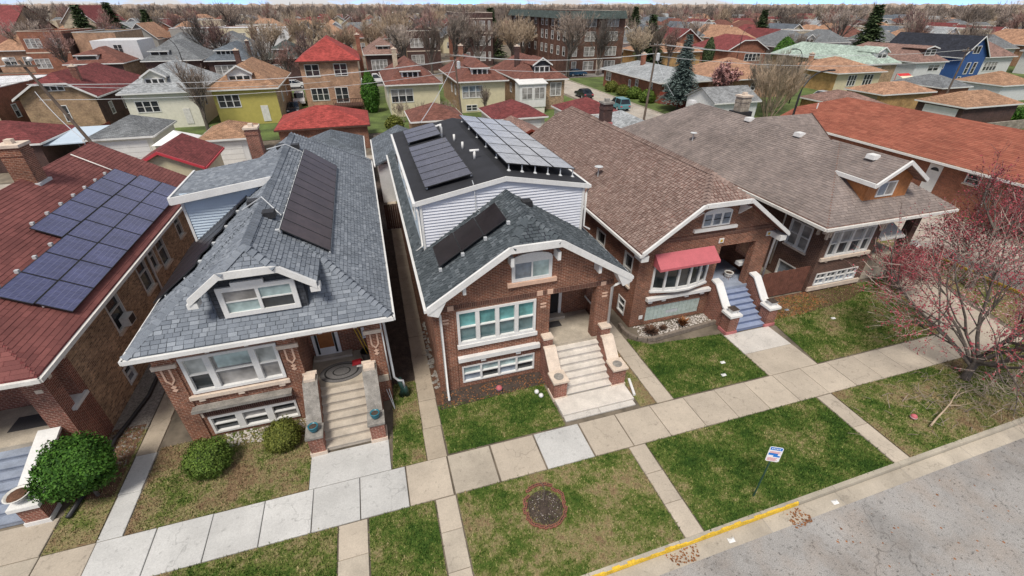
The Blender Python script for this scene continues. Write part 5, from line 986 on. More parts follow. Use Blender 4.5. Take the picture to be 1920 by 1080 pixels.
for c_, (xx, rows, ys) in enumerate(((-11.13, 8, 16.55), (-11.99, 8, 16.5), (-12.86, 5, 20.95))):
    for i in range(rows): place(me, 'panel', A0, basis((xx, ys+.79+1.585*i, 4.45+.6*(-10.45-xx)+.14), (k0x, 0, -k0z), (0, 1, 0), (k0z, 0, k0x)))
for i in range(11): y_ = 17+i*1.1; xx = -12.5 if y_ < 20.9 else -13.36; m = MB(); m.box(xx-.1, xx+.02, y_, y_+.12, 4.5+.6*(-10.45-xx), 4.62+.6*(-10.45-xx)); m.build('clamp', 'galv', A0, uv=False)
for xx in (-11.4, -12.3): m = MB(); m.beam((xx, 16.6, 4.57+.6*(-10.45-xx)), (xx, 29.1, 4.57+.6*(-10.45-xx)), .05, .07); m.build('rail', 'galv', A0, uv=False)
hs = MB(); hs.tube([(-9.95, 23, .08), (-10.1, 20.5, .09), (-10.4, 18.5, .09), (-10.35, 17.2, .09), (-10.55, 16, .09), (-10.75, 15, .09), (-10.7, 14, .09), (-10.8, 12.7, .09), (-10.9, 11.9, .09)], .075, 8); hs.build('drain_hose', 'black_metal', None, 'black corrugated drain hose snaking beside the left path', 'hose', uv=False, smooth=True)

# ---- long rust-roofed ranch at the right edge
H5 = thing('ranch_house', 'long red brick ranch with rust-coloured roof at the right edge', 'house', (47, 25, 0))
m = MB(); wall(m, LF(42.3), 8, 35, 0, 3.3, [(23.6, 24.6, .9, 3.0), (20.9, 21.9, 2.3, 3.05)]); wall(m, BK(35), 42.3, 52, 0, 3.3); wall(m, FR(8), 42.3, 52, 0, 3.3); m.build('wall', 'brick_orange', H5)
m = MB(); m.fbox(LF(42.3), 23.6, 24.6, -.06, .0, .9, 3.0); D_ = m.build('door', 'white', H5, uv=False); m = MB(); n8 = [(24.1+.3*math.cos(math.pi*i/8), 2.55+.25*math.sin(math.pi*i/8)) for i in range(9)]; m.prism([LF(42.3)(a, .003, b) for a, b in n8], (-.02, 0, 0)); m.build('fan_light', 'glass', D_, uv=False)
window(H5, LF(42.3), 20.9, 21.9, 2.3, 3.05, (1,), [('glass', 'glass')], sill='stone'); window(H5, LF(42.3), 16.2, 18.2, 1.6, 3.0, (1, 1), [('glass_curtain', 'glass')], deep=0, sill='stone')
rp, mt = roofpolys(41.75, 52.5, 7, 40.3, 3.42, .42, 1, .55); shingle_roof(H5, rp, 'sh_rust', .2, .35, .8, 'r_orange', 95, lift=.012)
gutter(H5, [((41.7, 7, 3.4), (41.7, 40.3, 3.4))], h=.16); pipe(H5, [(41.75, 20.3, 3.3), (42.1, 20.3, 3.1), (42.22, 20.3, 2.9), (42.22, 20.0, .3)], .06)
m = MB(); m.tube([(44.5, 38.2, 4.4), (44.5, 38.2, 5.1)], .06, 8); m.build('vent_pipe', 'white', H5, uv=False)
# ------------------------------------------------------------------ plants
def rot_about(v, ax, a): return Matrix.Rotation(a, 3, ax) @ v
def bare_tree(label, H=10, seed=1, levels=5, kids=(4, 4, 4, 4, 4), spread=.75, upright=.35, r0=.16, fork=.28, bark='bark', twig='twig', tw=.016, buds=None, nb=0, budr=.03, lim=3, loc=(0, 0, 0), name='bare_tree', group=None, lean=(0, 0), shrink=.62, multi=0, budmin=0):
    """leafless tree: trunk and limbs as tapering tubes, the twig crown as fine slips"""
    R = random.Random(seed); T = MB(); C = MB(); B = MB()
    def perp(d):
        a = d.cross(Vector((R.uniform(-1, 1), R.uniform(-1, 1), R.uniform(-1, 1))));
        return a.normalized() if a.length > 1e-4 else Vector((1, 0, 0))
    def grow(p, d, L, r_, lv):
        n = 3 if lv < 3 else 2; pts = [p]; rs = [r_]; dd = d.copy(); rf = r_*.55
        for i in range(n):
            dd = (dd+Vector((R.uniform(-1, 1), R.uniform(-1, 1), R.uniform(-.6, 1)))*(.16 if lv else .05)).normalized(); pts.append(pts[-1]+dd*L/n); rs.append(r_+(rf-r_)*(i+1)/n)
        if lv <= lim: T.tube(pts, rs, 6 if lv == 0 else 5 if lv == 1 else 4 if lv == 2 else 3, caps=False)
        else:
            for a, b, ra, rb in zip(pts, pts[1:], rs, rs[1:]):
                s_ = perp((b-a).normalized()); ra = max(ra, tw*.7); rb = max(rb, tw*.35); C.add([a-s_*ra, a+s_*ra, b+s_*rb, b-s_*rb], [(0, 1, 2, 3)])
        if buds and lv >= levels-1 and p.z > budmin*R.uniform(.6, 1.4):
            for _ in range(nb):
                t_ = R.random(); i = min(int(t_*n), n-1); q = pts[i].lerp(pts[i+1], t_*n-i)+Vector((R.uniform(-1, 1), R.uniform(-1, 1), R.uniform(-1, 1)))*.02; e = perp(d)*budr*R.uniform(.6, 1.4); f = perp(e.normalized())*budr*R.uniform(.6, 1.4)
                B.add([q-e, q+f, q+e, q-f], [(0, 1, 2, 3)])
        if lv >= levels: return
        k = kids[min(lv, len(kids)-1)]; k = max(2, k+R.choice((-1, 0, 0, 1)))
        for i in range(k):
            t_ = R.uniform(.35, 1) if lv else R.uniform(.55, 1.0); t_ = 1.0 if i == 0 else t_
            j = min(int(t_*n), n-1); q = pts[j].lerp(pts[j+1], t_*n-j)
            ax = perp(d); nd = rot_about(dd, ax, R.uniform(.35, 1.0)*spread*(1.0 if i else .45)); nd = (nd+Vector((0, 0, upright*R.uniform(.3, 1)))).normalized()
            grow(q, nd, L*shrink*R.uniform(.75, 1.2) if lv else L*R.uniform(.7, 1.05)*(1-fork)/fork*.42, r_*(.62 if i == 0 else R.uniform(.38, .55)), lv+1)
    if multi:
        for i in range(multi): a = 6.283*i/multi+R.uniform(-.3, .3); q_ = R.uniform(.1, .75); grow(Vector((.07*H*math.cos(a), .07*H*math.sin(a), 0)), Vector((math.cos(a)*q_, math.sin(a)*q_, 1)).normalized(), H*fork*R.uniform(.8, 1.2), r0*R.uniform(.5, 1), 0)
    else: grow(Vector((0, 0, -.05)), Vector((lean[0], lean[1], 1)).normalized(), H*fork, r0, 0)
    t = thing(name, label, 'tree' if 'shrub' not in name else 'shrub', (0, 0, 0), group)
    T.build('trunk', bark, t, uv=False, smooth=True); C.build('crown', twig, t, uv=False)
    if buds: B.build('buds', buds, t, kind='stuff', uv=False)
    t.location = loc; return t
def conifer(label, H=10, R0=2.4, seed=1, leaf='lf_spruce', dens=1.0, name='spruce_tree', z0=.08, group=None, loc=(0, 0, 0), droop=.35, size=.16):
    """conifer: tapering trunk, whorls of drooping boughs carrying many small sprays"""
    R = random.Random(seed); t = thing(name, label, 'tree', (0, 0, 0), group); T = MB(); T.tube([(0, 0, -.05), (0, 0, H*.97)], [.03*H*.5, .01], 6); C = MB()
    z = H*z0
    while z < H*.985:
        f = 1-(z-H*z0)/(H*(1-z0)); L = R0*(f**.85)*R.uniform(.8, 1.12)+.12; nbh = max(7, int(13*dens*(.5+f)))
        for i in range(nbh):
            a = R.uniform(0, 6.283); l = L*R.uniform(.65, 1.1); d = Vector((math.cos(a), math.sin(a), 0)); s_ = Vector((-d.y, d.x, 0))
            n = max(3, int(l/size*1.4))
            for j in range(n):
                u = (j+.5)/n; c = d*(l*u)+Vector((0, 0, z+R.uniform(-.1, .1)-droop*l*u*u+.1*l*u)); w = size*(1.25-u*.6)
                for s2 in (-1, 1):
                    e = (d*R.uniform(.3, .9)+s_*s2*R.uniform(.5, 1)+Vector((0, 0, R.uniform(-.5, .25)))).normalized()*w*1.7; g = Vector((0, 0, 1)).cross(e).normalized()*w*.32
                    g = rot_about(g, e.normalized(), R.uniform(-.7, .7)); C.add([c-g, c+g, c+e+g*.3, c+e-g*.3], [(0, 1, 2, 3)])
        z += H*.028/dens**.5
    T.build('trunk', 'bark_dark', t, uv=False); C.build('crown', leaf, t, uv=False); t.location = loc; return t
def bush(label, rx, ry, rz, n, leaf, seed=1, size=.05, loc=(0, 0, 0), trunk=0, cat='shrub', name='clipped_bush', lump=.1, core='lf_pine', group=None, shape=None):
    """dense shrub: leaf-sized faces over and inside an uneven rounded body"""
    R = np.random.default_rng(seed); zc = trunk+rz*.86
    v = R.normal(size=(n, 3)); v /= np.linalg.norm(v, axis=1)[:, None]
    ph = R.uniform(0, 6.28, 12); k = R.normal(size=(12, 3))*5.0
    lum = sum(np.sin(v@k[i]+ph[i]) for i in range(12))/12
    rad = (1+lump*lum*2.2)*np.where(R.random(n) < .12, R.uniform(1.0, 1.1, n), R.uniform(.80, 1.02, n))
    if shape == 'cone': rad = rad*np.where(v[:, 2] > 0, 1, 1)
    P = v*rad[:, None]*np.array([rx, ry, rz])
    if shape == 'column': P = np.stack([v[:, 0]*rx*rad*(1-.45*np.clip(v[:, 2], 0, 1)**2), v[:, 1]*ry*rad*(1-.45*np.clip(v[:, 2], 0, 1)**2), v[:, 2]*rz], 1)
    P[:, 2] = np.maximum(P[:, 2]+zc, .03)
    nn = v/np.array([rx, ry, rz]); nn /= np.linalg.norm(nn, axis=1)[:, None]
    a = np.cross(nn, R.normal(size=(n, 3))); a /= np.linalg.norm(a, axis=1)[:, None]; b = np.cross(nn, a)
    s_ = size*R.uniform(.6, 1.5, n)[:, None]; tl = R.normal(size=(n, 3))*.5
    a = a*s_; b = (b+nn*R.uniform(.1, 1.0, n)[:, None])*s_*.8
    V = np.stack([P-a*.6, P+a*.6, P+b*1.3], 1).reshape(-1, 3)
    t = thing(name, label, cat, (0, 0, 0), group)
    _obj('foliage', rawmesh('foliage', V, n), leaf, t)
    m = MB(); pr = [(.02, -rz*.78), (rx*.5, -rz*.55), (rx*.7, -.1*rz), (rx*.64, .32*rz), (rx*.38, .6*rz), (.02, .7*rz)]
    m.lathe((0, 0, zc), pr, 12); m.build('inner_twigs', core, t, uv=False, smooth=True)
    m = MB(); m.tube([(0, 0, -.03), (.02, 0, max(.15, trunk+.2))], .06 if trunk else .04, 7); m.build('stem', 'bark_dark', t, uv=False)
    t.location = loc; return t
bush('large round lollipop bush on a dark stem beside the left-edge steps', .92, .9, .88, 16000, 'lf_yew', 3, .055, (-10.4, 12.6, 0), .72, name='lollipop_bush', lump=.2)
bush('round clipped bush on the brown lawn, larger of the pair', .72, .68, .62, 9000, 'lf_box', 4, .04, (-7.05, 12.65, 0), 0, lump=.13)
bush('smaller clipped bush beside the tan steps', .62, .6, .52, 8000, 'lf_olive', 5, .04, (-4.75, 13.05, 0), 0, lump=.15)
def dry_plant(label, x, y, h, r_, n, mat, seed):
    R = random.Random(seed); m = MB()
    for i in range(n):
        a = R.uniform(0, 6.28); q = R.uniform(.2, 1)*r_; e = Vector((x+q*math.cos(a), y+q*math.sin(a), h*R.uniform(.4, 1))); s_ = Vector((-math.sin(a), math.cos(a), 0))*R.uniform(.008, .025); p = Vector((x+.1*q*math.cos(a), y+.1*q*math.sin(a), 0)); k = p.lerp(e, .6)+Vector((0, 0, .06)); m.add([p-s_, p+s_, k+s_, k-s_], [(0, 1, 2, 3)]); m.add([k-s_, k+s_, e], [(0, 1, 2)])
    return m.build('dry_plant', mat, None, label, 'plant', uv=False)
dry_plant('dark dead grass clump at the curved end of the white stone bed', 11.65, 14.95, .4, .5, 320, 'mulch', 1); dry_plant('small dead tuft beside the dark grass clump', 12.4, 15.05, .25, .28, 120, 'mulch', 2); dry_plant('orange dead grass clump in front of the glass blocks', 13.5, 15.05, .5, .38, 260, 'lf_dry', 3)
dry_plant('dried potted grass beside the blue porch opening', 17.0, 16.5, 1.9, .45, 160, 'leaf_litter', 4).location.z = 0
pot('flower_pot', 'white pot of dried grass beside the blue porch opening', 17.0, 16.5, 1.42, .22, .3, 'white_old')
eg = thing('bed_edging', 'curved edging of grey blocks around the white stone bed', 'edging', (12, 14.4, 0))
path_ = [(10.45, 15.9), (10.42, 15.4), (10.5, 15.0), (10.75, 14.65), (11.15, 14.45), (11.6, 14.4)]+[(11.6+.45*i, 14.4+.04*i) for i in range(1, 9)]
for (a, b), (c, d) in zip(path_, path_[1:]):
    L = math.hypot(c-a, d-b); nb_ = max(1, round(L/.3))
    for i in range(nb_):
        for lv in range(2):
            p = Vector((a+(c-a)*i/nb_, b+(d-b)*i/nb_, .12+.1*lv)); q = Vector((a+(c-a)*(i+.95)/nb_, b+(d-b)*(i+.95)/nb_, .12+.1*lv)); m = MB(); m.beam(p, q, .15, .115); m.build('block', 'paver', eg, uv=False)
# brick ring bed with each brick
rgb = thing('brick_ring', 'ring of loose red bricks around a bare bed in the verge', 'brick edging', (3.5, 7.95, 0))
bm_ = MB(); bm_.box(-.1, .1, -.045, .045, 0, .065); bme = bm_.mesh('brick', uv=False); bme.materials.append(MATS['terracotta'])
hm = MB(); [hm.box(-.075+.055*k, -.04+.055*k, -.02, .02, .0655, .067) for k in range(3)]; hme = hm.mesh('holes', uv=False); hme.materials.append(MATS['dark'])
for i in range(27):
    a = 6.283*i/27+.05; 
    jr = U(.94, 1.07); x_, y_ = 3.52+.66*jr*math.cos(a)*(1+.06*math.sin(2*a)), 7.93+.68*math.sin(a)+(.12 if math.sin(a) > .8 else 0); tl = a+math.pi/2+U(-.45, .45)
    o = place(bme, 'brick', rgb, Matrix.Translation((x_, y_, U(-.005, .012))) @ Matrix.Rotation(tl, 4, 'Z') @ Matrix.Rotation(U(-.12, .12), 4, 'X'))
    h_ = bpy.data.objects.new('core_holes', hme); COL.objects.link(h_); h_.parent = o
m = MB(); m.add([(3.52+.58*math.cos(6.283*i/24), 7.93+.6*math.sin(6.283*i/24), .012) for i in range(24)]+[(3.5, 7.93, .05)], [(i, (i+1) % 24, 24) for i in range(24)]); struct('bare_bed', m, 'soil', label='round bare soil inside the ring of bricks')
scatter('pebbles', 'pale pebbles on the soil inside the brick ring', [(3.1, 7.5), (3.95, 7.5), (3.95, 8.35), (3.1, 8.35)], 90, 'gravel_w', .008, .02, .03, .4, 'pebbles', 17)
sap = bare_tree('thin leafless sapling planted in the brick-ringed bed', 1.7, 5, 2, (3, 3), .7, .3, .02, .35, 'bark', 'twig', .008, lim=3, loc=(3.55, 8.15, .03), name='sapling')
# ornaments and litter in the yards
def ball(name, label, cat, x, y, z, r_, mat, s2=None):
    t = thing(name, label, cat, (x, y, z)); m = MB(); m.lathe((x, y, z), [(r_*.05, 0)]+[(r_*math.sin(math.pi*i/8), r_*(1-math.cos(math.pi*i/8))) for i in range(1, 8)]+[(r_*.05, 2*r_)], 14); m.build('ball', mat, t, uv=False, smooth=True)
    if s2: m = MB(); m.lathe((x, y, z+r_*.9), [(r_*1.005, 0), (r_*1.01, r_*.1), (r_*1.005, r_*.2)], 14); m.build('stripe', s2, t, uv=False)
    return t
ball('garden_ball', 'striped rainbow ball in the bare bed', 'ball', 3.5, 13.35, 0, .14, 'pink_awning', 'teal'); ball('garden_globe', 'white globe lamp on the lawn edge, farther of two', 'garden light', 4.95, 12.75, 0, .1, 'white'); ball('garden_globe', 'white globe lamp on the lawn edge, nearer of two', 'garden light', 5.05, 12.5, 0, .1, 'white')
ball('yard_ball', 'pink and white ball lying under the budding tree', 'ball', 18.5, 7.2, 0, .12, 'pink_awning', 'white')
ball('porch_globe', 'white globe lamp beside the corner house porch', 'lamp', 29.9, 16.2, 1.2, .33, 'white')
m = MB(); m.tube([(29.9, 16.2, 0), (29.9, 16.2, 1.22)], .04, 6); m.build('lamp_post', 'black_metal', None, 'thin black post carrying the white globe lamp', 'post', uv=False)
for lb, x_, y_, c_ in (('white paper scrap in the gutter near the sign', 12.7, 5.4, 'white'), ('white plastic scrap among gutter leaves', 8.6, 5.35, 'white'), ('white scrap on the corner house lawn', 21.3, 13.3, 'white'), ('white paper on the lawn beside the blue steps', 13.6, 12.1, 'white'), ('white litter near the sidewalk by the blue steps', 13.1, 11.4, 'white'), ('blue bag on the dead leaves by the fence', 19.0, 14.9, 'teal'), ('pale cup on the dead leaves by the fence', 19.6, 14.6, 'glass_sky')):
    z_ = -.112 if y_ < 6 else .03; m = MB(); m.add([(x_-.12, y_-.07, z_), (x_+.1, y_-.08, z_), (x_+.13, y_+.07, z_), (x_-.1, y_+.08, z_), (x_-.03, y_, z_+.07), (x_+.06, y_+.01, z_+.05)], [(0, 1, 5, 4), (1, 2, 5), (2, 3, 4, 5), (3, 0, 4)]); m.build('litter', c_, None, lb, 'litter', uv=False)
gp = MB(); gp.beam((9.0, 12.35, .1), (8.75, 11.45, .1), .1, .09); gp.build('loose_downspout', 'white', None, 'loose white downspout piece lying beside the pale steps', 'pipe', uv=False)
for i in range(2): m = MB(); m.tube([(-.75, 13.55+.1*i, .05), (-.95+.1*i, 14.0, .75)], .015, 5); m.build('metal_rod', 'galv', None, 'thin metal rod leaning by the right side of the tan steps', 'rod', 'rods by the tan steps', uv=False)
# street sign
sg = thing('parking_sign', 'blue and white parking sign on a leaning dark green post', 'sign', (10.2, 6.3, 0))
B0 = Vector((10.2, 6.3, -.02)); B1 = Vector((10.42, 6.42, 1.95)); m = MB(); m.tube([B0, B1], .028, 6); m.build('post', 'green_metal', sg, uv=False)
ex = Vector((1, -.45, 0)).normalized(); ey = (B1-B0).normalized(); ez = ex.cross(ey).normalized(); Ms = basis(B1-ey*.02+ez*.04, ex, ey, ez)
m = MB(); c = .04; pts_ = [(-.2+c, -.3), (.2-c, -.3), (.2, -.3+c), (.2, .3-c), (.2-c, .3), (-.2+c, .3), (-.2, .3-c), (-.2, -.3+c)]; m.prism([(a, b, 0) for a, b in pts_], (0, 0, .008)); me = m.mesh('plate', uv=False); me.materials.append(MATS['sign_white']); place(me, 'plate', sg, Ms)
m = MB(); m.box(-.175, .175, .17, .28, .0085, .010); m.box(-.175, .1, -.04, .05, .0085, .010); m.box(-.02, .175, -.1, -.04, .0085, .010); me = m.mesh('blue_band', uv=False); me.materials.append(MATS['sign_blue']); place(me, 'blue_band', sg, Ms)
m = MB(); [m.box(-.16+.005*k, .16-.03*(k % 2), .1-.03*k, .112-.03*k, .0085, .010) for k in range(3)]; [m.box(-.16, .13-.04*(k % 2), -.16-.035*k, -.145-.035*k, .0085, .010) for k in range(4)]; me = m.mesh('small_print', uv=False); me.materials.append(MATS['sign_red']); place(me, 'small_print', sg, Ms)
m = MB(); [m.box(-.13+.045*k, -.105+.045*k, .205, .245, .0101, .011) for k in range(6)]; me = m.mesh('lettering', uv=False); me.materials.append(MATS['sign_white']); place(me, 'lettering', sg, Ms)

# budding tree and red shrubs at the right
bare_tree('spreading budding tree with dark red buds on the verge at the right', 7.8, 12, 5, (8, 5, 4, 4, 3), 1.12, .06, .19, .16, 'bark_dark', 'twig', .009, 'lf_bud', 5, .03, lim=3, loc=(22.9, 8.2, 0), name='budding_tree', shrink=.7, budmin=1.8)
bare_tree('second budding tree with more red buds, over the corner path', 7.6, 19, 5, (7, 5, 5, 4, 4), 1.0, .12, .15, .18, 'bark', 'twig_red', .012, 'lf_bud', 3, .04, lim=3, loc=(31.0, 13.2, 0), name='budding_tree', shrink=.68)
bare_tree('third budding tree by the side-street kerb, cut by the right edge', 7.0, 27, 5, (7, 5, 5, 4, 4), 1.0, .12, .15, .18, 'bark', 'twig_red', .012, 'lf_bud', 4, .036, lim=3, loc=(33.0, 9.6, 0), name='budding_tree', shrink=.68)
bare_tree('dense dark-red twiggy shrub at the front corner of the corner house', 3.0, 23, 3, (5, 5, 5), .7, .3, .035, .4, 'twig_red', 'twig_red', .009, 'lf_bud', 3, .026, lim=2, loc=(26.9, 14.4, 0), name='red_shrub', multi=16)
bare_tree('dark-red twiggy shrub beside the porch of the corner house', 2.6, 24, 3, (5, 5, 5), .75, .25, .035, .4, 'twig_red', 'twig_red', .009, 'lf_bud', 4, .028, lim=2, loc=(28.9, 15.4, 0), name='red_shrub', multi=14)
bare_tree('low red-budded shrub in front of the ranch wall', 3.2, 25, 3, (5, 5, 5), .8, .2, .035, .4, 'twig_red', 'twig_red', .01, 'lf_bud', 5, .045, lim=2, loc=(41.2, 17.2, 0), name='red_shrub', multi=8)
br = bare_tree('fallen grey branch lying across the dry verge', 3.6, 31, 3, (3, 3, 3), .6, .0, .04, .5, 'twig_tan', 'twig_tan', .012, lim=3, loc=(18.7, 6.7, .12), name='fallen_branch'); br.rotation_euler = (0, RAD(86), RAD(20)); br['category'] = 'branch'

bu = thing('brush_pile', 'tangle of dead twigs and brush under the budding tree', 'brush', (23, 7, 0)); m = MB(); R = random.Random(77)
for i in range(650):
    x_, y_ = R.gauss(24.2, 2.4), R.gauss(7.4, .75); a = R.uniform(0, 6.28); L = R.uniform(.25, .9)
    if y_ < 5.95 or y_ > 9.1: continue
    p = Vector((x_, y_, R.uniform(.01, .12))); q = p+Vector((math.cos(a)*L, math.sin(a)*L, R.uniform(0, .2))); c = p.lerp(q, .5)+Vector((R.uniform(-.08, .08), R.uniform(-.08, .08), R.uniform(0, .1))); w = Vector((-math.sin(a), math.cos(a), 0))*R.uniform(.006, .014); m.add([p-w, p+w, c+w, c-w, q], [(0, 1, 2, 3), (3, 2, 4)])
m.build('twigs', 'twig_dark', bu, kind='stuff', uv=False)
# ------------------------------------------------------------------ houses, garages and flats behind
FOOT = []
def house(name, label, x0, x1, y0, y1, ze, roof, wf, ws, k=.6, cf=1.0, cb=1.0, axis='y', oh=.45, win=(), lw=(), rw=(), dorm=(), chim=None, cat='house', group=None, parapet=None, z0=0, trim='white', doors=(), bands=(), frame='white'):
    if cf > .99 and cb > .99 and x1-x0 > y1-y0: axis = 'x'
    t = thing(name, label, cat, ((x0+x1)/2, y0, z0), group); F = FR(y0); FOOT.append((x0, x1, y0, y1))
    m = MB(); hb = [w_[:4] for w_ in win if w_[3] < ze]; wall(m, F, x0, x1, z0, ze, hb, .08)
    if roof and parapet is None and axis == 'y' and cf < .99: gablepoly(m, F, x0, x1, ze-.002, x0-oh, x1+oh, ze, k, cf, .14)
    m.build('front_wall', wf, t)
    m = MB(); wall(m, LF(x0), y0, y1, z0, ze, [w_[:4] for w_ in lw], .08); wall(m, RT(x1), y0, y1, z0, ze, [w_[:4] for w_ in rw], .08); wall(m, BK(y1), x0, x1, z0, ze)
    if roof and parapet is None and axis == 'x' and cf < .5:
        zr = ze+k*((y1-y0)/2+oh)-.14; ym = (y0+y1)/2
        for x_ in (x0, x1): m.poly([(x_, y0, ze), (x_, y1, ze), (x_, ym, zr)])
    m.build('side_wall', ws, t)
    for w_ in win:
        pn = w_[5] if len(w_) > 5 else [('glass_curtain', 'glass')]
        window(t, F, *w_[:4], (1,)*w_[4], pn, b=.09, mull=.12, d=.05, deep=.07 if w_[3] < ze else 0, frame=frame)
    for L_, G in ((lw, LF(x0)), (rw, RT(x1))):
        for w_ in L_: window(t, G, *w_[:4], (1,)*w_[4], [('glass_curtain', 'glass')], b=.09, mull=.12, d=.05, deep=.07, frame=frame)
    for a, b, c, d, mt_ in doors: m = MB(); m.fbox(F, a, b, .0, .05, c, d); m.build('door', mt_, t, uv=False)
    if roof and parapet is None:
        rp, mt_ = roofpolys(x0-oh, x1+oh, y0-oh, y1+oh, ze, k, cf, cb, axis=axis); ro = roofsolid(rp, .15).build('roof', roof, t)
        gs = []
        if axis == 'y':
            gs += [((x0-oh-.03, y0-oh, ze), (x0-oh-.03, y1+oh, ze)), ((x1+oh+.03, y0-oh, ze), (x1+oh+.03, y1+oh, ze))]
            if cf > .99: gs.append(((x0-oh, y0-oh-.03, ze), (x1+oh, y0-oh-.03, ze)))
            elif cf > 0: f = rp['front']; y_ = y0-oh-.03; fascia(t, [((x0-oh, y_, ze), (f[0][0], y_, f[0][2])), ((f[0][0], y_, f[0][2]), (f[1][0], y_, f[1][2])), ((f[1][0], y_, f[1][2]), (x1+oh, y_, ze))], trim, .08, .22)
            else: y_ = y0-oh-.03; a_ = mt_['Fa']; fascia(t, [((x0-oh, y_, ze), (a_[0], y_, a_[2])), ((a_[0], y_, a_[2]), (x1+oh, y_, ze))], trim, .08, .22)
        else: gs += [((x0-oh, y0-oh-.03, ze), (x1+oh, y0-oh-.03, ze)), ((x0-oh, y1+oh+.03, ze), (x1+oh, y1+oh+.03, ze)), ((x0-oh-.03, y0-oh, ze), (x0-oh-.03, y1+oh, ze)), ((x1+oh+.03, y0-oh, ze), (x1+oh+.03, y1+oh, ze))] if cf > .9 else [((x0-oh, y0-oh-.03, ze), (x1+oh, y0-oh-.03, ze))]
        gutter(t, gs, trim, .1, .16)
    elif roof:
        m = MB(); p = .25; m.box(x0+p, x1-p, y0+p, y1-p, ze-.2, ze-.05); m.build('roof', roof, t)
        m = MB()
        for a in ((x0, x1, y0, y0+p), (x0, x1, y1-p, y1), (x0, x0+p, y0+p, y1-p), (x1-p, x1, y0+p, y1-p)): m.box(*a, ze, ze+parapet)
        m.build('parapet', wf if parapet > .3 else ws, t)
        m = MB()
        for a in ((x0-.05, x1+.05, y0-.05, y0+p), (x0-.05, x0+p, y0+p, y1), (x1-p, x1+.05, y0+p, y1)): m.box(*a, ze+parapet+.003, ze+parapet+.09)
        m.build('coping', 'stone' if parapet > .3 else 'white', t, uv=False)
    for z_, h_ in bands: m = MB(); m.fbox(F, x0-.03, x1+.03, .002, .05, z_, z_+h_); m.build('stone_band', 'stone', t, uv=False)
    for d_ in dorm:
        xc, w, yf, zb, zt, kd, cfd, nc, wm, rm = d_[:10]; o2 = .25
        dp, dm = roofpolys(xc-w/2-o2, xc+w/2+o2, yf-.3, yf+w*.5+(zt-zb)/max(k, .3)+1.2, zt, kd, cfd, 0); roofsolid(dp, .1).build('dormer_roof', rm, t)
        m = MB(); m.box(xc-w/2, xc+w/2, yf, yf+(zt-zb)/max(k, .3)+.3, zb-.4, zt-.11)
        if cfd < .9: G = FR(yf-.002); gablepoly(m, G, xc-w/2, xc+w/2, zt-.12, xc-w/2-o2, xc+w/2+o2, zt, kd, cfd, .1)
        m.build('dormer_wall', wm, t)
        window(t, FR(yf-.004), xc-w/2+.1, xc+w/2-.1, zb+.05, zt-.16, (1,)*nc, [('glass', 'glass')], b=.12, mull=.16, d=.05, deep=0)
        fp_ = dp.get('front'); ya_ = yf-.33
        if fp_ and cfd > .9: gutter(t, [((xc-w/2-o2, ya_, zt), (xc+w/2+o2, ya_, zt))], 'white', .06, .14)
        elif not fp_: a_ = dm['Fa']; fascia(t, [((xc-w/2-o2, ya_, zt), (xc, ya_, a_[2])), ((xc, ya_, a_[2]), (xc+w/2+o2, ya_, zt))], 'white', .08, .2)
    if chim: chimney(t, *chim[:2], chim[2], chim[3], .65, .65, chim[4] if len(chim) > 4 else 'brick_brown', 'stone')
    return t
gl = [('glass', 'glass')]; gc = [('glass_curtain', 'glass_curtain')]
house('house', 'tan brick house with maroon clipped-gable roof beyond the left alley', -38.4, -31.0, 70.5, 87, 4.35, 'r_maroon', 'brick_buff', 'brick_dark', .62, .4, 1, win=[(-34.9, -34.2, 1.6, 3.5, 1, gl), (-35.6, -33.6, 5.05, 5.85, 3, gl)], rw=[(73, 74, 1.8, 3.3, 1), (77, 78, 1.8, 3.3, 1)], chim=(-33.2, 73.5, 4.5, 7.3, 'brick_red'))
house('house', 'cream house with pale grey hip roof and gabled dormer behind the left garages', -28.6, -20.8, 71.6, 86, 4.4, 'r_lgrey', 'palecream', 'palecream', .62, win=[(-27.7, -25.1, 2.0, 3.4, 3, gl)], doors=[(-22.7, -21.9, .4, 2.3, 'white_old')], dorm=[(-24.9, 2.4, 72.6, 5.1, 6.0, .6, 0, 3, 'palecream', 'r_lgrey')], rw=[(75, 76, 2, 3.4, 1)])
house('house', 'yellow clapboard house with brown roof and three-light dormer', -18.6, -11.1, 70.9, 86, 4.5, 'r_tan', 'siding_yellow', 'brick_tan', .64, win=[(-18.2, -15.6, 2.2, 3.8, 3, gl)], doors=[(-13.4, -12.5, .3, 2.3, 'white_old')], dorm=[(-15.1, 2.8, 71.9, 5.0, 6.1, .6, 0, 3, 'white', 'r_tan')], rw=[(75, 76, 2, 3.4, 1), (80, 81, 2, 3.4, 1)], chim=(-16.3, 80, 5, 8.2, 'brick_dark'))
t = house('house', 'two-storey pink brick house with bright red hip roof', -8.3, -.2, 78.5, 92, 6.75, 'r_red', 'brick_pink', 'brick_pink', .62, win=[(-7.7, -5.7, 4.6, 6.3, 2, gl), (-3.7, -1.8, 4.6, 6.3, 2, gl), (-7.5, -5.0, 1.3, 3.1, 3, gl), (-4.1, -2.2, .9, 3.1, 2, gl)], trim='wood_brown', rw=[(82, 83, 4.6, 6.2, 1)], chim=(.4, 88, 0, 9.5, 'brick_orange'), frame='white_old')
m = MB(); m.box(-4.5, -.4, 75.6, 78.4, .75, .9); dk_ = m.build('deck', 'wood_brown', t, uv=False)
for x_ in np.arange(-4.5, -.3, .24): m = MB(); m.box(x_, x_+.06, 75.6, 75.66, .9, 1.8); m.build('baluster', 'wood_brown', dk_, uv=False)
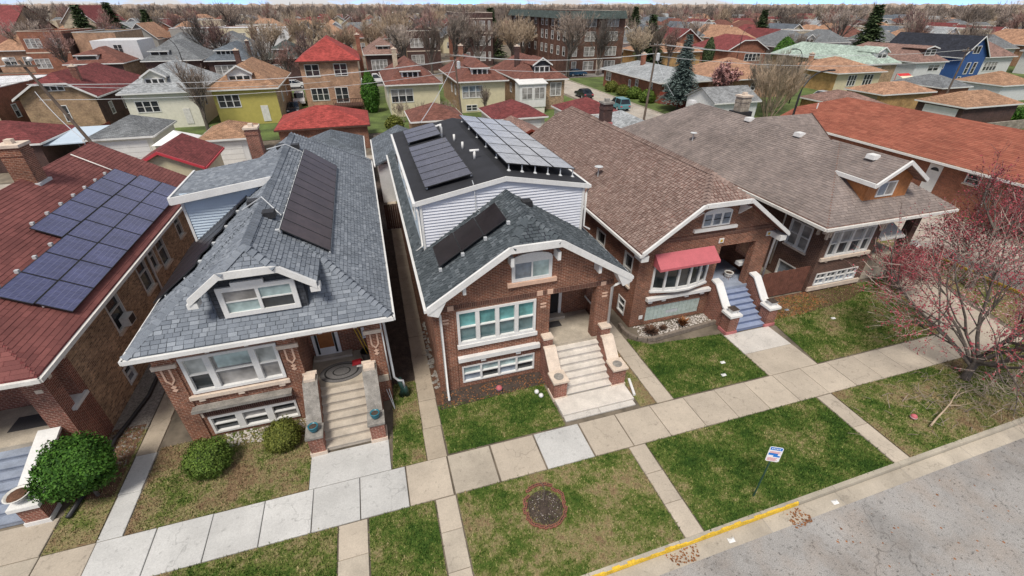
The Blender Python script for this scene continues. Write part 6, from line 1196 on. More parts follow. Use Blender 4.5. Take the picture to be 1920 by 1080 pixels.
m = MB(); m.box(-4.55, -.35, 75.58, 75.68, 1.8, 1.88); m.box(-4.45, -4.35, 75.7, 75.8, 0, .75); m.box(-.55, -.45, 75.7, 75.8, 0, .75); m.build('rail', 'wood_brown', dk_, uv=False)
house('house', 'cream house with brown hip roof nearest the evergreen column', 3.4, 10.4, 69.9, 84, 4.35, 'r_brown', 'siding_cream', 'palecream', .66, win=[(3.6, 6.7, 1.9, 3.7, 3, [('glass_curtain', 'glass')])], dorm=[(6.6, 2.4, 70.6, 4.8, 5.95, .5, 1, 3, 'white', 'r_brown')], chim=(5.2, 77, 5, 8.1, 'brick_cream'), lw=[(74, 75, 2, 3.4, 1)])
house('house', 'cream house with brown hip roof, middle of the three brown roofs', 13.4, 20.2, 70, 85, 4.35, 'r_brown', 'siding_cream', 'brick_buff', .66, win=[(13.7, 16.8, 2.0, 3.7, 3, [('glass_sky', 'glass_curtain')]), (14.2, 15.9, .2, 1.1, 2, gl)], dorm=[(16.6, 2.5, 70.7, 4.85, 6.0, .5, 1, 3, 'white', 'r_brown')], lw=[(73, 74, 2, 3.4, 1), (76, 77, 2, 3.4, 1)], chim=(15.6, 79, 5, 8.2, 'brick_brown'))
t = house('house', 'tan brick house with brown roof, gabled dormer and white back porch', 22.2, 29.2, 68.8, 84, 4.35, 'r_brown', 'brick_tan', 'brick_buff', .66, win=[(26.9, 28.7, 1.9, 3.8, 2, gc)], dorm=[(25.8, 2.6, 69.6, 5.0, 6.15, .62, 0, 3, 'r_dark', 'r_brown')], lw=[(73, 74, 2, 3.4, 1)], chim=(23.6, 75, 5, 8.2, 'brick_dark'))
m = MB(); m.box(21.4, 25.4, 66.5, 68.75, .9, 4.0); pb = m.build('back_porch', 'white', t, uv=False)
for a in (21.7, 23.6): window(t, FR(66.49), a, a+1.6, 2.0, 3.6, (1, 1), gc, deep=0)
m = MB(); m.prism([(21.2, 66.3, 4.0), (25.6, 66.3, 4.0), (25.6, 68.8, 4.4), (21.2, 68.8, 4.4)], (0, 0, .1)); m.build('porch_roof', 'white', t, uv=False); m = MB(); m.box(21.5, 25.3, 66.6, 68.7, 0, .9); m.build('porch_base', 'palecream', t, uv=False)
house('house', 'flat white-roofed brick house at the far left edge', -50.5, -42, 72, 90, 5.0, 'r_white', 'brick_cream', 'brick_orange', parapet=.15, win=[(-44, -43, 2, 3.5, 1, gl)], rw=[(75, 76, 1.6, 3.2, 1)], chim=(-43.0, 76, 4, 6.6, 'brick_orange'))
# beyond the side street
house('ranch_house', 'red brick ranch with pale grey hip roof on the side-street corner', 45.6, 54.5, 68.2, 88, 3.2, 'r_lgrey', 'brick_orange', 'brick_orange', .32, oh=.6, win=[(46.3, 47.5, 1.3, 2.7, 1)], lw=[(85, 87, 1.2, 2.7, 2), (77.5, 78.3, .3, 2.4, 1), (75, 76, 1.6, 2.7, 1), (70.5, 71.5, 1.6, 2.7, 1)], chim=(49, 80, 3.5, 6.2, 'brick_orange'))
house('ranch_house', 'tan brick ranch with orange roof behind the pink tree', 57.5, 70, 68, 82, 3.2, 'r_orange', 'brick_pink', 'brick_pink', .36, oh=.6, win=[(63, 64, 1.2, 2.4, 1, gl), (66.5, 67.5, 1.2, 2.4, 1, gl)])
house('ranch_house', 'yellow brick ranch with orange roof and pale enclosed porch', 82, 92.5, 68.5, 80, 3.3, 'r_orange', 'siding_cream', 'brick_yellow', .34, oh=.6, win=[(84.8, 86.8, .9, 2.8, 3, gl), (88.5, 90.8, .9, 2.8, 3, gl)], lw=[(74, 77, 1.3, 2.3, 2)], chim=(84, 77, 3.5, 5.6, 'brick_pink'))
house('house', 'brick house with pale green roof and white dormer at the right', 95, 102.5, 73.5, 98, 3.9, 'r_green', 'brick_tan', 'brick_tan', .6, win=[(95.8, 98.6, 1.2, 3.2, 1, [('glass_sky', 'glass_sky')])], dorm=[(98.8, 2.6, 74.4, 4.6, 5.7, .6, 0, 2, 'white', 'r_green')])
house('house', 'white house with brown roof and shed dormer beside the blue house', 105, 112.5, 71.5, 90, 4.1, 'r_brown2', 'siding_white', 'siding_white', .62, win=[(108.5, 111.5, 2.3, 3.5, 2)], dorm=[(109, 3.0, 72.6, 5.0, 6.3, .25, 0, 2, 'brick_dark', 'r_brown2')])
house('house', 'bright blue clapboard house with black gable roof at the right', 116.8, 123.8, 71.5, 88, 4.6, 'r_navy', 'siding_blue', 'siding_blue', .95, 0, 0, win=[(119.2, 120.3, 1.4, 3.6, 1, gl), (121.1, 122.2, 1.4, 3.6, 1, gl), (119.3, 121.2, 5.2, 6.6, 2, gl), (118.2, 119.2, -.0+.2, 1.0, 1, gl)], lw=[(74, 76, 2.2, 3.6, 2)])
house('house', 'rust-roofed brick house right of the blue house', 128, 137, 74, 92, 4.2, 'r_brown2', 'siding_white', 'brick_orange', .62, win=[(128.8, 133, 1.4, 3.2, 4)])
# garages
def garage(label, x0, x1, y0, y1, ze, roof, wf, k=.4, cf=1.0, axis='y', door=None, side=None, ws=None, trim='white'):
    t = house('garage', label, x0, x1, y0, y1, ze, roof, wf, ws or wf, k, cf, cf, axis, .3, cat='garage', trim=trim)
    if door: a, b, mt_ = door; m = MB(); m.fbox(FR(y0), a, b, .002, .03, .02, 2.15); d_ = m.build('garage_door', mt_, t, uv=False); [MB().fbox(FR(y0), a+.02, b-.02, .031, .036, .5*i+.5, .5*i+.515).build('panel_joint', 'stone_grey', d_, uv=False) for i in range(3)]
    if side: a, b, mt_ = side; m = MB(); m.fbox(LF(x0), a, b, .002, .03, .02, 2.2); d_ = m.build('garage_door', mt_, t, uv=False); [MB().fbox(LF(x0), a+.02, b-.02, .031, .036, .5*i+.5, .5*i+.515).build('panel_joint', 'stone_grey', d_, uv=False) for i in range(3)]
    return t
garage('cream garage with grey hip roof beside the left power pole', -26.4, -21.1, 55.2, 62, 2.6, 'r_grey', 'palecream', .45, door=(-26.0, -21.6, 'white'))
garage('brown brick garage with maroon roof at the far left edge', -38.5, -30.3, 55, 62, 2.6, 'r_maroon', 'brick_dark', .4)
garage('white garage with tan roof behind the brick chimney', -15.8, -11.9, 51.6, 57.5, 2.6, 'r_tan', 'siding_white', .42, door=(-15.5, -12.4, 'white'))
garage('wide garage with bright red hip roof', -9.2, -.2, 54, 61.5, 2.6, 'r_red', 'brick_brown', .38, trim='wood_brown')
garage('cream garage with maroon gable roof behind the red-roofed house', -18.2, -13.2, 41.2, 47.0, 2.8, 'r_maroon', 'siding_cream', .5, 0, trim='sign_red')
garage('white garage with blue-grey shingle roof behind the grey bungalow', -5.8, -1.0, 41.0, 48.0, 2.7, 'r_slate', 'siding_white', .5, 1)
garage('low garage with brown hip roof beyond the flat roof', 4.8, 10.5, 54, 60, 2.6, 'r_brown', 'brick_buff', .42)
garage('cream garage with maroon hip roof behind the brown-roofed house', 13.9, 20.0, 52.5, 59, 2.6, 'r_maroon', 'palecream', .42, door=(16.6, 19.6, 'white'))
garage('garage with weathered brown gable roof and dark red trim', 12.3, 16.6, 41.5, 47.6, 2.7, 'r_brown2', 'wood_red', .45, 0, trim='wood_red')
garage('garage with dark maroon hip roof beside the street corner', 23.4, 29.4, 52, 58, 2.6, 'r_maroon', 'palecream', .42, door=(24, 28.6, 'white'))
garage('garage with pale grey hip roof behind the brick chimney', 23.6, 29.2, 43, 49, 2.6, 'r_lgrey', 'palecream', .45)
garage('white garage with light grey gable roof beyond the side street', 44.5, 51.5, 53.5, 59.5, 2.6, 'r_mgrey', 'siding_white', .45, 0, axis='x')
garage('tan garage with brown hip roof behind the twiggy thicket', 59.5, 65, 46, 54, 2.6, 'r_brown2', 'brick_yellow', .4)
garage('yellow brick garage with orange hip roof at the right', 72.4, 82.6, 52.2, 58, 2.6, 'r_orange', 'brick_yellow', .36, side=(52.8, 57, 'siding_tan'))
garage('orange-roofed garage with white door above the rust roof', 73.2, 83.4, 41.8, 47.6, 2.6, 'r_tan', 'brick_dark', .42, side=(42.4, 46.6, 'white'))
garage('garage with grey hip roof between the orange roofs', 87.4, 93.5, 54.2, 62, 2.6, 'r_grey', 'brick_orange', .4)
garage('white garage with orange hip roof at the far right', 99.2, 107, 53, 60, 2.6, 'r_tan', 'siding_white', .42)
# street behind
house('two_flat', 'red brick two-flat with white window trim at the upper left', -71, -62.8, 141, 156, 8.1, 'r_tan', 'brick_orange', 'brick_dark', parapet=.5, win=[(-70.3, -67.4, 3.0+2.3, 7.2, 3, gc), (-65.6, -63.6, 5.3, 7.2, 2, gc), (-70.3, -67.4, 1.2, 3.2, 3, gc)], bands=[(4.3, .25)])
house('two_flat', 'tan brick flat building beside the red two-flat', -61.8, -53.5, 143, 160, 8.0, 'r_grey', 'brick_pink', 'brick_tan', parapet=.2, win=[(-58, -57, 2.5, 4.5, 1), (-56.4, -55.4, 2.5, 4.5, 1)])
house('house', 'split-level white and brown house at the upper left', -52, -43.2, 113.5, 130, 4.3, 'r_brown', 'brick_dark', 'brick_tan', .5, win=[(-49.5, -46.5, 1.2, 3, 3)], dorm=[(-48.7, 3.4, 114.2, 4.7, 5.7, .3, 1, 1, 'white', 'r_brown')])
m = MB(); m.box(-50, -42, 121, 130, 4, 7.6); sl_ = [o for o in EMPTIES if o.get('label', '').startswith('split-level')][0]; m.build('upper_block', 'siding_white', sl_); window(sl_, FR(120.99), -46.4, -44.9, 5.4, 6.9, (1, 1), [('glass', 'glass')], deep=0)
house('house', 'dark-roofed bungalow with paired dormer windows behind the bare tree', -39.5, -30, 113.5, 128, 4.5, 'r_grey', 'brick_dark', 'brick_dark', .6, win=[(-38.5, -36, 1.6, 3.2, 2)], dorm=[(-36.8, 3.2, 114.5, 5.0, 6.1, .35, 1, 2, 'white', 'r_grey')])
house('house', 'slate-roofed bungalow with four-light dormer behind the yellow house', -28, -20.2, 110.5, 126, 4.5, 'r_slate', 'brick_dark', 'brick_tan', .62, win=[(-27, -22.6, 1.6, 3.6, 4, gc)], dorm=[(-24.6, 3.6, 111.6, 5.1, 6.2, .35, 1, 4, 'white', 'r_slate')], chim=(-20.8, 114, 5, 7.5, 'brick_dark'))
house('house', 'bungalow with green-grey roof left of the red-roofed house', -18.5, -10.8, 112, 127, 4.5, 'r_greengrey', 'brick_dark', 'brick_tan', .62, win=[(-17.5, -14.5, 1.4, 3.3, 3, gc)], dorm=[(-15, 3.2, 113, 5.0, 6.1, .35, 1, 3, 'white', 'r_greengrey')])
house('house', 'brick bungalow with brown dormer roof right of the red roof', 1.7, 9.4, 113.5, 128, 4.6, 'r_brown2', 'brick_dark', 'brick_orange', .62, win=[(2.6, 6.0, 1.4, 3.5, 4, gc)], dorm=[(5.5, 2.6, 114.5, 5.1, 6.2, .4, 1, 2, 'brick_dark', 'r_brown2')])
house('two_flat', 'dark brick two-flat with paired white windows among bare trees', 11.3, 19.2, 122, 138, 8.0, 'r_grey', 'brick_dark', 'brick_tan', parapet=.4, win=[(12.2, 15.2, 5.0, 6.9, 3, gc), (16.8, 18.2, 5.0, 6.9, 1, gc), (12.2, 15.2, 1.6, 3.5, 3, gc)], bands=[(4.2, .2)])
house('three_flat', 'dark brick three-flat with stepped stone parapet', 25.5, 33.8, 128, 146, 11.2, 'r_dark', 'brick_dark', 'brick_orange', parapet=.7, win=[(a, a+w_, z_, z_+2.1, 1, gc) for z_ in (1.2, 4.7, 8.1) for a, w_ in ((26.6, 1.1), (28.7, .8), (30.3, 1.5), (32.6, .6))], bands=[(7.4, .2), (10.6, .2)])
ap = house('apartment_building', 'four-storey brown brick apartment block with green tiled eaves', 45.3, 59, 106, 150, 12.0, 'r_dark', 'brick_apt', 'brick_apt', parapet=.4, cat='apartment block', win=[(a, a+w_, z_, z_+1.9, n_, gc) for z_ in (.7, 3.6, 6.6, 9.4) for a, w_, n_ in ((46.4, 1.2, 1), (49.3, 2.6, 2), (54.6, 2.8, 3))], lw=[(y_, y_+1.5, z_, z_+1.9, 1) for z_ in (3.6, 6.6, 9.4) for y_ in (107.5, 111, 115, 119, 122, 127, 132, 137, 141, 145)], bands=[(3.0, .2)])
m = MB(); m.prism([(45.4, 105.95, 11.2), (45.4, 105.0, 11.0), (45.4, 105.9, 12.5)], (13.5, 0, 0)); m.prism([(45.25, 106, 11.2), (44.3, 106, 11.0), (45.2, 106, 12.5)], (0, 44, 0)); m.build('tiled_eaves', 'r_greengrey', ap)
for y_ in (113, 117.2, 124.5, 134.5): m = MB(); m.box(44.9, 45.29, y_, y_+.8, 0, 11); m.build('pilaster', 'brick_apt', ap)
m = MB(); m.fbox(FR(106), 52.6, 54.2, .0, .15, 0, 2.8); m.build('entrance', 'stone', ap, uv=False)
house('house', 'white house with pale gable behind the bare trees', 10, 17, 148, 160, 5.5, 'r_lgrey', 'siding_white', 'siding_white', .8, 0, 0, win=[(12, 15, 3, 4.6, 2)])
house('house', 'grey gabled house behind the green-grey bungalow', -17, -8, 146, 160, 5.4, 'r_dark', 'siding_tan', 'siding_tan', .9, 0, 0, win=[(-13.5, -12, 6, 7.3, 1), (-15.5, -13.8, 2.5, 4, 2)])
house('house', 'tan gabled house with rust roof at the upper left', -62, -54.5, 172, 186, 5.2, 'r_orange', 'siding_grey', 'siding_grey', .95, 0, 0, win=[(-58.8, -57.7, 6.0, 7.6, 1)])
for lb, a, b, y_, wf in (('flat-roofed grey and tan flat building, left of a row of three', -52.5, -42.2, 178, 'siding_grey'), ('flat-roofed cream flat building, middle of a row of three', -40.5, -31, 178, 'siding_cream'), ('flat-roofed white flat building, right of a row of three', -28.5, -19.5, 176, 'siding_white')):
    house('two_flat', lb, a, b, y_, y_+16, 7.4, 'r_white', wf, 'brick_orange', parapet=.12, win=[(a+2.5, a+4.3, 4.4, 6.2, 2, gc), (b-3, b-1.2, 4.4, 6.2, 2, gc)])
house('church', 'large hall with steep red roof at the upper left', -100, -90, 228, 255, 8, 'r_crimson', 'brick_cream', 'brick_cream', 1.0, 0, 0, win=[(-96, -94, 3, 6, 1)], cat='church')
house('school_building', 'long building with faded red roof at the left edge', -150, -96, 186, 215, 6, 'r_crimson', 'brick_tan', 'brick_tan', .5, 0, 0, axis='x', cat='building', win=[(-110+6*i, -108+6*i, 2, 4.5, 1) for i in range(2)])
house('ranch_house', 'yellow brick ranch with orange roof across the far street', 70.5, 86, 113, 126, 3.4, 'r_orange', 'brick_yellow', 'brick_yellow', .36, oh=.6, win=[(73, 74.6, 1.1, 2.6, 2), (79, 81.5, .9, 2.6, 2)], chim=(78, 116, 3.5, 6.6, 'brick_pink'))
house('house', 'brick bungalow with crimson roof and cream gable', 92, 104, 110, 126, 3.6, 'r_crimson', 'brick_orange', 'brick_orange', .5, .3, 1, win=[(97.5, 102.5, .9, 2.7, 4, gl)])
house('house', 'stone house with charcoal roof right of the crimson roof', 107, 119, 106, 122, 4.2, 'r_grey', 'stone_wall', 'stone_wall', .55, win=[(110, 111.3, 1.2, 3, 1), (113, 114.3, 1.2, 3, 1)], dorm=[(114.5, 2.6, 107, 5.0, 6.1, .6, 0, 2, 'white', 'r_grey')])
for i, (lb, rf, wf, cf_) in enumerate((('yellow gabled cottage with orange roof, leftmost of the far cottages', 'r_orange', 'siding_cream', 0), ('grey gabled cottage with slate roof among the far cottages', 'r_slate', 'siding_grey', 0), ('pale cottage with grey dormer roof among the far cottages', 'r_grey', 'siding_cream', 1), ('white gabled cottage with orange roof among the far cottages', 'r_orange', 'siding_white', 0), ('cream cottage with crimson roof, rightmost of the far cottages', 'r_crimson', 'siding_cream', 1))):
    a = 84+12.5*i; house('cottage', lb, a, a+8.6, 158-2*i, 172-2*i, 4.2, rf, wf, wf, .7, cf_, cf_, win=[(a+1.2, a+3.4, 1.2, 3, 2), (a+4.8, a+7.4, 1.2, 3, 2)]+([(a+3.4, a+5.2, 5.0, 6.3, 2)] if cf_ == 0 else []))

# yard structures
t = thing('canopy_tent', 'white peaked canvas canopy beside the tan-roofed garage', 'canopy', (-18.6, 54, 0)); m = MB(); c = [(-20.4, 52.5), (-16.9, 52.5), (-16.9, 56), (-20.4, 56)]
m.add([(x, y, 2.1) for x, y in c]+[(-18.65, 54.25, 3.1)], [(i, (i+1) % 4, 4) for i in range(4)]); m.build('canvas', 'snow_white', t, uv=False)
for x_, y_ in c: m = MB(); m.tube([(x_, y_, 0), (x_, y_, 2.1)], .03, 5); m.build('leg', 'galv', t, uv=False)
t = thing('carport', 'blue-grey metal carport roof left of the grey garage', 'carport', (-28.5, 57, 0)); m = MB(); m.add([(-31, 55.5, 2.2), (-26.8, 55.3, 2.3), (-26.6, 61, 2.7), (-30.4, 61.5, 2.6)]+[(-31, 55.5, 2.1), (-26.8, 55.3, 2.2), (-26.6, 61, 2.6), (-30.4, 61.5, 2.5)], [(0, 1, 2, 3), (7, 6, 5, 4), (0, 4, 5, 1), (1, 5, 6, 2), (2, 6, 7, 3), (3, 7, 4, 0)]); m.build('roof', 'board_blue', t, uv=False)
for x_, y_ in ((-30.8, 55.7), (-27, 55.6), (-27, 60.6), (-30.2, 61)): m = MB(); m.tube([(x_, y_, 0), (x_, y_, 2.15)], .05, 6); m.build('post', 'galv', t, uv=False)
def fence(label, pts, h, w, mat, name='board_fence', gap=.012):
    t = thing(name, label, 'fence', (*pts[0], 0))
    for (a, b), (c, d) in zip(pts, pts[1:]):
        L = math.hypot(c-a, d-b); n = max(1, int(L/w))
        for i in range(n):
            m = MB(); m.beam((a+(c-a)*i/n, b+(d-b)*i/n, h+U(-.02, .02)), (a+(c-a)*(i+1-gap/w)/n, b+(d-b)*(i+1-gap/w)/n, h+U(-.02, .02)), .03, h-.05); m.build('board', mat, t, uv=False)
    return t
fence('red-brown board fence around the yard of the tan brick house', [(-41, 63.5), (-30, 63.5), (-30, 69)], 1.7, .5, 'wood_red')
fence('dark picket gate across the path between the solar houses', [(.12, 31.0), (1.4, 31.0)], 1.9, .13, 'wood_brown', 'picket_gate')
fence('grey board fence behind the bright red garage', [(.3, 52), (3.6, 52)], 1.8, .3, 'wood_grey')
fence('weathered board fence behind the red-roofed house', [(-28, 47), (-19, 47)], 1.7, .3, 'wood_grey')
fence('red board fence beside the blue spruce', [(46.8, 61), (46.8, 66.5), (45.5, 68)], 1.8, .5, 'wood_red')
fence('brown board fence beside the pale grey gable garage', [(52, 60), (58, 62)], 1.6, .5, 'wood_brown')
fence('red board fence behind the grey bungalow', [(-11.5, 46.5), (-6.2, 46.5)], 1.6, .4, 'wood_red')
pt = thing('patio_set', 'striped red, white and blue swing canopy in a yard at the right', 'canopy', (98, 66, 0))
for i, mt_ in enumerate(('flag_red', 'cream', 'sign_blue')): m = MB(); m.add([(96.5, 66.2+.8*(2-i), 1.6+.35*(2-i)), (99.5, 66.2+.8*(2-i), 1.6+.35*(2-i)), (99.5, 66.95+.8*(2-i), 1.93+.35*(2-i)), (96.5, 66.95+.8*(2-i), 1.93+.35*(2-i))], [(0, 1, 2, 3)]); m.build('stripe', mt_, pt, uv=False)
for x_ in (96.6, 99.4): m = MB(); m.tube([(x_, 66.3, 0), (x_, 66.3, 1.6)], .05, 5); m.tube([(x_, 68.6, 0), (x_, 68.6, 2.6)], .05, 5); m.build('post', 'flag_red', pt, uv=False)
bn = thing('wheeled_bin', 'blue wheeled bin between the orange garages', 'bin', (78.5, 50, 0)); m = MB(); m.add([(78.2, 49.8, .05), (78.8, 49.8, .05), (78.8, 50.4, .05), (78.2, 50.4, .05), (78.1, 49.65, 1.1), (78.9, 49.65, 1.1), (78.9, 50.5, 1.1), (78.1, 50.5, 1.1)], [(0, 1, 5, 4), (1, 2, 6, 5), (2, 3, 7, 6), (3, 0, 4, 7), (0, 3, 2, 1)]); m.build('body', 'blue_plastic', bn, uv=False); m = MB(); m.box(78.05, 78.95, 49.6, 50.55, 1.101, 1.2); m.build('lid', 'blue_plastic', bn, uv=False)
for x_ in (78.25, 78.75): m = MB(); m.tube([(x_-.04, 50.4, .1), (x_+.04, 50.4, .1)], .1, 10); m.build('wheel', 'black_metal', bn, uv=False)
m = MB(); m.box(66, 110, 39.0, 39.3, 0, 1.1); m.build('garden_wall', 'stone_wall', None, 'long low stone wall behind the rust roof', 'wall')

# cars
def car(label, x, y, rz, mat, kind='sedan', name='parked_car', L=4.5, Wd=1.78):
    t = thing(name, label, 'car', (0, 0, 0)); w = Wd/2
    if kind == 'sedan': low = [(-2.2, .35), (-2.25, .7), (-2.1, .92), (-1.3, .98), (1.0, .98), (1.9, .85), (2.2, .7), (2.25, .4)]; cab = [(-1.75, .97), (-1.15, 1.4), (.15, 1.43), (1.05, .97)]
    elif kind == 'suv': low = [(-2.2, .4), (-2.25, .8), (-2.2, 1.05), (1.0, 1.08), (1.95, .98), (2.2, .8), (2.25, .45)]; cab = [(-2.15, 1.05), (-1.95, 1.7), (.2, 1.72), (1.0, 1.07)]
    else: low = [(-2.6, .5), (-2.65, 1.0), (-.5, 1.02), (1.0, 1.08), (2.2, 1.0), (2.5, .8), (2.55, .5)]; cab = [(-.55, 1.02), (-.35, 1.75), (.5, 1.76), (1.2, 1.07)]
    def loft(pts, w0, w1, zb, zt):
        m = MB(); n = len(pts); f = lambda z: w0+(w1-w0)*max(0, min(1, (z-zb)/(zt-zb)))
        m.add([(x_, -f(z), z) for x_, z in pts]+[(x_, f(z), z) for x_, z in pts], [tuple(range(n)), tuple(range(2*n-1, n-1, -1))]+[(i, n+i, n+(i+1) % n, (i+1) % n) for i in range(n)]); return m
    loft(low, w, w*.95, .4, 1.05).build('body', mat, t, uv=False); zt = max(p[1] for p in cab); zb = cab[0][1]
    loft(cab, w*.93, w*.74, zb, zt).build('windows', 'carglass', t, uv=False)
    m = MB(); a, b = cab[1], cab[2]; f = w*.745; m.add([(a[0]-.02, -f, zt-.005), (b[0]+.02, -f, zt-.005), (b[0]+.02, f, zt-.005), (a[0]-.02, f, zt-.005), (a[0]+.1, -f+.08, zt+.045), (b[0]-.1, -f+.08, zt+.045), (b[0]-.1, f-.08, zt+.045), (a[0]+.1, f-.08, zt+.045)], [(4, 5, 6, 7), (0, 1, 5, 4), (1, 2, 6, 5), (2, 3, 7, 6), (3, 0, 4, 7)])
    for s_ in (-1, 1):
        for p, q in ((cab[0], cab[1]), (cab[2], cab[3]), ((-.35, zb), (-.35, zt))): m.tube([(p[0], s_*w*.92, p[1]), (q[0], s_*w*.75, q[1])], .04, 4)
    m.build('roof', mat, t, uv=False); xw = 1.35 if kind != 'pickup' else 1.6
    for sx in (-xw, xw):
        for sy in (-1, 1): m = MB(); m.tube([(sx, sy*(w-.2), .33), (sx, sy*(w+.015), .33)], .33, 14); wh = m.build('wheel', 'black_metal', t, uv=False); m = MB(); m.tube([(sx, sy*(w+.016), .33), (sx, sy*(w+.025), .33)], .19, 10); m.build('rim', 'galv', wh, uv=False)
    for sy in (-1, 1):
        m = MB(); m.box(2.12, 2.24, sy*w*.72-.16, sy*w*.72+.16, .6, .74); m.build('headlight', 'sign_white', t, uv=False); m = MB(); m.box(-2.27, -2.18, sy*w*.75-.14, sy*w*.75+.14, .68, .84); m.build('tail_light', 'sign_red', t, uv=False)
    t.location = (x, y, -.005); t.rotation_euler = (0, 0, RAD(rz)); return t
car('white sedan on the back street left of the pink brick house', -12.4, 102.5, 0, 'car_white'); car('white sport utility vehicle beside the pink brick house', -10.0, 84.5, -88, 'car_white', 'suv'); car('dark car nose-in behind the white sport utility vehicle', -10.2, 77.6, -90, 'car_dark')
car('white pickup truck on the back street behind the cream house', 2.6, 104.5, 0, 'car_white', 'pickup'); car('blue sedan at the side-street crossing', 46.5, 103, 4, 'car_blue'); car('dark sedan on the side street behind the maroon garage', 36.4, 77, 88, 'car_dark'); car('teal car on the side street behind the brick chimney', 37.2, 66, 88, 'car_teal', 'suv'); car('white car parked on the back street among the far trees', 39.5, 124, 90, 'car_white'); car('silver car behind the pale grey gable garage', 74, 63, 10, 'car_silver'); car('white car behind the tan garage', 70, 60.5, 5, 'car_white'); car('silver car at the right edge behind the orange garages', 108, 64, 0, 'car_silver')
# ------------------------------------------------------------------ poles, lamps, wires
def pole(label, x, y, h, lean=(0, 0), arms=1, r_=.16, trans=False, lights=False):
    t = thing('utility_pole', label, 'pole', (x, y, 0)); tx, ty = x+lean[0], y+lean[1]; m = MB(); m.tube([(x, y, -.05), (tx, ty, h)], [r_, r_*.65], 8); m.build('post', 'wood_pole', t, uv=False)
    for i in range(arms):
        z = h-.5-.9*i; f = z/h; cx, cy = x+lean[0]*f, y+lean[1]*f; m = MB(); m.box(cx-1.2, cx+1.2, cy-.22, cy-.1, z, z+.14); a_ = m.build('crossarm', 'wood_pole', t, uv=False)
        for k in (-1.1, -.5, .5, 1.1): m = MB(); m.lathe((cx+k, cy-.16, z+.141), [(.05, 0), (.07, .06), (.04, .1), (.06, .16), (.02, .2)], 8); m.build('insulator', 'stone_grey', a_, uv=False)
    if trans: m = MB(); m.lathe((x+lean[0]*.8+.4, y+lean[1]*.8, h*.78), [(.2, 0), (.24, .05), (.24, .8), (.1, .9)], 10); m.build('transformer', 'galv', t, uv=False)
    if lights:
        for k in (-.8, .9): m = MB(); m.lathe((tx+k, ty-.2, h-.1), [(.03, 0), (.2, .1), (.22, .25), (.1, .36)], 10); m.build('flood_light', 'white', t, uv=False)
    return (tx, ty, h)
P1 = pole('leaning wooden power pole with flood lights at the left', -24.6, 53.5, 9.6, (-3.4, .5), 1, .17, lights=True)
P2 = pole('wooden power pole behind the white-topped house', 12.2, 63, 8.6, (-.6, .3), 1, .13, True)
P3 = pole('tall wooden power pole at the side-street corner', 35.3, 55.5, 9.8, (.5, .2), 1, .16, True)
P4 = pole('wooden pole with a lamp between the orange garages', 84.5, 51.5, 8.4, (.4, .2), 1, .15)
P5 = pole('slim power pole behind the brick two-flats', 62, 140, 12, (0, 0), 2, .15)
def wire(label, pts, sag=.5, r_=.022, group='overhead wires'):
    m = MB()
    for a, b in zip(pts, pts[1:]): a = Vector(a); b = Vector(b); m.tube([a.lerp(b, i/10)-Vector((0, 0, sag*4*(i/10)*(1-i/10))) for i in range(11)], r_, 4, False)
    return m.build('overhead_wire', 'galv', None, label, 'wire', group, uv=False)
for i, (dz, dx) in enumerate(((-.3, -1.1), (-.3, 1.1), (-1.6, 0))):
    s_ = ('upper', 'second', 'lowest')[i]
    wire(f'{s_} overhead wire from the left edge to the leaning pole', [(-62, 52, 8.6+dz), (P1[0]+dx*.3, P1[1], P1[2]+dz)]); wire(f'{s_} overhead wire between the leaning pole and the middle pole', [(P1[0]+dx*.3, P1[1], P1[2]+dz-1.6), (P2[0]+dx*.3, P2[1], P2[2]+dz-.6)], .8)
    wire(f'{s_} overhead wire between the middle pole and the corner pole', [(P2[0]+dx*.3, P2[1], P2[2]+dz), (P3[0]+dx*.3, P3[1], P3[2]+dz-1)], .7); wire(f'{s_} overhead wire from the corner pole to the orange garages', [(P3[0]+dx*.3, P3[1], P3[2]+dz), (P4[0]+dx*.3, P4[1], P4[2]+dz)], 1.0)
wire('service wire dropping from the middle pole to the flat black roof', [(P2[0], P2[1], P2[2]-1), (3.0, 29, 7.6)], .3, .028); wire('service wire to the red-roofed house', [(P1[0], P1[1], P1[2]-2.5), (-15, 31, 7.4)], .4, .026); wire('service wire crossing the red-roofed garage', [(P1[0], P1[1], P1[2]-2), (-4, 70, 5)], .5, .024)
wire('service wire from the corner pole to the taupe roof', [(P3[0], P3[1], P3[2]-1.5), (25.5, 36, 7)], .3, .014)
def lamp(label, x, y, h, reach, ang, r_=.07):
    t = thing('street_lamp', label, 'street lamp', (x, y, 0)); c, s_ = math.cos(ang), math.sin(ang); m = MB(); pts_ = [(x, y, -.05), (x, y, h*.72)]
    for i in range(1, 8): a = math.pi/2*i/7; pts_.append((x+c*reach*.8*(1-math.cos(a)), y+s_*reach*.8*(1-math.cos(a)), h*.72+h*.26*math.sin(a)))
    pts_.append((x+c*reach, y+s_*reach, h*.985)); m.tube(pts_, [r_*1.3, r_]+[r_*.75]*8, 7); m.build('post', 'black_metal', t, uv=False, smooth=True)
    e = Vector(pts_[-1]); m = MB(); m.beam(e-Vector((c, s_, 0))*.1+Vector((0, 0, .08)), e+Vector((c, s_, 0))*.7+Vector((0, 0, .08)), .26, .14); m.build('lamp_head', 'black_metal', t, uv=False)
lamp('black arched street lamp rising behind the rust roof', 42.0, 38.5, 8.2, 3.0, 0.05, .1); lamp('black street lamp in front of the apartment block', 42.6, 99, 9.5, 2.2, 2.9); lamp('black street lamp near the crimson roof', 90, 104, 9, 2.2, .3); lamp('black street lamp beside the slate-roofed bungalow', -29.4, 101, 9, 2, 2.9); lamp('black street lamp beyond the tan garage', 66, 62, 8, 1.6, 3.0)

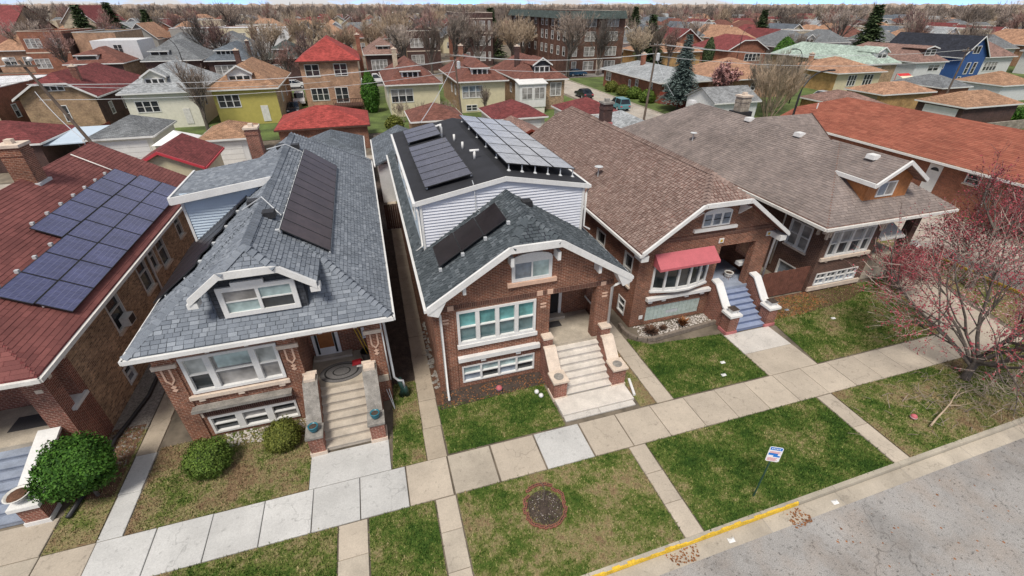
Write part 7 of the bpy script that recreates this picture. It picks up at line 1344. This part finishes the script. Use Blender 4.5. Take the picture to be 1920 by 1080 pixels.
# ------------------------------------------------------------------ trees behind
PR = [bare_tree('wide bare tree behind the houses', 10, 101, 5, (5, 5, 5, 4, 4), .85, .28, .32, .24, 'bark_dark', 'twig', .032, lim=3),
      bare_tree('tall bare tree behind the houses', 10, 102, 5, (6, 5, 5, 4, 4), .65, .42, .27, .22, 'bark_dark', 'twig_dark', .028, lim=3),
      bare_tree('brownish bare tree behind the houses', 10, 103, 5, (6, 5, 5, 5, 4), .8, .32, .27, .2, 'bark', 'twig_tan', .034, lim=3),
      bare_tree('reddish bare tree behind the houses', 10, 104, 5, (6, 5, 5, 4, 4), .9, .25, .27, .22, 'bark_dark', 'twig_red', .032, lim=3)]
FARP = [bare_tree('distant bare tree in the mass of trees', 10, 111+i, 4, (6, 6, 6, 6), .85, .25, .28, .2, 'bark_dark', tw_, .05, lim=2, group='distant bare trees') for i, tw_ in enumerate(('twig', 'twig_dark', 'twig_red', 'twig_tan'))]
used = set()
def put(P, x, y, s, label=None, group=None):
    k = P.name
    if k not in used:
        used.add(k); P.location = (x, y, 0); P.rotation_euler = (0, 0, U(0, 6.28)); P.scale = (s, s, s*U(.92, 1.1))
        if label: P['label'] = label
        if group: P['group'] = group
        return P
    return copy_tree(P, (x, y, 0), U(0, 6.28), (s, s, s*U(.92, 1.1)), label, group)
for lb, k, x, y, h in (('bare tree rising in front of the cream house at the left', 1, -19.8, 68.8, 9.8), ('slender bare tree in the yard of the middle brown-roofed house', 1, 16.2, 66.5, 4.5), ('bare tree behind the yellow house roof', 1, -17, 100, 10), ('broad brown tree left of the red roof', 2, -11, 134, 15), ('brown tree above the red roof', 2, -3.5, 128, 14.5), ('brown tree right above the red roof', 2, 3.5, 133, 14), ('gnarled bare tree in front of the brick bungalow', 0, 9.6, 108.5, 14), ('twisted bare tree before the dark two-flat', 0, 20.6, 112, 15), ('bare tree between the two-flat and the three-flat', 3, 23.2, 118, 14.5), ('tall tan tree left of the apartment block', 2, 37, 118, 15.5), ('thick-trunked bare tree before the apartment block', 0, 43.2, 100.5, 15.5), ('brown bushy tree on the apartment lawn', 2, 61.5, 101.5, 12.5), ('dense bare tree at the apartment corner', 1, 66, 103, 12), ('bare tree right of the apartment block', 3, 72, 106, 11), ('bare tree behind the yellow brick ranch', 1, 78, 131, 11), ('bare tree behind the green-roofed house', 0, 108, 104, 9), ('broad spreading bare tree behind the green roof', 0, 141, 122, 15), ('bare tree right of the blue house', 1, 139, 84, 13), ('dark bare tree at the right edge', 1, 150, 78, 14), ('bare tree behind the rust-roofed brick house', 3, 146, 102, 13), ('bare tree beside the red two-flat', 0, -76, 152, 13), ('brown tree behind the tan-roofed yellow house', 2, -21.5, 138, 13.5), ('greyish tree left of the pink brick house', 3, -9.4, 109, 11), ('tall brown tree between the brick bungalow and the dark two-flat', 2, 11.5, 141, 15.5), ('bare tree on the verge before the dark two-flat', 1, 15.6, 113.5, 12.5), ('bare tree on the verge left of the three-flat', 0, 26.5, 113.5, 13), ('brown tree right of the three-flat', 2, 35, 133, 14.5), ('tan bushy tree before the apartment side wall', 2, 41.5, 128, 15), ('grey tree at the front corner of the apartment block', 1, 51.5, 102.5, 13), ('bare tree behind the slate and dark roofs', 3, -30, 136, 12.5), ('dark bare tree behind the dark-roofed bungalow', 1, -37.5, 150, 13), ('bare tree between the red two-flat and the hall', 1, -82, 175, 15), ('bare tree behind the tan flat building', 3, -64, 168, 15), ('tall bare tree behind the flat white roofs', 0, -40, 204, 17), ('bare tree behind the split-level house', 3, -58, 128, 11), ('bare tree near the green-grey bungalow', 3, -14, 106, 9.5), ('dark bare tree behind the white gable', 3, 21, 146, 15), ('bare tree behind the three-flat', 2, 32, 156, 15), ('bare tree in front of the stone house', 3, 104.5, 104, 7), ('bare tree behind the crimson roof', 0, 100, 136, 12), ('bare tree left of the yellow gabled cottage', 3, 80, 150, 11)):
    put(PR[k], x, y, h/10, lb)
for k, (x, y, s) in enumerate(((54.5, 54, 6.5), (57.5, 57.5, 6.8), (61.5, 60.5, 6.2))): bare_tree(('dense twiggy thicket behind the stone chimney, nearest', 'dense twiggy thicket behind the stone chimney, middle', 'dense twiggy thicket behind the stone chimney, farthest')[k], s*1.25, 140+k, 3, (7, 6, 6), .45, .45, .07, .45, 'twig_tan', 'twig_tan', .035, lim=2, loc=(x, y, 0), name='twiggy_shrub', multi=16)
for k, (x, y) in enumerate(((7.5, 63.5), (10.5, 65), (4.5, 66))): bare_tree(('tangled bare shrub beyond the flat roof, left', 'tangled bare shrub beyond the flat roof, right', 'tangled bare shrub beyond the flat roof, farthest')[k], 3.2, 150+k, 3, (5, 5, 5), .7, .3, .04, .4, 'twig', 'twig', .018, lim=2, loc=(x, y, 0), name='bare_shrub', multi=7)
bare_tree('pink-blossomed tree beside the blue spruce', 7.4, 160, 4, (6, 5, 5, 5), .9, .2, .14, .22, 'bark_dark', 'twig_red', .02, 'lf_pink', 8, .13, lim=2, loc=(54.8, 65.8, 0), name='blossom_tree')
conifer('blue spruce at the side-street corner', 10.4, 3.0, 1, 'lf_spruce', 1.6, loc=(45.2, 62.5, 0), z0=.17, size=.26)
SP = conifer('dark spruce left of the red hall', 14, 5.2, 2, 'lf_pine', 1.1, loc=(-66, 160, 0), size=.65, droop=.25)
for lb, x, y, s in (('dark spruce beside the red hall, second from the left', -76, 205, 1.05), ('dark spruce right of the red hall', -66, 205, .9), ('tall dark spruce beside the blue house', 117, 93, 1.0), ('far spruce above the orange roofs', 110, 190, .95), ('dark spruce beside the apartment block', 70.5, 113, .85), ('dark spruce left of the crimson roof behind the cottages', 128, 140, .9), ('dark spruce between the three-flat and the apartment block', 39, 150, .95)): copy_tree(SP, (x, y, 0), U(0, 6), s, lb)
bush('green evergreen column beside the pink brick house', 1.15, 1.15, 3.0, 6000, 'lf_yew', 21, .16, (.9, 74.5, 0), 0, 'tree', 'evergreen_column', shape='column'); bush('dark evergreen column in front of the crimson roof', 1.3, 1.3, 3.6, 4000, 'lf_pine', 22, .2, (84.5, 108, 0), 0, 'tree', 'evergreen_column', shape='column'); bush('bright green conical evergreen behind the pale green roof', 2.6, 2.6, 3.6, 5000, 'lf_yew', 23, .22, (104, 104, 0), 0, 'tree', 'evergreen_column', shape='column')
for i, (lb, x, y, r_, l_) in enumerate((('green rounded shrub behind the brown ridge, left', 21.2, 50.6, 1.5, 'lf_yew'), ('green rounded shrub behind the brown ridge, right', 23.2, 49.8, 1.1, 'lf_yew'), ('clipped shrub before the ranch, farthest of a row', 43.8, 81, 1.2, 'lf_olive'), ('clipped shrub before the ranch, second of a row', 44, 77, 1.1, 'lf_olive'), ('clipped shrub before the ranch, third of a row', 44.1, 73.5, 1.2, 'lf_box'), ('clipped shrub before the ranch, nearest of a row', 44.2, 69.5, 1.3, 'lf_box'), ('shrub by the apartment entrance', 58, 104.5, 1.3, 'lf_pine'), ('second shrub by the apartment entrance', 63.5, 104.5, 1.4, 'lf_pine'), ('green shrub beside the orange-roofed garage', 85, 42, 1.2, 'lf_yew'), ('olive shrub beyond the flat roof', 3.2, 62, 1.1, 'lf_olive'))):
    bush(lb, r_, r_, r_*.8, 2600, l_, 30+i, .13, (x, y, 0), lump=.14, name='shrub')
# distant town: houses and trees out to the horizon
R = random.Random(11); PROT = []
for i, (rf, wf, cf_, lb) in enumerate((('r_brown', 'brick_tan', 1, 'distant house with brown hip roof among the trees'), ('r_grey', 'siding_white', 1, 'distant house with grey hip roof among the trees'), ('r_white', 'brick_cream', 2, 'distant flat-roofed building with white roof'), ('r_orange', 'brick_pink', 1, 'distant house with orange roof among the trees'), ('r_slate', 'siding_cream', 0, 'distant gabled house with slate roof'), ('r_maroon', 'brick_orange', 0, 'distant gabled house with maroon roof'), ('r_lgrey', 'siding_white', 0, 'distant white gabled house with pale roof'))):
    PROT.append(house('distant_house', lb, -4.2, 4.2, 0, 13, 4.6 if cf_ != 2 else 6.5, rf, wf, wf, .65, min(cf_, 1), min(cf_, 1), parapet=.15 if cf_ == 2 else None, win=[(-3, -.6, 1.4, 3.2, 2), (.8, 3, 1.4, 3.2, 2)], group='distant houses'))
    e = PROT[-1]
    for c_ in list(e.children):
        c_.matrix_parent_inverse = Matrix.Identity(4)
cyaw = RAD(16.918); taken = []; first = set(); FOOT = FOOT[:-len(PROT)]
def put_house(x, y, rz, sc=1.0):
    k = R.randrange(len(PROT)); P = PROT[k]; taken.append((x, y+6, 6))
    if k not in first: first.add(k); P.location = (x, y, 0); P.rotation_euler = (0, 0, rz)
    else: copy_tree(P, (x, y, 0), rz, sc)
for yr, xa_, xb_ in ((146, -110, 44), (168, -100, 44), (129, 69, 230), (148, 70, 260), (178, 70, 300), (66, 140, 240), (86, 146, 260), (113, 122, 280), (40, 112, 190)):   # further rows of the same blocks
    x = xa_
    while x < xb_:
        y = yr+R.uniform(-1.5, 1.5)
        if not any(a-5.2 < x < b+5.2 and c-15 < y < d+1.5 for a, b, c, d in FOOT) and R.random() < .9: put_house(x, y, 0, R.uniform(.92, 1.08))
        x += R.uniform(10.4, 12)
def far_ok(x, y, r_):
    return all((x-a)**2+(y-b)**2 > (r_+c_)**2 for a, b, c_ in taken)
n = 0
for d in list(np.arange(190, 330, 9.5))+list(np.arange(330, 620, 24)):
    w_ = max(12, d*.052); a0, a1 = RAD(-35), RAD(70)
    st = 13/d if d < 330 else 20/d; a = a0-cyaw+cyaw+R.uniform(0, st)
    while a < a1:
        x, y = d*math.sin(a)+R.uniform(-3, 3), d*math.cos(a)+R.uniform(-3, 3); a += st*R.uniform(.8, 1.9)
        blocked = (45 < x < 300 and y < 195) or (-155 < x < -85 and y < 262) or (y < 150) and x < 160 or (-60 < x < -15 and y < 205) or (0 < x < 68 and y < 168)
        if blocked or not far_ok(x, y, 7.5) or n > 230: continue
        taken.append((x, y, 6)); k = R.randrange(len(PROT)); P = PROT[k]; n += 1
        if k not in first: first.add(k); P.location = (x, y, 0); P.rotation_euler = (0, 0, R.choice((0, 0, math.pi/2)))
        else: copy_tree(P, (x, y, 0), R.choice((0, 0, 0, math.pi/2)), R.uniform(.9, 1.15))
n = 0; spots = []
for d in list(np.arange(188, 330, 11))+list(np.arange(330, 700, 22))+[740, 800, 880, 960, 1080, 1200, 1350]:
    a = RAD(-36); st = max(17, d*.06)/d if d < 500 else d*.03/d
    while a < RAD(70):
        x, y = d*math.sin(a)+R.uniform(-6, 6), d*math.cos(a)+R.uniform(-6, 6); a += st*R.uniform(.7, 1.7)
        if (45 < x < 150 and y < 176) or (-155 < x < -85 and y < 258) or (y < 148 and x < 150) or (-64 < x < -14 and y < 206): continue
        if d < 330 and not far_ok(x, y, 2): continue
        spots.append((d, x, y, R.uniform(.95, 1.6) if d < 500 else R.uniform(1.2, 1.75)))
LIM = 250
for d, x, y, s in spots[:LIM]: put(FARP[R.randrange(4)], x, y, s)
SM = []                                                    # simple crown slips for the trees beyond, joined into one mass
for i in range(3):
    P = bare_tree('x', 10, 121+i, 3, (7, 6, 6), .85, .2, .3, .2, 'bark_dark', 'twig', .16, lim=-1); cr = [c for c in P.children if c.name.startswith('crown')][0]
    V = np.empty(len(cr.data.vertices)*3); cr.data.vertices.foreach_get('co', V); SM.append(V.reshape(-1, 4, 3)); EMPTIES.remove(P)
    for c in list(P.children): bpy.data.objects.remove(c)
    bpy.data.objects.remove(P)
VV = []
for d, x, y, s in spots[LIM:]:
    Q = SM[R.randrange(3)]; ang = R.uniform(0, 6.28); c_, s_ = math.cos(ang)*s, math.sin(ang)*s
    VV.append(np.stack([Q[..., 0]*c_-Q[..., 1]*s_+x, Q[..., 0]*s_+Q[..., 1]*c_+y, Q[..., 2]*s*1.05], -1))
VV = np.concatenate(VV); _obj('far_trees', rawmesh('far_trees', VV.reshape(-1, 3), len(VV), 4), 'twig', None, 'mass of bare trees filling the far distance', 'trees', None, 'stuff')
m = MB(); Rn = 2200; segs = 90                              # the last wooded horizon reads as one mass
for i in range(segs):
    a = RAD(-60+150*i/segs); b = RAD(-60+150*(i+1)/segs)
    for d in (1350, 1600, 1900, 2300):
        for j in range(6):
            aa = a+(b-a)*(j+R.random())/6; x, y = d*math.sin(aa), d*math.cos(aa); h = R.uniform(8, 15.5); w_ = R.uniform(8, 20); m.lathe((x, y, 0), [(w_*.7, 0), (w_, h*.45), (w_*.75, h*.8), (w_*.2, h)], 7)
m.build('far_woods', 'twig', None, 'far-off line of bare woods along the horizon', 'woods', kind='stuff', uv=False)
for o_ in EMPTIES:
    if '_w' in o_: del o_['_w']
